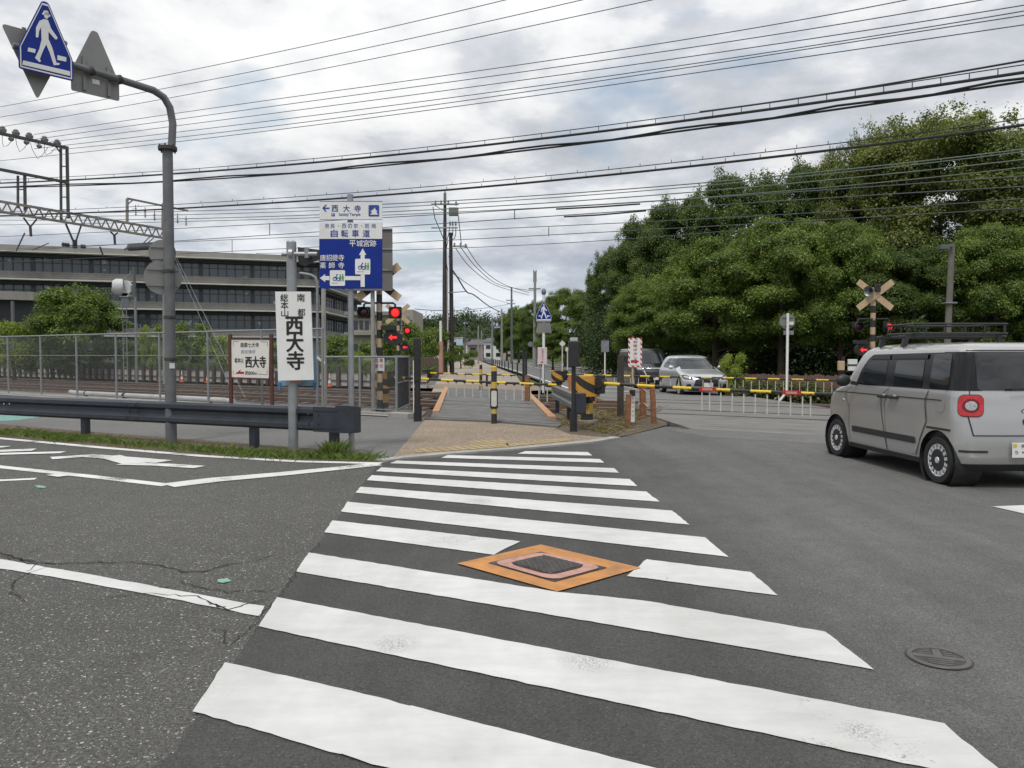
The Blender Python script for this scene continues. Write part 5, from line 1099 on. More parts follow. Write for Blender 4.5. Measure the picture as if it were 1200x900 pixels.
for x0, y0 in ((422, 588), (200, 688)):
    for cx, cy in ((42, 76), (72, 80)):
        c_ = Z(x0+cx, y0+cy); P_ = [(c_[0]+17*k7*math.cos(a), c_[1]+17*k7*math.sin(a)) for a in np.linspace(0, 6.283, 19)[:-1]]; I_ = [(c_[0]+11*k7*math.cos(a), c_[1]+11*k7*math.sin(a)) for a in np.linspace(0, 6.283, 19)[:-1]]
        b.add([(x, -.082, z) for x, z in P_+I_], [(i, (i+1) % 18, (i+1) % 18+18, i+18) for i in range(18)], 0)
    b.xz([Z(x0+40, y0+72), Z(x0+58, y0+44), Z(x0+66, y0+48), Z(x0+58, y0+62), Z(x0+72, y0+78), Z(x0+66, y0+80), Z(x0+52, y0+64)], -.082, -.0792, 0); c_ = Z(x0+64, y0+38); b.xz([(c_[0]+6*k7*math.cos(a), c_[1]+6*k7*math.sin(a)) for a in np.linspace(0, 6.283, 11)[:-1]], -.082, -.0792, 0)
    for i_, cx in enumerate((92, 114)):
        c_ = Z(x0+cx, y0+40); b.xz([(c_[0]+6*k7*math.cos(a), c_[1]+6*k7*math.sin(a)) for a in np.linspace(0, 6.283, 11)[:-1]], -.082, -.0792, 1)
        b.xz([Z(x0+cx-6, y0+50), Z(x0+cx+6, y0+50), Z(x0+cx+9, y0+70), Z(x0+cx+5, y0+72), Z(x0+cx+8, y0+96), Z(x0+cx+3, y0+96), Z(x0+cx, y0+76), Z(x0+cx-4, y0+96), Z(x0+cx-9, y0+96), Z(x0+cx-5, y0+72), Z(x0+cx-9, y0+70)], -.082, -.0792, 1)
    b.xz(zr(x0+18, y0+110, x0+72, y0+113), -.082, -.0792, 2)
b.build('pictogram', [blue_ink, M('green pictogram', (.02, .22, .06), .5), M('grey line', (.3, .3, .3), .5)], low)
b = MB()
for zx in (120, 205, 290, 420, 520, 610, 790): z = Z(380, zx)[1]; b.box((0, -.045, z), (.30, .02, .03)); b.cyl((0, 0, z-.02), (0, 0, z+.02), .055, n=14)
b.build('bracket', galv, sg)
# ---- grey back of a big sign behind it, and the poles round about
g = RN(436.5, 14.95); f = Fr(g, 0); bp = thing('sign_panel_post', 'back of a tall grey sign panel on its post, right behind the blue direction sign', 'sign back', g)
b = MB(); b.cyl((0, .1, -.1), (0, .1, f.p(440, 272)[1]), .055, n=14); b.build('post', concrete_pole, bp)
b = MB(); zz0 = [f.p(440, y)[1] for y in (341, 316, 291.5, 268)]; x0, x1 = f.p(404, 300)[0], f.p(460, 300)[0]
for i in range(3): b.box(((x0+x1)/2, 0, (zz0[i]+zz0[i+1])/2), (x1-x0, .03, zz0[i+1]-zz0[i]-.02))
for i in range(4): b.box(((x0+x1)/2, -.03, zz0[i]+(-.02 if i else .02)), (x1-x0, .04, .04))
b.build('panel', M('grey brown sign back', (.15, .145, .135), .55, .3, .15, 3, dirt=.3), bp, bevel=.004)
g = RN(380, 15.8); f = Fr(g, 0); t = thing('concrete_post', 'plain brown grey concrete post left of the blue sign pole, behind the fence', 'post', g); zt_ = f.p(380, 331)[1]; MB().tube([(0, 0, -.1), (0, 0, zt_-.03), (0, 0, zt_)], [.075, .062, .05], 14).build('shaft', concrete_pole, t)
MB().cyl((0, 0, zt_), (0, 0, zt_+.02), .055, n=14).build('cap', galv, t)
g = RN(371.5, 15.2); f = Fr(g, 0); t = thing('hooked_pipe_post', 'thin grey pipe post hooked over at its top beside the white signboard', 'post', g)
MB().tube([(x, 0, z) for x, z in [f.p(*q) for q in [(372, 484), (372, 350), (371.5, 331), (369.5, 325), (365, 322.5), (358, 321), (351, 320)]]], .038, 10).build('pipe', pole_light, t)
b = MB(); q = f.p(372, 412); b.xz([(q[0]-.02, q[1]-.1), (q[0]+.22, q[1]-.28), (q[0]+.20, q[1]-.36), (q[0]-.02, q[1]-.18)], -.06, -.045); b.build('arrow_plate', white_paint, t)
# ---- map like signboard between brown posts
g = RN(294.5, 14.1); f = Fr(g, rad(-6)); t = thing('brown_posted_signboard', 'small white signboard with black lettering between two brown posts', 'signboard', g, rad(-6))
for px in (270.5, 318.5): x = f.p(px, 440)[0]; MB().box((x, 0, f.p(px, 391.5)[1]/2-.05), (.085, .085, f.p(px, 391.5)[1]+.1)).build('post', brown, t, bevel=.006)
Zb = lambda zx, zy, yo=-.03: f.p(230+zx/5, 330+zy/5, yo); k5 = g.y/900/5
b = MB(); b.xz([Zb(206, 340), Zb(428, 340), Zb(424, 567), Zb(206, 559)], -.03, -.005); pn = b.build('panel', M('cream sign enamel', (.68, .66, .60), .4, 0, .05, 4, dirt=.25, dcol=(.4, .33, .25)), t, bevel=.003)
b = MB(); b.bar((f.p(272, 397)[0], -.02, f.p(272, 397)[1]), (f.p(317, 397.4)[0], -.02, f.p(317, 397.4)[1]), .05, .03); b.bar((f.p(272, 443)[0], -.02, f.p(272, 443)[1]), (f.p(316, 444.5)[0], -.02, f.p(316, 444.5)[1]), .05, .03); b.build('rail', brown, t)
b = MB(); Y_ = -.034
b.text('南都七大寺', Zb(313, 371), 28*k5, 0, Y_, 112*k5, .012); b.text('真言律宗', Zb(304, 411), 22*k5, 1, Y_, 88*k5, .004); b.text('総本山', Zb(250, 461), 28*k5, 0, Y_, 52*k5, .014); b.text('西大寺', Zb(348, 471), 66*k5, 0, Y_, 124*k5, .03)
b.text('約800m', Zb(321, 535), 26*k5, 0, Y_, 70*k5, .012); b.xz([Zb(228, 540), Zb(262, 514), Zb(256, 527), Zb(280, 528), Zb(280, 541)], Y_-.001, -.031, 2)
for a_, c_ in (((217, 350), (248, 350)), ((378, 352), (418, 354)), ((217, 350), (217, 378)), ((418, 354), (416, 380)), ((416, 520), (415, 545)), ((415, 545), (360, 541)), ((217, 520), (217, 545))):
    p_, q_ = Zb(*a_), Zb(*c_); b.bar((p_[0], -.032, p_[1]), (q_[0], -.032, q_[1]), .006, .008)
b.build('lettering', [ink, M('faded blue lettering', (.22, .30, .42), .6), red_ink], pn)
# ---- chain link fences
def wire_mesh(mb, x0, x1, z0, z1, pitch=.062, r=.0016, y=0):
    n = int((x1-x0+(z1-z0))/pitch); q = r*.9
    for dr in (1, -1):
        for i in range(n+1):
            a = x0-(z1-z0)+i*pitch; P_ = [(a, z0), (a+(z1-z0), z1)]
            if P_[0][0] < x0: P_[0] = (x0, z0+(x0-a))
            if P_[1][0] > x1: P_[1] = (x1, z0+(x1-a))
            if P_[1][0]-P_[0][0] < .01: continue
            if dr < 0: P_ = [(x0+x1-p[0], p[1]) for p in P_]
            (xa, za), (xb, zb_) = P_; yo = y+dr*r; mb.add([(xa-q, yo, za+q), (xa+q, yo, za-q), (xa, yo+1.6*r, za), (xb-q, yo, zb_+q), (xb+q, yo, zb_-q), (xb, yo+1.6*r, zb_)], [(0, 1, 4, 3), (1, 2, 5, 4), (2, 0, 3, 5)])
FN = 14.7; s48, s378 = LS(RN(48, FN))[0], LS(RN(378, FN))[0]; sp_ = (s378-s48)/6
fence = thing('chain_link_fence', 'tall chain link fence with grey posts along the railway', 'fence', R(s378, FN), ROT); HF = 2.2
pm = None; SF = -16*sp_
for i in range(17):
    if pm is None: pm = MB().cyl((0, 0, -.05), (0, 0, HF), .035, n=10); o = pm.build('post', pole_light, fence, (0, 0, 0)); pm = o
    else: o = pm.copy(); COL.objects.link(o); o.parent = fence; o.location = (-i*sp_, 0, 0)
b = MB(); b.cyl((SF, 0, HF), (.03, 0, HF), .025, n=8); b.build('top_rail', pole_light, fence); b = MB(); b.cyl((SF, 0, 1.48), (0, 0, 1.48), .012, n=6); b.cyl((SF, 0, .12), (0, 0, .12), .010, n=6); b.build('tension_wire', pole_light, fence)
b = MB(); wire_mesh(b, SF, 0, .10, HF); b.build('wire_mesh', pole_light, fence)
WEND = LS(RN(478, 27.0))[0]; s466 = LS(RN(464.5, FN))[0]; lowf = thing('chain_link_fence', 'low chain link fence section ending at the path crossing', 'fence', R(s378+.12, FN), ROT); Lw = s466-s378-.12; HL = 1.45
for x in (Lw*.5, Lw): MB().cyl((x, 0, -.05), (x, 0, HL), .032, n=10).build('post', pole_light, lowf)
b = MB(); b.cyl((0, 0, HL), (Lw, 0, HL), .026, n=8); b.cyl((0, 0, .12), (Lw, 0, .12), .012, n=6); b.build('top_rail', pole_light, lowf)
b = MB(); wire_mesh(b, 0, Lw, .1, HL, .058, .0019); b.build('wire_mesh', galv, lowf)
rp = LS(RN(479, 16.6)); bx = Vector((Lw+.03, 0)); dx_, dy_ = rp[0]-(s378+.12), rp[1]-FN
ret = MB(); wire_mesh(ret, 0, math.hypot(dx_-Lw, dy_), .1, HL, .05, .0045); a_ = math.atan2(dy_, dx_-Lw); o = ret.build('return_mesh', pole_light, lowf, (Lw, 0, 0), rotz=a_)
b = MB(); L2 = math.hypot(dx_-Lw, dy_); b.cyl((0, 0, HL), (L2, 0, HL), .03, n=8); b.cyl((L2, 0, 0), (L2, 0, HL), .032, n=8); b.cyl((0, 0, .12), (L2, 0, .12), .03, n=8); b.cyl((0, 0, HL*.55), (L2, 0, HL*.55), .02, n=8); b.build('return_frame', pole_light, lowf, (Lw, 0, 0), rotz=a_)
g = G(470, 490); t = thing('concrete_block', 'rough concrete block lying at the foot of the low fence end', 'block', g, ROT); MB().box((0, 0, .06), (.62, .26, .15)).build('block', concrete, t, bevel=.02)
g = RN(160, 15.5); t = thing('cable_duct', 'pale cable duct pipe lying on the ground behind the tall fence', 'pipe', g, ROT)
MB().tube([(-4.2, 0, .12), (-3.8, 0, .10), (0, .05, .09), (4.6, 0, .09), (5.2, -.1, .06)], .085, 12).build('pipe', M('pale grey conduit', (.5, .5, .49), .6, 0, .1, 3, dirt=.3), t)
b = MB(); 
for x in (-3.2, -.8, 1.8, 3.9): b.cyl((x, .02, .09), (x+.08, .02, .09), .105, n=12)
b.build('collar', black, t)
# ---- low retaining wall beyond the tracks
wallt = thing('retaining_wall', 'low wall of pale panels between dark posts beyond the tracks', 'wall', R(WEND, 27.0), ROT); b = MB(); wall_panel = M('pale concrete panel', (.42, .40, .37), .85, 0, .15, 1.2, dirt=.5, dcol=(.15, .12, .1)); post_m = M('dark stained post', (.065, .05, .042), .85, 0, .25, 2, dirt=.3)
b.box((-34, .1, .47), (70, .06, .36)); b.box((-34, .1, .14), (70, .06, .25)); b.build('panel', wall_panel, wallt); b = MB(); b.box((-34, .06, .70), (70, .07, .08)); b.box((-34, .06, .27), (70, .07, .05)); b.build('waling', post_m, wallt)
pm = MB().box((0, 0, .48), (.19, .14, 1.0)).build('post', post_m, wallt, (0, 0, 0))
for i in range(1, 96): o = pm.copy(); COL.objects.link(o); o.parent = wallt; o.location = (-i*.72, 0, random.uniform(-.03, .03))
for i, (px, lab) in enumerate(((187, 'orange and white marker cone just left of the sign mast'), (213, 'orange and white marker cone just right of the sign mast'), (243, 'orange marker cone left of the brown posted signboard'), (386, 'orange marker cone behind the low chain link fence'))):
    g = RN(px, 26.3); t = thing('marker_cone', lab, 'traffic cone', g, 0, 'marker cones along the far track'); t.scale = (.65, .65, .75)
    MB().box((0, 0, .02), (.36, .36, .04)).build('base', M('orange plastic', (.62, .12, .03), .5, 0, .1, 5), t, bevel=.01)
    b = MB(); b.lathe([(.14, .04), (.11, .22)], n=16); b.lathe([(.11, .22), (.08, .40)], n=16, m=1); b.lathe([(.08, .40), (.05, .55)], n=16); b.lathe([(.05, .55), (.035, .85), (0, .86)], n=16, m=1); b.build('body', [MATS['orange plastic'], white_paint], t)
# ---- guardrail in front
ga, gb = G(97, 513), G(295, 526); gd = (gb-ga).normalized(); gn = Vector((gd.y, -gd.x, 0)); GRR = math.atan2(gd.y, gd.x); f = Fr(ga, GRR)
gr = thing('guardrail', 'long dark navy steel guardrail between the street and the footway', 'guardrail', ga, GRR); xe = f.p(372, 495)[0]; xl = f.p(-200, 475)[0]
prof = [(0, .715), (-.035, .71), (-.075, .675), (-.075, .61), (-.02, .565), (-.02, .49), (-.075, .445), (-.075, .38), (-.035, .345), (0, .34), (.0, .352), (-.03, .356), (-.06, .39), (-.06, .44), (-.005, .485), (-.005, .57), (-.06, .615), (-.06, .67), (-.03, .70), (0, .703)]
b = MB(); vs = [(x, y, z) for x in (xl, xe) for y, z in prof]; n = len(prof); b.add(vs, [(i, i+n, (i+1) % n+n, (i+1) % n) for i in range(n)]); b.add(vs, [list(range(n))[::-1], list(range(n, 2*n))]); b.build('rail', navy, gr, bevel=.004)
xend = f.p(417, 495)[0]; L_ = xend-xe; rr_ = .16
oc = [(xe-.02, -.082), (xend-rr_, -.082)] + [(xend-rr_+rr_*math.sin(a), .078-rr_*math.cos(a)) for a in np.linspace(0, math.pi, 13)[1:]] + [(xend-.55, .238), (xend-.55, .225)] + [(xend-rr_+(rr_-.012)*math.sin(a), .078-(rr_-.012)*math.cos(a)) for a in np.linspace(math.pi, 0, 13)] + [(xe-.02, -.068)]
b = MB(); n = len(oc); vs = [(x, y, .337) for x, y in oc]+[(x, y, .718) for x, y in oc]; b.add(vs, [(i, (i+1) % n, (i+1) % n+n, i+n) for i in range(n)]); b.add(vs, [list(range(n))[::-1], list(range(n, 2*n))]); b.build('end_cap', navy, gr, bevel=.006)
b = MB()
for z in (.40, .66): b.box(((xe+xend-.3)/2, -.088, z), (L_-.25, .012, .012))
for x in (xe-.1, xe+.08): 
    for z in (.46, .60): b.cyl((x, -.075, z), (x, -.095, z), .016, n=8)
b.build('splice_bolt', navy, gr)
for px in (-60, 150):
    x = f.p(px, 480)[0]; b = MB(); n = len(prof); pp = [(y-.006 if y > -.05 else y-.006, z) for y, z in prof[:10]]; vs = [(xx_, y, z) for xx_ in (x, x+.32) for y, z in pp]; m_ = len(pp); b.add(vs, [(i, i+m_, i+1+m_, i+1) for i in range(m_-1)])
    for dx in (.06, .26):
        for z in (.41, .52, .64): b.cyl((x+dx, -.03, z), (x+dx, -.092 if z != .52 else -.04, z), .017, n=8)
    b.build('splice_plate', navy, gr)
for px in (-120, 97, 295, 389):
    x = f.p(px, 500)[0]; MB().box((x, .055, .30), (.125, .11, .72)).build('post', navy, gr, bevel=.008)
b = MB()
for px, z in ((9.5, .62), (16, .61)): q = f.p(px, 473); b.ball((q[0], -.08, q[1]), (.012, .006, .012))
b.build('reflector_bolt', white_paint, gr)
# ---- catenary gantry over the tracks at the left
gp = RN(194, 25.6); W = lambda px, py, o=0: PLN(px, py, gp+RV*o, RV)-gp
gan = thing('catenary_gantry', 'rusty lattice gantry carrying the railway overhead wires', 'gantry', gp); lat = M('rusting galvanised lattice', (.26, .235, .21), .7, .2, .2, 1.5, dirt=.5, dcol=(.12, .07, .05)); dks = M('dark steel angle', (.085, .08, .08), .6, .3, .2, 3)
b = MB(); b.tube([W(194.5, 455), W(194, 240)], .17, 12); b.build('post', concrete_pole, gan)
def ext(a, c, k): return a+(a-c)*k
for o in (-.28, .28):
    b = MB(); t0, t1, b0, b1 = W(0, 236, o), W(192, 268.5, o), W(0, 248, o), W(192, 279, o); t0, b0 = ext(t0, t1, .7), ext(b0, b1, .7)
    b.bar(t0, t1, .09, .11); b.bar(b0, b1, .09, .11); n = 30
    for i in range(n):
        pt, qt = t0.lerp(t1, i/n), t0.lerp(t1, (i+.5)/n); pb, qb = b0.lerp(b1, (i+.5)/n), b0.lerp(b1, (i+1)/n); b.bar(t0.lerp(t1, i/n), b0.lerp(b1, (i+.5)/n), .05, .05); b.bar(b0.lerp(b1, (i+.5)/n), t0.lerp(t1, (i+1)/n), .05, .05)
    b.build('truss', lat, gan)
b = MB(); t0, t1, b0, b1 = W(0, 236, 0), W(192, 268.5, 0), W(0, 248, 0), W(192, 279, 0); t0, b0 = ext(t0, t1, .7), ext(b0, b1, .7)
for i in range(31): p_, q_ = t0.lerp(t1, i/30), b0.lerp(b1, i/30); b.bar(p_-RV*.28, p_+RV*.28, .04, .04); b.bar(q_-RV*.28, q_+RV*.28, .04, .04)
b.build('cross_brace', lat, gan)
b = MB(); b.bar(W(71.2, 174), W(71.6, 258), .09, .09); b.bar(W(78.5, 172), W(80, 256), .11, .11)
for y in (195, 216, 231, 246): b.bar(W(71.2, y), W(79, y), .05, .05)
b.bar(W(70, 178), W(65, 171), .05, .05); b.bar(W(21, 206), W(21, 244), .08, .08); b.bar(W(29, 206), W(29.5, 247), .1, .1); b.bar(W(21, 222), W(29, 222), .05, .05); b.build('upright', dks, gan)
b = MB(); b.bar(W(-70, 141), W(79.5, 173.5), .14, .13); b.build('upper_beam', dks, gan); b = MB(); b.bar(W(-60, 187), W(80, 214), .14, .12); b.build('upper_beam', dks, gan)
b = MB(); b.bar(W(149, 232.5), W(220, 247), .09, .09); b.bar(W(149, 233), W(149, 262), .11, .11); b.bar(W(149, 240), W(155, 235), .05, .05); b.bar(W(190.5, 238), W(190, 268), .07, .07); b.bar(W(194, 239), W(196, 268), .07, .07); b.build('side_frame', lat, gan)
for px, py in ((-20, 147), (3, 152), (18.6, 155.5), (34.4, 159.2), (52.2, 163.2), (67, 167.2)):
    c = W(px, py); b = MB(); b.lathe([(0, -.18), (.09, -.17), (.16, -.06), (.17, .02), (.10, .05), (.12, .10), (.05, .16), (0, .17)], c, (0, 0, 1), 14); b.build('insulator', insul, gan)
for px, py in ((13, 163), (31, 167), (46, 171.5)):
    c = W(px, py); b = MB(); b.lathe([(0, -.12), (.10, -.06), (.13, .02), (.05, .1), (0, .12)], c, (0, 0, 1), 12); b.build('insulator', insul, gan)
b = MB()
for (x0, y0), (x1, y1), (mx, my) in (((3, 156), (14, 165), (4, 172)), ((18, 159), (34, 165), (23, 178)), ((34, 163), (56, 173), (44, 186)), ((52, 168), (66, 172), (54, 182))):
    b.tube([W(x0, y0), W((x0+mx)/2-1, (y0+my)/2+1), W(mx, my), W((x1+mx)/2, (y1+my)/2+2), W(x1, y1)], .012, 5)
b.build('jumper_wire', wire_g, gan)
for px, py in ((159, 240), (170, 243), (181, 246.5), (208, 250), (218, 253)):
    b = MB(); c = W(px, py); b.tube([c, c-Vector((0, 0, .55))], .02, 6)
    for k in range(4): b.lathe([(.02, -.04), (.075, -.02), (.02, 0)], c-Vector((0, 0, .18+.1*k)), (0, 0, 1), 10)
    b.build('suspension_insulator', M('dark insulator', (.06, .055, .05), .35, 0, .2), gan)
b = MB(); b.bar(W(77, 262), W(86.5, 284), .07, .07); b.bar(W(95, 264.5), W(88.5, 284), .06, .06); b.bar(W(86.5, 281), W(86.5, 291), .09, .09); b.bar(W(89, 281), W(89, 291), .09, .09)
for c0, c1, c2 in (((27.5, 255), (43, 257), (35.5, 266)), ((129, 271), (138, 272.5), (134, 276))):
    b.bar(W(*c0), W(*c2), .06, .06); b.bar(W(*c1), W(*c2), .06, .06); b.tube([W(*c2), W(c2[0]+.8, c2[1]+11)], .06, 7)
b.bar(W(29, 273), W(19, 294), .05, .05); b.bar(W(57, 285), W(38, 293), .04, .04); b.bar(W(117, 289), W(121, 300), .06, .06)
for x in (74, 77, 80, 96, 99): b.ball(tuple(W(x, 286.5+(.1*(x-74)))), (.07, .07, .11))
b.bar(W(72, 287), W(102, 288.5), .04, .04); b.build('registration_arm', dks, gan)
b = MB(); b.tube([W(146, 292.5), W(149, 290.5), W(151, 290), W(182, 288.3), W(184, 288.3)], [.05, .06, .18, .19, .10], 14); b.build('tension_balancer', M('grey balancer drum', (.15, .155, .16), .5, .3, .15, 3), gan)
b = MB(); b.tube([W(176, 277), W(165, 288)], .025, 6); b.tube([W(180, 279), W(169, 288)], .025, 6); b.build('strut', dks, gan)
b = MB(); q0, q1 = W(204, 296), W(204, 300); gw = RN(278, 16.5)-gp; b.tube([q0, Vector((gw.x+.25, gw.y, .1))], .009, 5); b.tube([q1, Vector((gw.x-.1, gw.y, .1))], .009, 5); b.build('guy_wire', M('pale guy wire', (.24, .25, .26), .5, .5, .1), gan)
# ---- rear of a railway signal
g = RN(160, 24.8); f = Fr(g, 0); t = thing('railway_signal', 'back of a railway signal with white hood and ladder beyond the fence', 'railway signal', g)
z = lambda y: f.p(160, y)[1]; X = lambda x: f.p(x, 400)[0]
b = MB(); b.cyl((0, 0, 0), (0, 0, z(348)), .07, n=10); b.cyl((X(158.5), 0, z(348)), (X(158.5), 0, z(313)), .085, n=10, m=1); b.build('pole', [pole_light, pole_grey], t)
b = MB(); b.xz([(X(147.5)+.42*math.cos(a), z(338)+.46*math.sin(a)) for a in np.linspace(.39, 6.67, 9)[:-1]], -.15, .12); b.lathe([(.46, 0), (.44, .32), (.30, .5)], (X(147.5)-.1, -.1, z(337)), (-.85, -.5, .05), 20); b.box((X(147.5), .0, z(346)), (.5, .3, .2)); b.build('hood', M('pale grey hood', (.55, .56, .56), .5, 0, .08, 2), t)
b = MB(); b.bar((X(143), -.1, z(331)), (X(155), 0, z(320)), .07, .07); b.bar((X(144), 0, z(348)), (X(160), 0, z(347)), .06, .06); b.box((X(147.5), 0, z(355)), (.33, .2, .5)); b.build('arm', pole_light, t)
b = MB(); 
for x in (144.3, 148.8): b.bar((X(x), 0, 0), (X(x), 0, z(358)), .035, .035)
for i in range(15): zz_ = .3+i*(z(358)-.3)/15; b.bar((X(144.3), 0, zz_), (X(148.8), 0, zz_), .025, .025)
b.box((X(148), -.1, z(372)), (.7, .5, .06)); b.bar((X(148), 0, z(375)), (0, 0, z(381)), .04, .04); b.build('ladder', pole_light, t)
# ---- level crossing signals
def crossing_signal(label, g, zb, zl, za, buck_half, buck_w, lamps, arrow, front=True, bx=0.0, speaker=False, zlow=0, plate=None, rotz=0, asp=.8):
    t = thing('crossing_signal', label, 'crossing signal', g, rotz, 'level crossing signals'); b = MB(); b.cyl((0, 0, -.05), (0, 0, zb+.25), .078, n=16); b.build('post', cb_post, t)
    bk = MB(); dx_, dz_ = buck_half*.79, buck_half*.61
    yy = -.12
    for i, sx in enumerate((-1, 1)):
        a_, c_ = Vector((-sx*dx_, yy-.02*i, zb-dz_)), Vector((sx*dx_, yy-.02*i, zb+dz_)); d_ = (c_-a_).normalized(); up = Vector((-d_.z, 0, d_.x))
        cuts = [0, .17, .36, .64, .83, 1.0] if front else [0, 1]
        for j in range(len(cuts)-1):
            p_, q_ = a_.lerp(c_, cuts[j]), a_.lerp(c_, cuts[j+1]); bk.add([p_-up*buck_w/2, q_-up*buck_w/2, q_+up*buck_w/2, p_+up*buck_w/2], [(0, 1, 2, 3) if True else 0], j % 2)
            o_ = Vector((0, .016, 0)); v_ = [p_-up*buck_w/2, q_-up*buck_w/2, q_+up*buck_w/2, p_+up*buck_w/2]; bk.add(v_+[x+o_ for x in v_], [(7, 6, 5, 4), (0, 4, 5, 1), (1, 5, 6, 2), (2, 6, 7, 3), (3, 7, 4, 0)], j % 2)
    bk.build('crossbuck', [cream, black], t)
    ar = MB(); x0, x1 = lamps[0][0], lamps[-1][0]; ar.tube([(x0, -.05, zl+.02), (x0, -.05, zl+.21), (x0+.05, -.05, zl+.25), (x1-.05, -.05, zl+.25), (x1, -.05, zl+.21), (x1, -.05, zl+.02)], .028, 8); ar.build('lamp_arm', black, t)
    for x, lit in lamps:
        lb = MB(); lb.xz(smooth_poly(rrect(x, zl, .34, .31, .03), .01), -.06, -.03); lb.lathe([(.145, 0), (.15, .16), (.14, .16), (.135, .0)], (x, -.07, zl), (0, -1, 0), 20); lb.lathe([(.12, -.12), (.13, 0)], (x, -.05, zl), (0, -1, 0), 16)
        lo = lb.build('lamp', black, t); ln = MB(); ln.lathe([(.112, 0), (.09, .025), (0, .04)], (x, -.075, zl), (0, -1, 0), 20); ln.build('lens', lamp_red if lit else lamp_off, lo)
    if arrow is not None:
        x = arrow; b = MB(); b.xz([(x+.25*math.cos(k), za+.20*math.sin(k)) for k in np.linspace(.39, 6.67, 9)[:-1]], -.12, .06); b.xz(rrect(x-.1, za+.25, .38, .12, .02), -.22, .02); b.bar((0, 0, za), (x, 0, za), .05, .05); bo_ = b.build('arrow_box', black, t)
        c = MB(); c.xz([(x-.11, za), (x-.02, za+.085), (x-.02, za+.03), (x+.11, za+.03), (x+.11, za-.03), (x-.02, za-.03), (x-.02, za-.085)], -.126, -.121); c.build('arrow_lens', lamp_red, bo_)
    if speaker:
        b = MB(); b.lathe([(0, 0), (.06, .0), (.09, .1), (.17, .26), (.165, .26), (.06, .12)], (-.10, -.16, zb+.17), (-.75, -.55, -.25), 20); b.build('speaker', galv, t); MB().box((.06, -.14, zb+.22), (.16, .14, .22)).build('junction_box', black, t, bevel=.01)
    if plate:
        z0_, z1_ = plate; w_ = .28; b = MB(); b.box((0, -.10, (z0_+z1_)/2), (w_, .01, z1_-z0_)); pp = b.build('notice_plate', white_paint, t)
        b = MB(); hh = z1_-z0_
        for i, ch in enumerate('踏切注意'): b.text(ch, ((.06 if i < 2 else -.06), z0_+hh*(.72-.40*(i % 2))), hh*.26, 0, -.107, .085, .02)
        b.build('lettering', red_ink, pp)
    b = MB(); b.lathe([(.13, 0), (.13, .05), (.09, .12)], n=16); b.build('base_collar', black, t)
    return t, b
g = RN(445, 15.3); f = Fr(g, 0); h = lambda y: f.p(445, y)[1]; s1, _ = crossing_signal('striped crossing signal with one lit red lamp, beside the low fence', g, h(331), h(366.5), h(395.5), .70, .20, [(f.p(427, 367)[0], False), (f.p(463.5, 367)[0], True)], f.p(461, 396)[0], True, plate=(h(434.5), h(417.5)))
g = RN(467, 27.3); f = Fr(g, 0); h = lambda y: f.p(467, y)[1]; crossing_signal('smaller striped crossing signal beyond the tracks, seen past the nearer one', g, h(368), h(387.5), h(407), .66, .19, [(-.40, False), (f.p(477.5, 387)[0], True)], f.p(475, 407)[0], False)
g = RN(1022, 27.2); f = Fr(g, 0); h = lambda y: f.p(1022, y)[1]; crossing_signal('crossing signal with cream crossbuck and speaker behind the grey van', g, h(346), h(383), h(410), .70, .20, [(f.p(1004, 383)[0], False), (f.p(1040.5, 383)[0], True)], f.p(1010, 410)[0], False, speaker=True)
# ---- crossing gates
strip_m = M('pale hanging rope', (.50, .49, .44), .7, 0, .15, 5)
def gate(label, g, x0, z0, x1, z1, strips, slen=.42, drum=True, big=True, tags=(), sag=.05, machine_off=0.0):
    t = thing('crossing_gate', label, 'crossing gate', g, ROT, 'level crossing gates'); sgn = 1 if x1 > x0 else -1
    b = MB(); b.box((machine_off, 0, .38), (.20, .20, .80)); b.build('post', yb_post, t, bevel=.01); MB().box((machine_off, 0, .04), (.36, .36, .10)).build('base', concrete, t)
    z = z0; m_ = machine_off
    b = MB(); k = 16; pts = [(m_-.27+.54*(i/k), -.24*math.sin(math.pi*i/k)**.7-.06) for i in range(k+1)]+[(m_+.27, .10), (m_-.27, .10)]; b.slab(pts, z-.30, z+.16); b.build('housing', yb_diag, t, bevel=.015)
    b = MB(); b.slab([(m_-.20, -.2), (m_+.20, -.2), (m_+.16, .08), (m_-.16, .08)], z-.40, z-.302); b.box((m_+sgn*.33, 0, z-.03), (.12, .2, .40)); b.cyl((m_+sgn*.30, -.12, z), (m_+sgn*.30, .14, z), .12, n=14); b.box((m_-sgn*.05, .14, z-.05), (.5, .06, .3)); b.build('mechanism', black, t, bevel=.01)
    b = MB(); P_ = []; n = 14
    for i in range(n+1): q = i/n; P_.append((x0+(x1-x0)*q, 0, z0+(z1-z0)*q-sag*4*q*(1-q)))
    b.tube(P_, [.034-.008*i/n for i in range(n+1)], 10); bar_ = b.build('bar', yb_bar, t)
    b = MB(); wz = lambda x: z0+(z1-z0)*(x-x0)/(x1-x0)-sag*4*((x-x0)/(x1-x0))*(1-(x-x0)/(x1-x0))
    b.tube([(p[0], 0, p[2]+.0) for p in P_], .004, 4)
    for x in strips: s_ = MB(); s_.cyl((x, 0, wz(x)-.02), (x, 0, wz(x)-slen), .014, n=6); s_.box((x, 0, wz(x)-.02), (.05, .05, .05), 1); s_.build('hanging_strip', [strip_m, black], t)
    for x in tags: c = MB(); c.xz(rrect(x, wz(x), .34, .075, .01), -.04, .04, 0); c.xz([(x-.10, wz(x)-.022), (x+.10, wz(x)-.022), (x+.10, wz(x)+.022), (x-.10, wz(x)+.022)], -.043, -.0405, 1); c.build('red_tag', [M('red tag plastic', (.42, .02, .025), .4, 0, .1), M('faded tag face', (.5, .25, .22), .6, 0, .2, 20)], t)
    return t
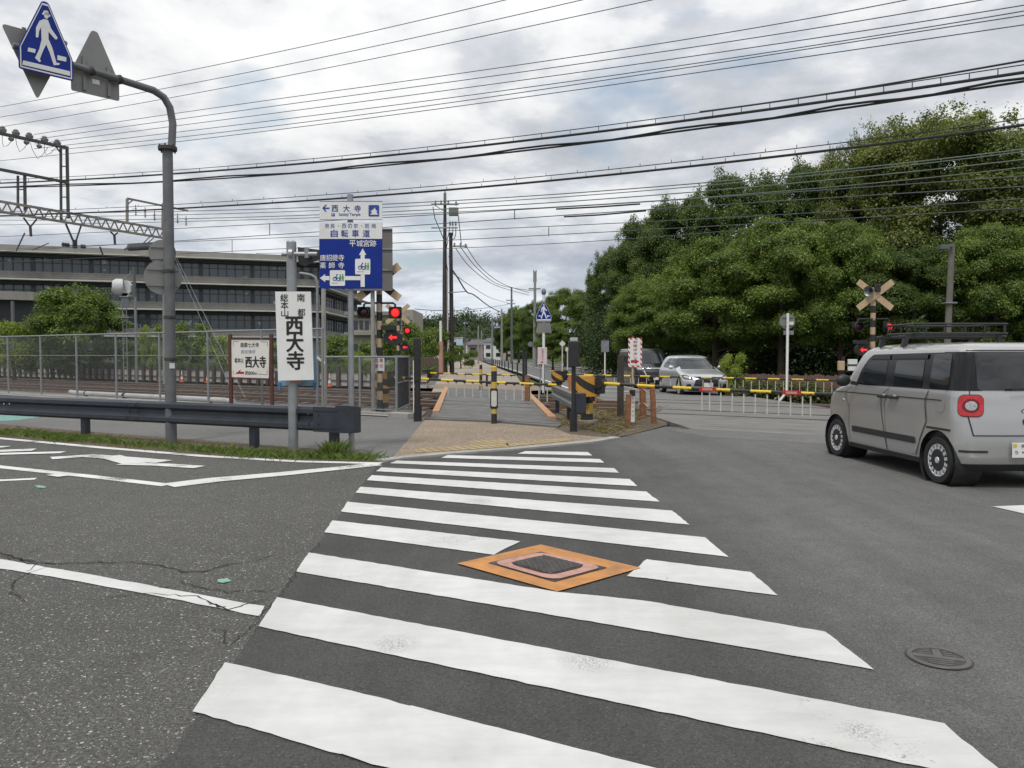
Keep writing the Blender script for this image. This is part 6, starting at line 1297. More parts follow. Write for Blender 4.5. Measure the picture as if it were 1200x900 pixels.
g = RN(688, 15.0); f = Fr(g, ROT); n0 = LS(RN(688, 15.0)); sx = lambda px, n=15.0, base=n0: LS(RN(px, n))[0]-base[0]
gate('near road gate machine with long yellow and black bar across the road', g, .2, f.p(715, 449)[1], f.p(982, 462)[0], f.p(982, 462)[1], [sx(p) for p in (823, 832, 845, 858.5, 872, 885.5, 899.5, 913, 927, 941, 950.5)], .43, tags=(sx(830), sx(928.5)), sag=.02)
g = RN(449, 15.6); n1 = LS(g); f = Fr(g, ROT); sx1 = lambda px: LS(RN(px, 15.6))[0]-n1[0]
gate('near path gate behind the low fence with bar across the path', g, .2, f.p(455, 442)[1], f.p(652, 451)[0], f.p(652, 451)[1], [sx1(525+9.7*i) for i in range(13)], .40, sag=.01)
g = RN(654, 27.0); n2 = LS(g); f = Fr(g, ROT); sx2 = lambda px: LS(RN(px, 27.0))[0]-n2[0]
gate('far road gate machine with long bar across the road beyond the tracks', g, .2, f.p(664, 439)[1], f.p(997, 446)[0], f.p(997, 446)[1], [sx2(720+9.45*i) for i in range(30)], .44, sag=.0)
g = RN(496, 27.6); n3 = LS(g); f = Fr(g, ROT); sx3 = lambda px: LS(RN(px, 27.6))[0]-n3[0]
gate('far path gate with short bar beyond the tracks', g, .2, f.p(500, 437)[1], f.p(604, 440)[0], f.p(604, 440)[1], [sx3(536+9.0*i) for i in range(8)], .2, sag=.0)
# ---- tall black sensor posts at the path crossing
def sensor_post(label, g, ztop, split, w_lo, w_hi, cap=True, strip=False):
    t = thing('sensor_post', label, 'sensor post', g, 0, 'black sensor posts'); b = MB(); b.cyl((0, 0, -.02), (0, 0, split), w_lo/2, n=14); b.cyl((0, 0, -.02), (0, 0, .38), w_lo/2+.03, n=14); b.build('post', black, t)
    b = MB(); b.box((0, 0, (split+ztop)/2), (w_hi, w_hi, ztop-split)); hb_ = b.build('housing', black, t, bevel=.015)
    if cap: MB().box((0, 0, ztop+.035), (w_hi*.72, w_hi*.72, .07)).build('cap', M('pale grey cap', (.4, .4, .4), .5), t, bevel=.01)
    if strip: MB().box((-w_hi/2-.012, -.03, ztop*.42), (.018, .05, ztop*.62)).build('white_strip', white_paint, t)
    return t
g = G(672, 506.5); f = Fr(g, 0); sensor_post('black sensor post with thick upper half right of the path', g, f.p(672, 400)[1], f.p(672, 430)[1], .085, .20)
g = G(489.5, 494); f = Fr(g, 0); sensor_post('tall plain black sensor post left of the path', g, f.p(489, 396)[1], .9, .13, .145, False, True)
# ---- short guardrail right of the path
pa, pb = Vector((1.30, 15.0, 0)), Vector((1.08, 20.2, 0)); d_ = pb-pa; L_ = d_.length; GR2 = math.atan2(d_.y, d_.x)
t = thing('guardrail', 'short grey guardrail running beside the path crossing', 'guardrail', pa, GR2); z0 = .37; b = MB()
pr2 = [(.0, z0+.36), (.05, z0+.33), (.05, z0+.25), (.01, z0+.21), (.01, z0+.15), (.05, z0+.11), (.05, z0+.03), (0, z0), (-.012, z0+.01), (.035, z0+.04), (.035, z0+.10), (-.005, z0+.14), (-.005, z0+.22), (.035, z0+.26), (.035, z0+.32), (-.012, z0+.35)]
vs = [(x, y, z) for x in (.1, L_) for y, z in pr2]; n = len(pr2); b.add(vs, [(i, i+n, (i+1) % n+n, (i+1) % n) for i in range(n)]); b.add(vs, [list(range(n))[::-1], list(range(n, 2*n))]); b.build('rail', pole_grey, t, bevel=.003)
b = MB(); b.slab([(-.10, -.14), (.02, -.14), (.10, -.08), (.10, .06), (.02, .09), (-.10, .09)], z0-.02, z0+.39); b.build('end_cap', navy, t, bevel=.015)
for x in (2.0, 4.6): MB().box((x, -.05, .25), (.12, .10, .62)).build('post', navy, t, bevel=.008)
# ---- posts on the dirt island
def plain_post(name, label, g, h_, r_, m_, group=None, lean=(0, 0), square=False, cap=None):
    t = thing(name, label, 'post', g, random.uniform(-.3, .3), group); b = MB()
    if square: b.add([(x*r_, y*r_, -.1) for x, y in ((-1, -1), (1, -1), (1, 1), (-1, 1))]+[(x*r_*.95+lean[0], y*r_*.95+lean[1], h_) for x, y in ((-1, -1), (1, -1), (1, 1), (-1, 1))], [(3, 2, 1, 0), (4, 5, 6, 7), (0, 1, 5, 4), (1, 2, 6, 5), (2, 3, 7, 6), (3, 0, 4, 7)])
    else: b.tube([(0, 0, -.1), (lean[0]*.5, lean[1]*.5, h_*.5), (lean[0], lean[1], h_)], [r_, r_*1.02, r_*.97], 12)
    b.build('shaft', m_, t, bevel=.006 if square else 0)
    if cap: cap(t, h_)
    return t
tim = M('dark old sleeper timber', (.045, .038, .033), .9, 0, .3, 6, .5, 25, dirt=.4, dcol=(.12, .10, .09))
g = G(727, 491); plain_post('timber_post', 'dark weathered timber post left of the white notice sign', g, Fr(g, 0).p(727, 416)[1], .075, tim, None, (.0, 0), True)
g = G(753.5, 491); plain_post('rusty_post', 'rusty brown post left of the other one by the road edge', g, Fr(g, 0).p(753, 448)[1], .06, rust, 'rusty posts on the dirt island', (-.02, 0), True)
g = G(766.5, 497); plain_post('rusty_post', 'rusty orange post nearest the road on the dirt island', g, Fr(g, 0).p(765, 449)[1], .06, rust, 'rusty posts on the dirt island', (-.05, 0))
g = G(735.5, 501); plain_post('rusty_post', 'short rusty post against the white sleeved sign pole', g, Fr(g, 0).p(736, 462)[1], .05, rust, 'rusty posts on the dirt island', (.02, 0), True)
g = G(618, 468.5, .1); g.z = 0; plain_post('rusty_post', 'orange rusty post at the far right end of the path deck', g, Fr(g, 0).p(618, 440)[1], .075, rust, None, (0, 0), True)
g = AT(683, 480, 21.5); g.z = 0; f = Fr(g, 0); t = thing('orange_frame', 'orange painted portal frame behind the short guardrail', 'frame', g); om = M('faded orange steel', (.42, .16, .06), .7, 0, .2, 6, dirt=.4)
for px in (668.5, 696.5): x = f.p(px, 450)[0]; MB().box((x, 0, f.p(px, 440)[1]/2), (.11, .11, f.p(px, 440)[1])).build('post', om, t, bevel=.008)
b = MB(); b.bar((f.p(666, 0)[0], 0, f.p(680, 446)[1]), (f.p(699, 0)[0], 0, f.p(680, 446)[1]), .1, .13); b.bar((f.p(669, 0)[0], -.02, f.p(680, 460)[1]), (f.p(697, 0)[0], -.02, f.p(680, 460)[1]), .08, .07); b.build('beam', om, t, bevel=.008)
b = MB(); b.bar((-.9, 0, .08), (1.2, -.5, .06), .22, .18); b.bar((.1, .3, .16), (1.5, -.2, .16), .25, .12); b.bar((.3, -1.1, .04), (1.6, -1.7, .04), .26, .14); tm_ = b.build('timber_sleepers', M('old brown sleeper', (.13, .085, .055), .9, 0, .3, 5, dirt=.4), None, (g.x, g.y, 0)); tag(tm_, 'old brown sleepers stacked on the ballast behind the dirt island', 'sleepers')
ra_, rc_ = G(727, 490), G(766, 497); 
for hh, lab in ((.30, 'lower slack rope between the posts of the dirt island'), (.62, 'upper slack rope between the posts of the dirt island')):
    P_ = [G(727, 490)+Vector((0, -.08, hh+.1)), (G(727, 490)+G(753.5, 491))/2+Vector((0, -.07, hh)), G(753.5, 491)+Vector((0, -.06, hh+.08)), (G(753.5, 491)+G(766.5, 497))/2+Vector((0, -.04, hh+.02)), G(766.5, 497)+Vector((0, -.06, hh+.06))]; o_ = P_[0].copy(); b = MB(); b.tube([p-o_ for p in P_], .010, 6); tag(b.build('rope', M('pale rope', (.38, .34, .26), .8), None, o_), lab, 'rope')
# white notice sign with red and white border
g = G(741, 498.5); f = Fr(g, 0); t = thing('notice_sign', 'upright white notice sign with red and white striped border', 'notice sign', g)
b = MB(); b.cyl((0, 0, -.05), (0, 0, f.p(741, 400)[1]), .022, n=10); b.build('pole', cream, t); b = MB(); b.cyl((0, 0, f.p(741, 494.5)[1]), (0, 0, f.p(741, 461)[1]), .052, n=14); b.build('sleeve', white_paint, t)
b = MB(); 
for i, ch in enumerate('非常ボタン'): b.text(ch, (0, f.p(741, 466.5+i*5.0)[1]), .045, 0, -.055, .045, .01)
b.build('lettering', M('grey lettering', (.2, .2, .2), .6), t)
b = MB(); b.cyl((0, 0, f.p(741, 464)[1]), (0, 0, f.p(741, 457)[1]), .06, n=14); b.build('collar', black, t)
yo = -.04; P4 = [f.p(*q, yo) for q in [(736.4, 396), (752.5, 396), (752.5, 430.2), (736.4, 430.2)]]; x0, x1, zb_, zt_ = P4[0][0], P4[1][0], P4[2][1], P4[0][1]; stripe_rw = MS('red and white border tape', (.72, .70, .69), (.42, .03, .04), .075, (.7, 0, .7), 0, .4, .15)
pn = MB().xz(rrect((x0+x1)/2, (zb_+zt_)/2, x1-x0, zt_-zb_, .02), yo, yo+.012).build('panel', stripe_rw, t); MB().xz([(x0+.036, zb_+.036), (x1-.036, zb_+.036), (x1-.036, zt_-.036), (x0+.036, zt_-.036)], yo-.003, yo-.001).build('face', white_paint, pn)
b = MB(); hgt = zt_-zb_
for i, ch in enumerate('非常ボタン'): b.text(ch, ((x0+x1)/2, zt_-.085-i*hgt*.135), hgt*.105, 0, yo-.006, .085, .012)
xc_ = (x0+x1)/2; za_ = zb_+.12; b.xz([(xc_-.09, za_-.03), (xc_-.09, za_+.03), (xc_, za_+.03), (xc_, za_+.06), (xc_+.08, za_), (xc_, za_-.06), (xc_, za_-.03)], yo-.006, yo-.0035); b.build('lettering', red_ink, pn); b = MB(); b.cyl((0, -.01, zt_), (0, -.01, zt_+.05), .012, n=8); b.build('hook', red_ink, t)
# striped bollards
def bollard(label, g, ztop, r_, plate=False):
    t = thing('striped_bollard', label, 'bollard', g, 0, 'striped bollards on the path'); b = MB(); b.cyl((0, 0, -.05), (0, 0, ztop), r_, n=16); b.lathe([(r_, ztop), (r_*.8, ztop+.02), (0, ztop+.025)], n=16); b.build('post', yb_post, t)
    if plate:
        pp = MB().xz(smooth_poly(rrect(.0, ztop*.45, r_*1.9, .34, .03), .01), -r_-.02, -r_-.004, 1); o_ = pp.build('reflector_plate', [white_paint, M('pale reflector', (.55, .55, .50), .4, 0, .1)], t); b = MB(); b.xz(smooth_poly(rrect(.0, ztop*.45, r_*2.7, .44, .03), .01), -r_-.0035, .02); b.build('clip', black, t)
g = G(579, 497); bollard('nearest striped bollard with white plate in the middle of the path', g, Fr(g, 0).p(579, 430)[1], .062, True)
g = RN(563.5, 26.0); bollard('far striped bollard beyond the first gate bar on the path', g, Fr(g, 0).p(563.5, 428)[1], .06)
g = RN(486, 28.4); plain_post('black_post', 'thin black post left of the path beyond the tracks', g, .75, .05, black)
g = RN(570.5, 30.0); plain_post('black_post', 'short dark post right of the far striped bollard', g, .55, .05, black)
# far crosswalk sign on white pole
g = AT(637, 460, 30.5); g.z = 0; f = Fr(g, 0); t = thing('crosswalk_sign', 'blue crosswalk sign on a white pole beyond the tracks', 'road sign', g); b = MB(); b.cyl((0, 0, 0), (0, 0, f.p(637, 343)[1]), .055, n=12); b.build('pole', white_paint, t)
q0, q1, q2 = f.p(628, 377, -.07), f.p(646.3, 377, -.07), f.p(637, 353, -.07); crosswalk_panel(t, q1[0]-q0[0], q2[1]-q0[1], 0, q0[1], -.08); MB().xz([f.p(*q, -.06) for q in [(630, 377.5), (644.5, 377.5), (646.5, 390), (628, 390)]], -.06, -.045).build('plate_back', sign_back, t); b = MB(); b.ball((0, 0, f.p(637, 342)[1]), (.10, .10, .14)); b.build('lamp', M('grey beacon', (.16, .17, .18), .4), t)
g = AT(635.5, 456, 29.4); g.z = 0; f = Fr(g, 0); t = thing('notice_board', 'small pinkish white notice board on a post in front of the blue crosswalk sign', 'notice board', g); b = MB(); b.cyl((-.08, 0, 0), (-.08, 0, f.p(635, 425)[1]), .022, n=8); b.cyl((.08, 0, 0), (.08, 0, f.p(635, 425)[1]), .022, n=8); b.build('post', galv, t)
P4 = [f.p(*q, -.04) for q in [(630, 407), (641, 407), (641, 427), (630, 427)]]; pn = MB().xz(P4, -.04, -.025).build('panel', M('pinkish white board', (.62, .52, .53), .5, 0, .05), t, bevel=.01); b = MB()
for i, ch in enumerate('非常ボタン'): b.text(ch, (P4[0][0]+.19, P4[0][1]-.09-i*.09), .075, 0, -.044, .075, .012)
b.xz([(P4[0][0]+.1, P4[2][1]+.08), (P4[0][0]+.2, P4[2][1]+.05), (P4[0][0]+.2, P4[2][1]+.13)], -.045, -.0405); b.build('lettering', red_ink, pn)
# further small signs
def small_sign(label, px, Y, ytop, shape, m_, hw_):
    g = AT(px, 416, Y); g.z = 0; f = Fr(g, 0); t = thing('road_sign', label, 'road sign', g); MB().cyl((0, 0, 0), (0, 0, f.p(px, ytop)[1]), .04, n=10).build('pole', white_paint, t); z = f.p(px, ytop)[1]
    P_ = {'diamond': [(-hw_, z-hw_), (0, z-2*hw_), (hw_, z-hw_), (0, z)], 'square': [(-hw_, z-2*hw_), (hw_, z-2*hw_), (hw_, z), (-hw_, z)], 'tall': [(-hw_, z-3*hw_), (hw_, z-3*hw_), (hw_, z), (-hw_, z)], 'round': [(hw_*math.cos(a), z-hw_+hw_*math.sin(a)) for a in np.linspace(0, 6.283, 25)[:-1]]}[shape]
    MB().xz(P_, -.06, -.045).build('panel', m_, t); return t
small_sign('diamond shaped white sign on a white pole by the far hedge', 659, 56, 399, 'diamond', white_paint, .24); small_sign('small white square sign right of the diamond one by the far hedge', 665, 60, 407, 'square', white_paint, .16); small_sign('grey back of an upright sign on a white pole in front of the hedge', 709, 40, 399, 'tall', pole_light, .2); small_sign('square pale blue sign hanging left of the far path', 538.5, 90, 397, 'square', M('pale blue sign', (.42, .55, .68), .5), .38)
g = AT(922, 465, 24.6); g.z = 0; f = Fr(g, 0); t = thing('round_sign', 'grey back of a round sign on a white pole with kinked foot', 'road sign', g); b = MB(); b.tube([(f.p(912.5, 470)[0], -.02, .0), (0, 0, f.p(922, 459)[1]), (0, 0, f.p(922, 367)[1])], .042, 12); b.build('pole', white_paint, t); z = f.p(922, 376.5)[1]; b = MB(); b.lathe([(0, 0), (.245, 0), (.245, .012), (0, .012)], (0, .05, z), (0, 1, 0), 32, smooth=False); d_ = b.build('sign_back', sign_back, t)
b = MB(); b.box((0, .035, z+.13), (.36, .025, .03)); b.box((0, .035, z-.13), (.36, .025, .03)); b.build('channel', sign_back, d_); MB().box((.13, .047, z-.06), (.14, .004, .10)).build('sticker', white_paint, d_); b = MB(); b.box((.05, .05, z-.36), (.32, .012, .13)); b.build('plate', pole_light, t)
# control boxes by the right crossing signal
g = RN(990, 26.7); f = Fr(g, 0); t = thing('control_boxes', 'beige and white control boxes on a black bracket behind the van bonnet', 'control box', g); b = MB(); b.cyl((0, .12, 0), (0, .12, f.p(990, 418)[1]), .045, n=10); b.bar((f.p(983, 427)[0], .03, f.p(990, 427)[1]), (f.p(1008, 427)[0], .03, f.p(990, 427)[1]), .05, .06); b.build('bracket', black, t)
q = [f.p(*p) for p in [(981.5, 423), (988.5, 434)]]; MB().box(((q[0][0]+q[1][0])/2, -.04, (q[0][1]+q[1][1])/2), (q[1][0]-q[0][0], .12, q[0][1]-q[1][1])).build('box', cream, t, bevel=.015); q = [f.p(*p) for p in [(993, 421), (1003.5, 434.5)]]; MB().box(((q[0][0]+q[1][0])/2, -.04, (q[0][1]+q[1][1])/2), (q[1][0]-q[0][0], .08, q[0][1]-q[1][1])).build('box', white_paint, t, bevel=.01); MB().box(((q[0][0]+q[1][0])/2, -.085, (q[0][1]+q[1][1])/2), (q[1][0]-q[0][0]+.04, .012, .05)).build('strap', black, t)
# brown palings
def paling(label, a, b_, h_, m_, n):
    d_ = b_-a; L_ = d_.length; t = thing('paling_fence', label, 'fence', a, math.atan2(d_.y, d_.x)); b = MB(); w_ = L_/n
    for i in range(n): hh = h_*random.uniform(.95, 1.03); b.box((w_*(i+.5), random.uniform(-.01, .01), hh/2), (w_*.9, .03, hh))
    b.build('boards', m_, t); b = MB()
    for z in (.25, .8): b.box((L_/2, .035, h_*z), (L_, .04, .07))
    b.build('rail', m_, t)
    for i in range(int(L_/2)+1): MB().box((min(L_, i*2.0), .07, h_*.5), (.09, .09, h_)).build('post', m_, t)
paling('low reddish brown board fence along the roadside below the wood', RN(856, 29.0), RN(1030, 28.4), .80, M('reddish brown board', (.16, .095, .075), .85, 0, .25, 4, dirt=.3), 62)
paling('tall weathered board fence left of the path behind the black post', RN(470, 31), Vector((-4.6, 48, 0)), 1.35, M('weathered board', (.17, .13, .10), .85, 0, .25, 4, dirt=.3), 60)
paling('low brown board fence under the hedge on the right of the far road', Vector((10.0, 36, 0)), Vector((8.6, 76, 0)), .9, M('dull brown board', (.13, .095, .07), .85, 0, .25, 4, dirt=.3), 90)
# railing between path and far road
ra, rb_ = Vector((.75, 50, 0)), Vector((-6.1, 165, 0)); d_ = rb_-ra; L_ = d_.length; t = thing('path_railing', 'row of black posts with a thin rail between path and road', 'railing', ra, math.atan2(d_.y, d_.x))
for i in range(20): x = L_*i/19; MB().cyl((x, 0, 0), (x, 0, .95), .05, n=8).build('post', black, t)
MB().cyl((0, 0, .85), (L_, 0, .85), .018, n=6).build('rail', black, t)
for px, lab in ((613.5, 'left of two taller black posts at the start of the far railing'), (616.5, 'right of two taller black posts at the start of the far railing')):
    g = AT(px, 442, 46); g.z = 0; plain_post('black_post', lab, g, Fr(g, 0).p(px, 413)[1], .07, black, 'tall black posts by the far railing', (0, 0), True)
# ================================================================ POLES AND WIRES
g = AT(521.5, 437, 62); g.z = 0; f = Fr(g, 0); t = thing('utility_pole', 'tall dark double utility pole with crossarms and transformer left of the path', 'utility pole', g); z = lambda y: f.p(521, y)[1]; X = lambda x: f.p(x, 330)[0]
b = MB(); b.tube([(0, 0, 0), (0, 0, z(330)), (X(521.8), 0, z(226))], [.22, .18, .11], 14); b.build('pole', pole_dark, t); b = MB(); b.tube([(X(529), .3, 0), (X(528), .3, z(272))], [.20, .14], 14); b.build('pole', pole_dark, t)
b = MB(); b.cyl((X(522), -.1, z(222)), (X(522), -.1, z(240)), .05, n=8); b.build('mast_tip', galv, t)
for yy, x0, x1, w_ in ((240, 506, 538, .12), (267.5, 506, 537, .10), (289, 530, 548, .12)): MB().box(((X(x0)+X(x1))/2, -.22, z(yy)), (X(x1)-X(x0), .1, w_)).build('crossarm', galv, t)
b = MB(); b.bar((X(510), -.2, z(241)), (X(521), -.2, z(248)), .06, .06); b.bar((X(524), .1, z(343)), (X(546), -.3, z(342)), .07, .07); b.build('strut', galv, t)
b = MB(); b.box((X(532), -.15, z(248.5)), (.75, .5, .62)); 
for i in range(5): b.box((X(532)-.3+.15*i, -.42, z(248.5)), (.04, .06, .5))
b.build('transformer', M('transformer grey', (.2, .21, .2), .5, .2, .1, 3), t, bevel=.03)
for px, py in ((511, 237.5), (517.5, 237.5), (526, 237.5), (535, 238.5), (528, 262), (531, 262), (534.5, 262), (533, 287), (540, 287), (546, 288)): b = MB(); b.lathe([(0, -.22), (.06, -.2), (.09, -.08), (.05, -.02), (.09, .06), (.05, .12), (0, .16)], (X(px), -.25, z(py)), (0, 0, 1), 10); b.build('insulator', insul, t)
b = MB()
for P_ in ([(508, 243), (510, 256), (516, 270), (520, 280)], [(527.5, 266), (526, 276), (524, 282), (521, 284)], [(531, 266), (531, 276), (527, 284)], [(534.5, 266), (534.5, 274), (533, 280), (530, 281)], [(537, 250), (539, 268), (541, 287)], [(525, 283), (522, 300), (525, 318), (523, 340), (525, 380)], [(526.5, 300), (530, 318), (527.5, 340)]):
    b.tube([(X(p[0]), -.18, z(p[1])) for p in P_], .035, 6)
b.build('drop_cable', wire_m, t); b = MB(); b.tube([(X(524.7), -.24, z(430)), (X(524.7), -.2, z(318))], .06, 8); b.build('cable_guard', M('pale conduit', (.45, .46, .46), .5), t)
b = MB(); b.box((X(533.5), -.2, z(375)), (.35, .3, .45)); b.bar((X(527), -.2, z(376)), (X(533), -.2, z(376)), .05, .05); b.build('lamp', black, t)
g = AT(517, 437, 58); g.z = 0; f = Fr(g, 0); t = thing('guard_post', 'slender pale post with pink foot beside the dark double utility pole', 'post', g); b = MB(); b.cyl((0, 0, 0), (-.03, 0, f.p(517, 376)[1]), .10, n=12); b.build('post', white_paint, t); b = MB(); b.cyl((0, 0, 0), (0, 0, f.p(517, 400)[1]), .17, n=12); b.build('sleeve', M('faded pink sleeve', (.45, .24, .19), .6, 0, .1, 4), t)
def upole(label, px, Y, ytop, r_, m_, arms=(), extra=None, grp='utility poles along the far road'):
    g = AT(px, 416, Y); g.z = 0; f = Fr(g, 0); t = thing('utility_pole', label, 'utility pole', g, 0, grp); zt_ = f.p(px, ytop)[1]; MB().tube([(0, 0, 0), (0, 0, zt_)], [r_, r_*.6], 12).build('pole', m_, t)
    for y, x0, x1 in arms: MB().box(((f.p(x0, y)[0]+f.p(x1, y)[0])/2, -.1, f.p(px, y)[1]), (f.p(x1, y)[0]-f.p(x0, y)[0], .14, .16)).build('crossarm', galv, t)
    if extra: extra(t, f)
    return t
def tops(t, f):
    b = MB()
    for x in (625.4, 628.3): q = f.p(x, 325); b.cyl((q[0], 0, q[1]-.6), (q[0], 0, q[1]+.9), .06, n=8)
    b.build('antenna', pole_light, t); b = MB(); q = f.p(627, 399); b.box((.25, -.2, q[1]), (.5, .3, .9)); b.lathe([(.0, 0), (.35, 0), (.35, .05)], (-.55, -.2, f.p(627, 403)[1]), (0, -1, 0), 16); b.build('equipment_box', pole_light, t); b = MB(); b.cyl((0, 0, 0), (0, 0, f.p(627, 405)[1]), .29, n=12); b.build('pole_wrap', concrete_pole, t)
upole('tall grey utility pole just left of the blue crosswalk sign', 626.8, 94, 318, .24, concrete_pole, ((338.5, 619.5, 633.5),), tops)
upole('second grey utility pole left of the tall one, half hidden by trees', 599.5, 130, 337, .24, pole_grey, ((352, 593, 602), (356, 594, 604)))
upole('plain grey pole between the two far utility poles and small blue sign', 588, 115, 362, .2, concrete_pole)
def mastsign(t, f):
    zz_ = f.p(582, 376)[1]; MB().bar((0, 0, f.p(577, 381)[1]), (f.p(583, 381)[0], 0, f.p(583, 381)[1]), .12, .12).build('arm', pole_light, t); crosswalk_panel(t, 1.0, .95, f.p(582.5, 384)[0], f.p(582.5, 384.5)[1], -.12)
upole('far pole carrying a small blue crosswalk sign on an arm', 576.8, 118, 371, .17, pole_light, (), mastsign)
upole('short pale pole in the middle of the far street', 560.5, 125, 382, .16, concrete_pole); upole('slightly shorter pale pole right of the pale one in the far street', 564.3, 150, 387, .16, concrete_pole); upole('far thin pole on the wooded hill side left of the pale poles', 545, 180, 372, .17, pole_grey, ((378, 542.5, 547.5),)); upole('short grey pole holding the pale blue square sign', 531, 88, 391, .09, pole_light, ((396.5, 530.5, 539),))
g = AT(1111.5, 416, 28.5); g.z = 0; f = Fr(g, 0); t = thing('lamp_post', 'leaning concrete post with small lamp behind the grey van roof', 'lamp post', g); x1, z1 = f.p(1115.5, 288); MB().tube([(f.p(1107, 480)[0], 0, 0), (x1, 0, z1)], [.125, .10], 14).build('pole', M('brown grey lamp pole', (.15, .135, .12), .8, 0, .2, 3, .2, 40), t); b = MB(); b.bar((x1-.05, -.15, z1-.03), (x1-.45, -.2, z1-.02), .12, .08); b.box((x1-.42, -.2, z1-.07), (.3, .2, .16)); b.build('lamp', pole_grey, t); b = MB(); zb_ = f.p(1112, 355)[1]; b.box((f.p(1112, 355)[0], -.02, zb_), (.42, .32, .05)); b.build('band', galv, t)
# wires -------------------------------------------------------------
def cr(P_, n=10):
    o = []; k = len(P_)
    for i in range(k-1):
        p0, p1, p2, p3 = P_[max(i-1, 0)], P_[i], P_[i+1], P_[min(i+2, k-1)]
        for j in range(n): t = j/n; o.append(.5*((2*p1)+(p2-p0)*t+(2*p0-5*p1+4*p2-p3)*t*t+(3*p1-p0-3*p2+p3)*t**3))
    return o+[P_[-1]]
def wpts(pts, D):
    xs = np.array([p[0] for p in pts], float); ys = np.array([p[1] for p in pts], float); k = min(len(pts)-1, 3); c = np.polyfit(xs/600, ys, k); X_ = np.linspace(xs[0], xs[-1], 40)
    return [PLN(x, np.polyval(c, x/600), R(0, D), NV) for x in X_]
def wire(label, pts, D, r_, m_, name='overhead_wire', group=None, extra=None, cat='wire'):
    P_ = wpts(pts, D); o = P_[len(P_)//2].copy(); b = MB(); b.tube([p-o for p in P_], r_*.85, 6, 0)
    if extra: extra(b, [p-o for p in P_])
    w_ = b.build(name, m_, None, o); return tag(w_, label, cat, group)
G1 = 'thin high wires crossing the sky'
wire('topmost thin wire, leaving the photo above the middle', [(-150, 152), (0, 124.5), (210, 85.7), (330, 60), (540, 12), (700, -27)], 15, .011, wire_g, group=G1)
wire('second thin wire from the top', [(-150, 160), (0, 137), (210, 100.6), (330, 77), (540, 32), (660, 5), (800, -28)], 15.3, .011, wire_g, group=G1)
wire('third thin wire from the top', [(-150, 172), (0, 148), (210, 113.4), (330, 90), (540, 48), (660, 22), (900, -30)], 15.6, .011, wire_g, group=G1)
for lab, P_ in (('fourth thin wire from the top', [(40, 158), (210, 131), (330, 116), (540, 86.4), (660, 68), (820, 43.5), (940, 23), (1080, -4), (1150, -18)]), ('fifth thin wire from the top', [(40, 164), (210, 138.5), (330, 123), (540, 95), (660, 78), (820, 54), (940, 35), (1080, 12), (1300, -28)]), ('sixth thin wire from the top', [(40, 170), (210, 145), (330, 131), (540, 105), (660, 88), (820, 65), (940, 46.6), (1080, 24), (1200, 6), (1300, -10)]),
                ('seventh thin wire from the top', [(40, 176), (210, 152), (330, 139), (540, 114), (660, 98), (820, 75.5), (940, 54), (1080, 31), (1200, 12), (1300, -3)]), ('eighth thin wire from the top', [(60, 178), (210, 157.5), (330, 146), (540, 122), (660, 101), (820, 77), (940, 57), (1080, 36), (1200, 18.6), (1300, 3)]), ('lowest wire of the high thin bundle', [(-100, 199), (0, 185.5), (210, 169), (330, 151), (540, 124), (660, 105), (820, 85.5), (940, 68), (1080, 46.6), (1200, 29.5), (1300, 14)])):
    wire(lab, P_, 20, .014, wire_g, group=G1)
def pegs(dz, n, both=False):
    def f(b, P_):
        L_ = len(P_)
        for i in range(n):
            q = (i+.5)/n*(L_-1.01); k = int(q); p_ = P_[k].lerp(P_[k+1], q-k); b.bar(p_, p_+Vector((0, 0, dz)), .012, .012)
    return f
HV = 'heavy black cables slung along the railway'
wire('upper heavy black cable with pegs to its messenger wire', [(-150, 219), (0, 213), (210, 205), (330, 194.5), (540, 172), (660, 159), (820, 138), (940, 124), (1080, 102.6), (1200, 85.5), (1320, 66)], 15, .031, wire_m, 'overhead_cable', HV, pegs(.11, 44), 'cable')
wire('messenger wire just above the upper heavy cable', [(-150, 215), (0, 209), (210, 200), (330, 190), (540, 168), (660, 152), (820, 132), (940, 115.6), (1080, 94), (1200, 76), (1320, 57)], 15, .011, wire_m, 'overhead_wire', HV)
def twist(b, P_): b.tube([p+Vector((0, 0, .035+.03*math.sin(i*1.3))) for i, p in enumerate(P_)], .022, 6)
wire('twisted black cable below the upper heavy cable', [(-150, 221), (0, 217), (210, 212), (330, 205), (540, 186), (660, 171), (820, 151), (940, 134), (1080, 112), (1200, 95), (1320, 78)], 15.1, .024, wire_m, 'overhead_cable', HV, twist, 'cable')
wire('extra black cable above the upper heavy cable at right', [(820, 131), (940, 115), (1080, 91), (1200, 71.5), (1320, 50)], 15.05, .020, wire_m, 'overhead_cable', HV, None, 'cable')
wire('lower heavy black cable passing in front of the blue sign', [(-150, 257), (0, 251), (210, 244.5), (330, 237), (540, 222), (660, 211), (820, 193), (940, 180), (1080, 162), (1200, 146), (1320, 130)], 16.5, .031, wire_m, 'overhead_cable', HV, pegs(.09, 36), 'cable')
wire('messenger wire just above the lower heavy cable', [(-150, 253), (0, 247), (210, 240), (330, 232), (540, 216), (660, 204), (820, 187), (940, 173), (1080, 155), (1200, 139), (1320, 122)], 16.5, .012, wire_m, 'overhead_wire', HV, pegs(.07, 40))
TH = 'thin wires over the tracks'
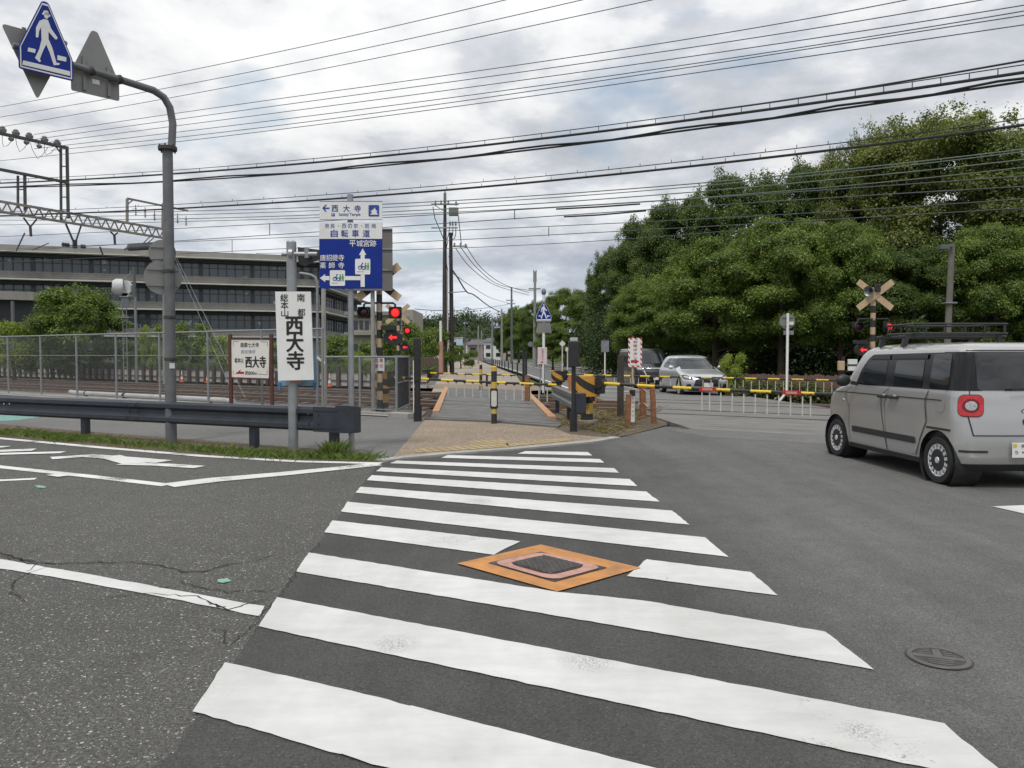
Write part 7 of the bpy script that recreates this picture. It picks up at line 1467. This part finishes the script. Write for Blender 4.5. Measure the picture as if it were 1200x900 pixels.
for lab, P_, D, r_, m_ in (('first thin wire below the lower heavy cable', [(-100, 250), (0, 249), (210, 246.7), (330, 245), (540, 235), (660, 227), (820, 214), (940, 205), (1080, 188), (1200, 174), (1320, 160)], 19, .016, wire_gr), ('second thin wire below the lower heavy cable', [(-100, 254), (0, 253), (210, 251), (330, 249), (540, 238.5), (660, 231), (820, 218), (940, 208), (1080, 191), (1200, 177), (1320, 163)], 19.3, .014, wire_gr),
        ('third thin wire below the lower heavy cable', [(-100, 258), (0, 257), (210, 255), (330, 253), (540, 245), (660, 238), (820, 224), (940, 214.5), (1080, 198), (1200, 186.5), (1320, 174)], 19.6, .016, wire_gr), ('fourth thin wire below the lower heavy cable', [(-100, 266), (0, 263), (210, 257), (330, 256), (540, 251), (660, 243), (820, 232), (940, 222), (1080, 207), (1200, 195), (1320, 183)], 20, .014, wire_gr)):
    wire(lab, P_, D, r_, m_, group=TH)
def droppers(px_list, D, ya, yb, P0=None):
    def f(b, P_):
        pass
    return f
def dropper_wire(label, pts, D, drops):
    P_ = wpts(pts, D); o = P_[20].copy(); b = MB(); b.tube([p-o for p in P_], .012, 6)
    for px, y0, y1 in drops: b.tube([PLN(px, y0, R(0, D), NV)-o, PLN(px, y1, R(0, D), NV)-o], .014, 5)
    w_ = b.build('overhead_wire', wire_g, None, o); return tag(w_, label, 'wire', TH)
dropper_wire('near track messenger wire with hanging droppers', [(-100, 282), (0, 277), (210, 267), (330, 261), (540, 251), (660, 243), (820, 233), (1000, 219), (1200, 206), (1320, 198)], 18.8, [(316, 261.5, 275), (603, 246, 257), (780, 236, 247)])
dropper_wire('near track contact wire', [(-100, 300), (0, 294), (210, 282.5), (330, 275), (540, 260), (660, 252), (820, 242), (1000, 230), (1200, 219), (1320, 212)], 18.8, [])
dropper_wire('far track messenger wire with hanging droppers', [(-100, 298), (0, 292), (210, 281.5), (330, 279), (540, 271), (660, 265.5), (820, 256), (1000, 246), (1200, 232), (1320, 224)], 22.9, [(272, 281, 296), (643, 266, 277), (805, 257, 269)])
dropper_wire('far track contact wire, lowest wire over the crossing', [(-100, 312), (0, 308), (210, 298), (330, 292), (540, 279), (660, 275), (820, 266), (1000, 256), (1200, 244), (1320, 236)], 22.9, [])
dropper_wire('lowest thin line under the contact wires, left of the wood', [(300, 297), (400, 295), (540, 290.5), (660, 285), (760, 278), (860, 270)], 26, [])
for lab, P_, D in (('upper of two thick black insulated sections near the wood', [(652, 245), (700, 242.5), (750, 239)], 19.7), ('lower of two thick black insulated sections near the wood', [(661, 254), (700, 252), (757, 247)], 19.9)):
    o = [PLN(x, y, R(0, D), NV) for x, y in P_]; b = MB(); b.tube([p-o[1] for p in o], .023, 8); tag(b.build('overhead_cable', wire_m, None, o[1]), lab, 'cable', TH)
def span(label, pts, r_, m_, grp):       # pts: (px, py, distance)
    P_ = cr([AT(x, y, Y) for x, y, Y in pts], 8); o = P_[0].copy(); b = MB(); b.tube([p-o for p in P_], r_, 6); tag(b.build('overhead_wire', m_, None, o), label, 'wire', grp)
SG = 'wires sagging along the far road'
span('thick cable sagging from the double pole down the far street', [(529, 315, 62), (536, 325, 66), (547, 342, 72), (556, 346, 80), (575, 360, 100), (592, 368, 125), (599, 371, 130)], .06, wire_m, SG)
span('uppermost thin wire from double pole to the tall grey pole', [(547, 290, 62), (565, 315, 72), (590, 333, 82), (620, 343, 94)], .03, wire_m, SG); span('middle thin wire from double pole to the tall grey pole', [(540, 290, 62), (560, 315, 72), (586, 334, 84), (626, 341, 94)], .03, wire_m, SG); span('lowest thin wire from double pole to the tall grey pole', [(534, 291, 62), (552, 314, 70), (580, 334, 82), (620, 346, 94)], .03, wire_m, SG)
span('faint wire from double pole to the second far pole', [(528, 318, 62), (550, 334, 80), (575, 349, 105), (596, 355, 130)], .03, wire_g, SG); span('level wire from the left passing behind the double pole', [(486, 362, 62), (521, 364, 62), (560, 362, 90), (594, 357, 130)], .03, wire_g, SG)
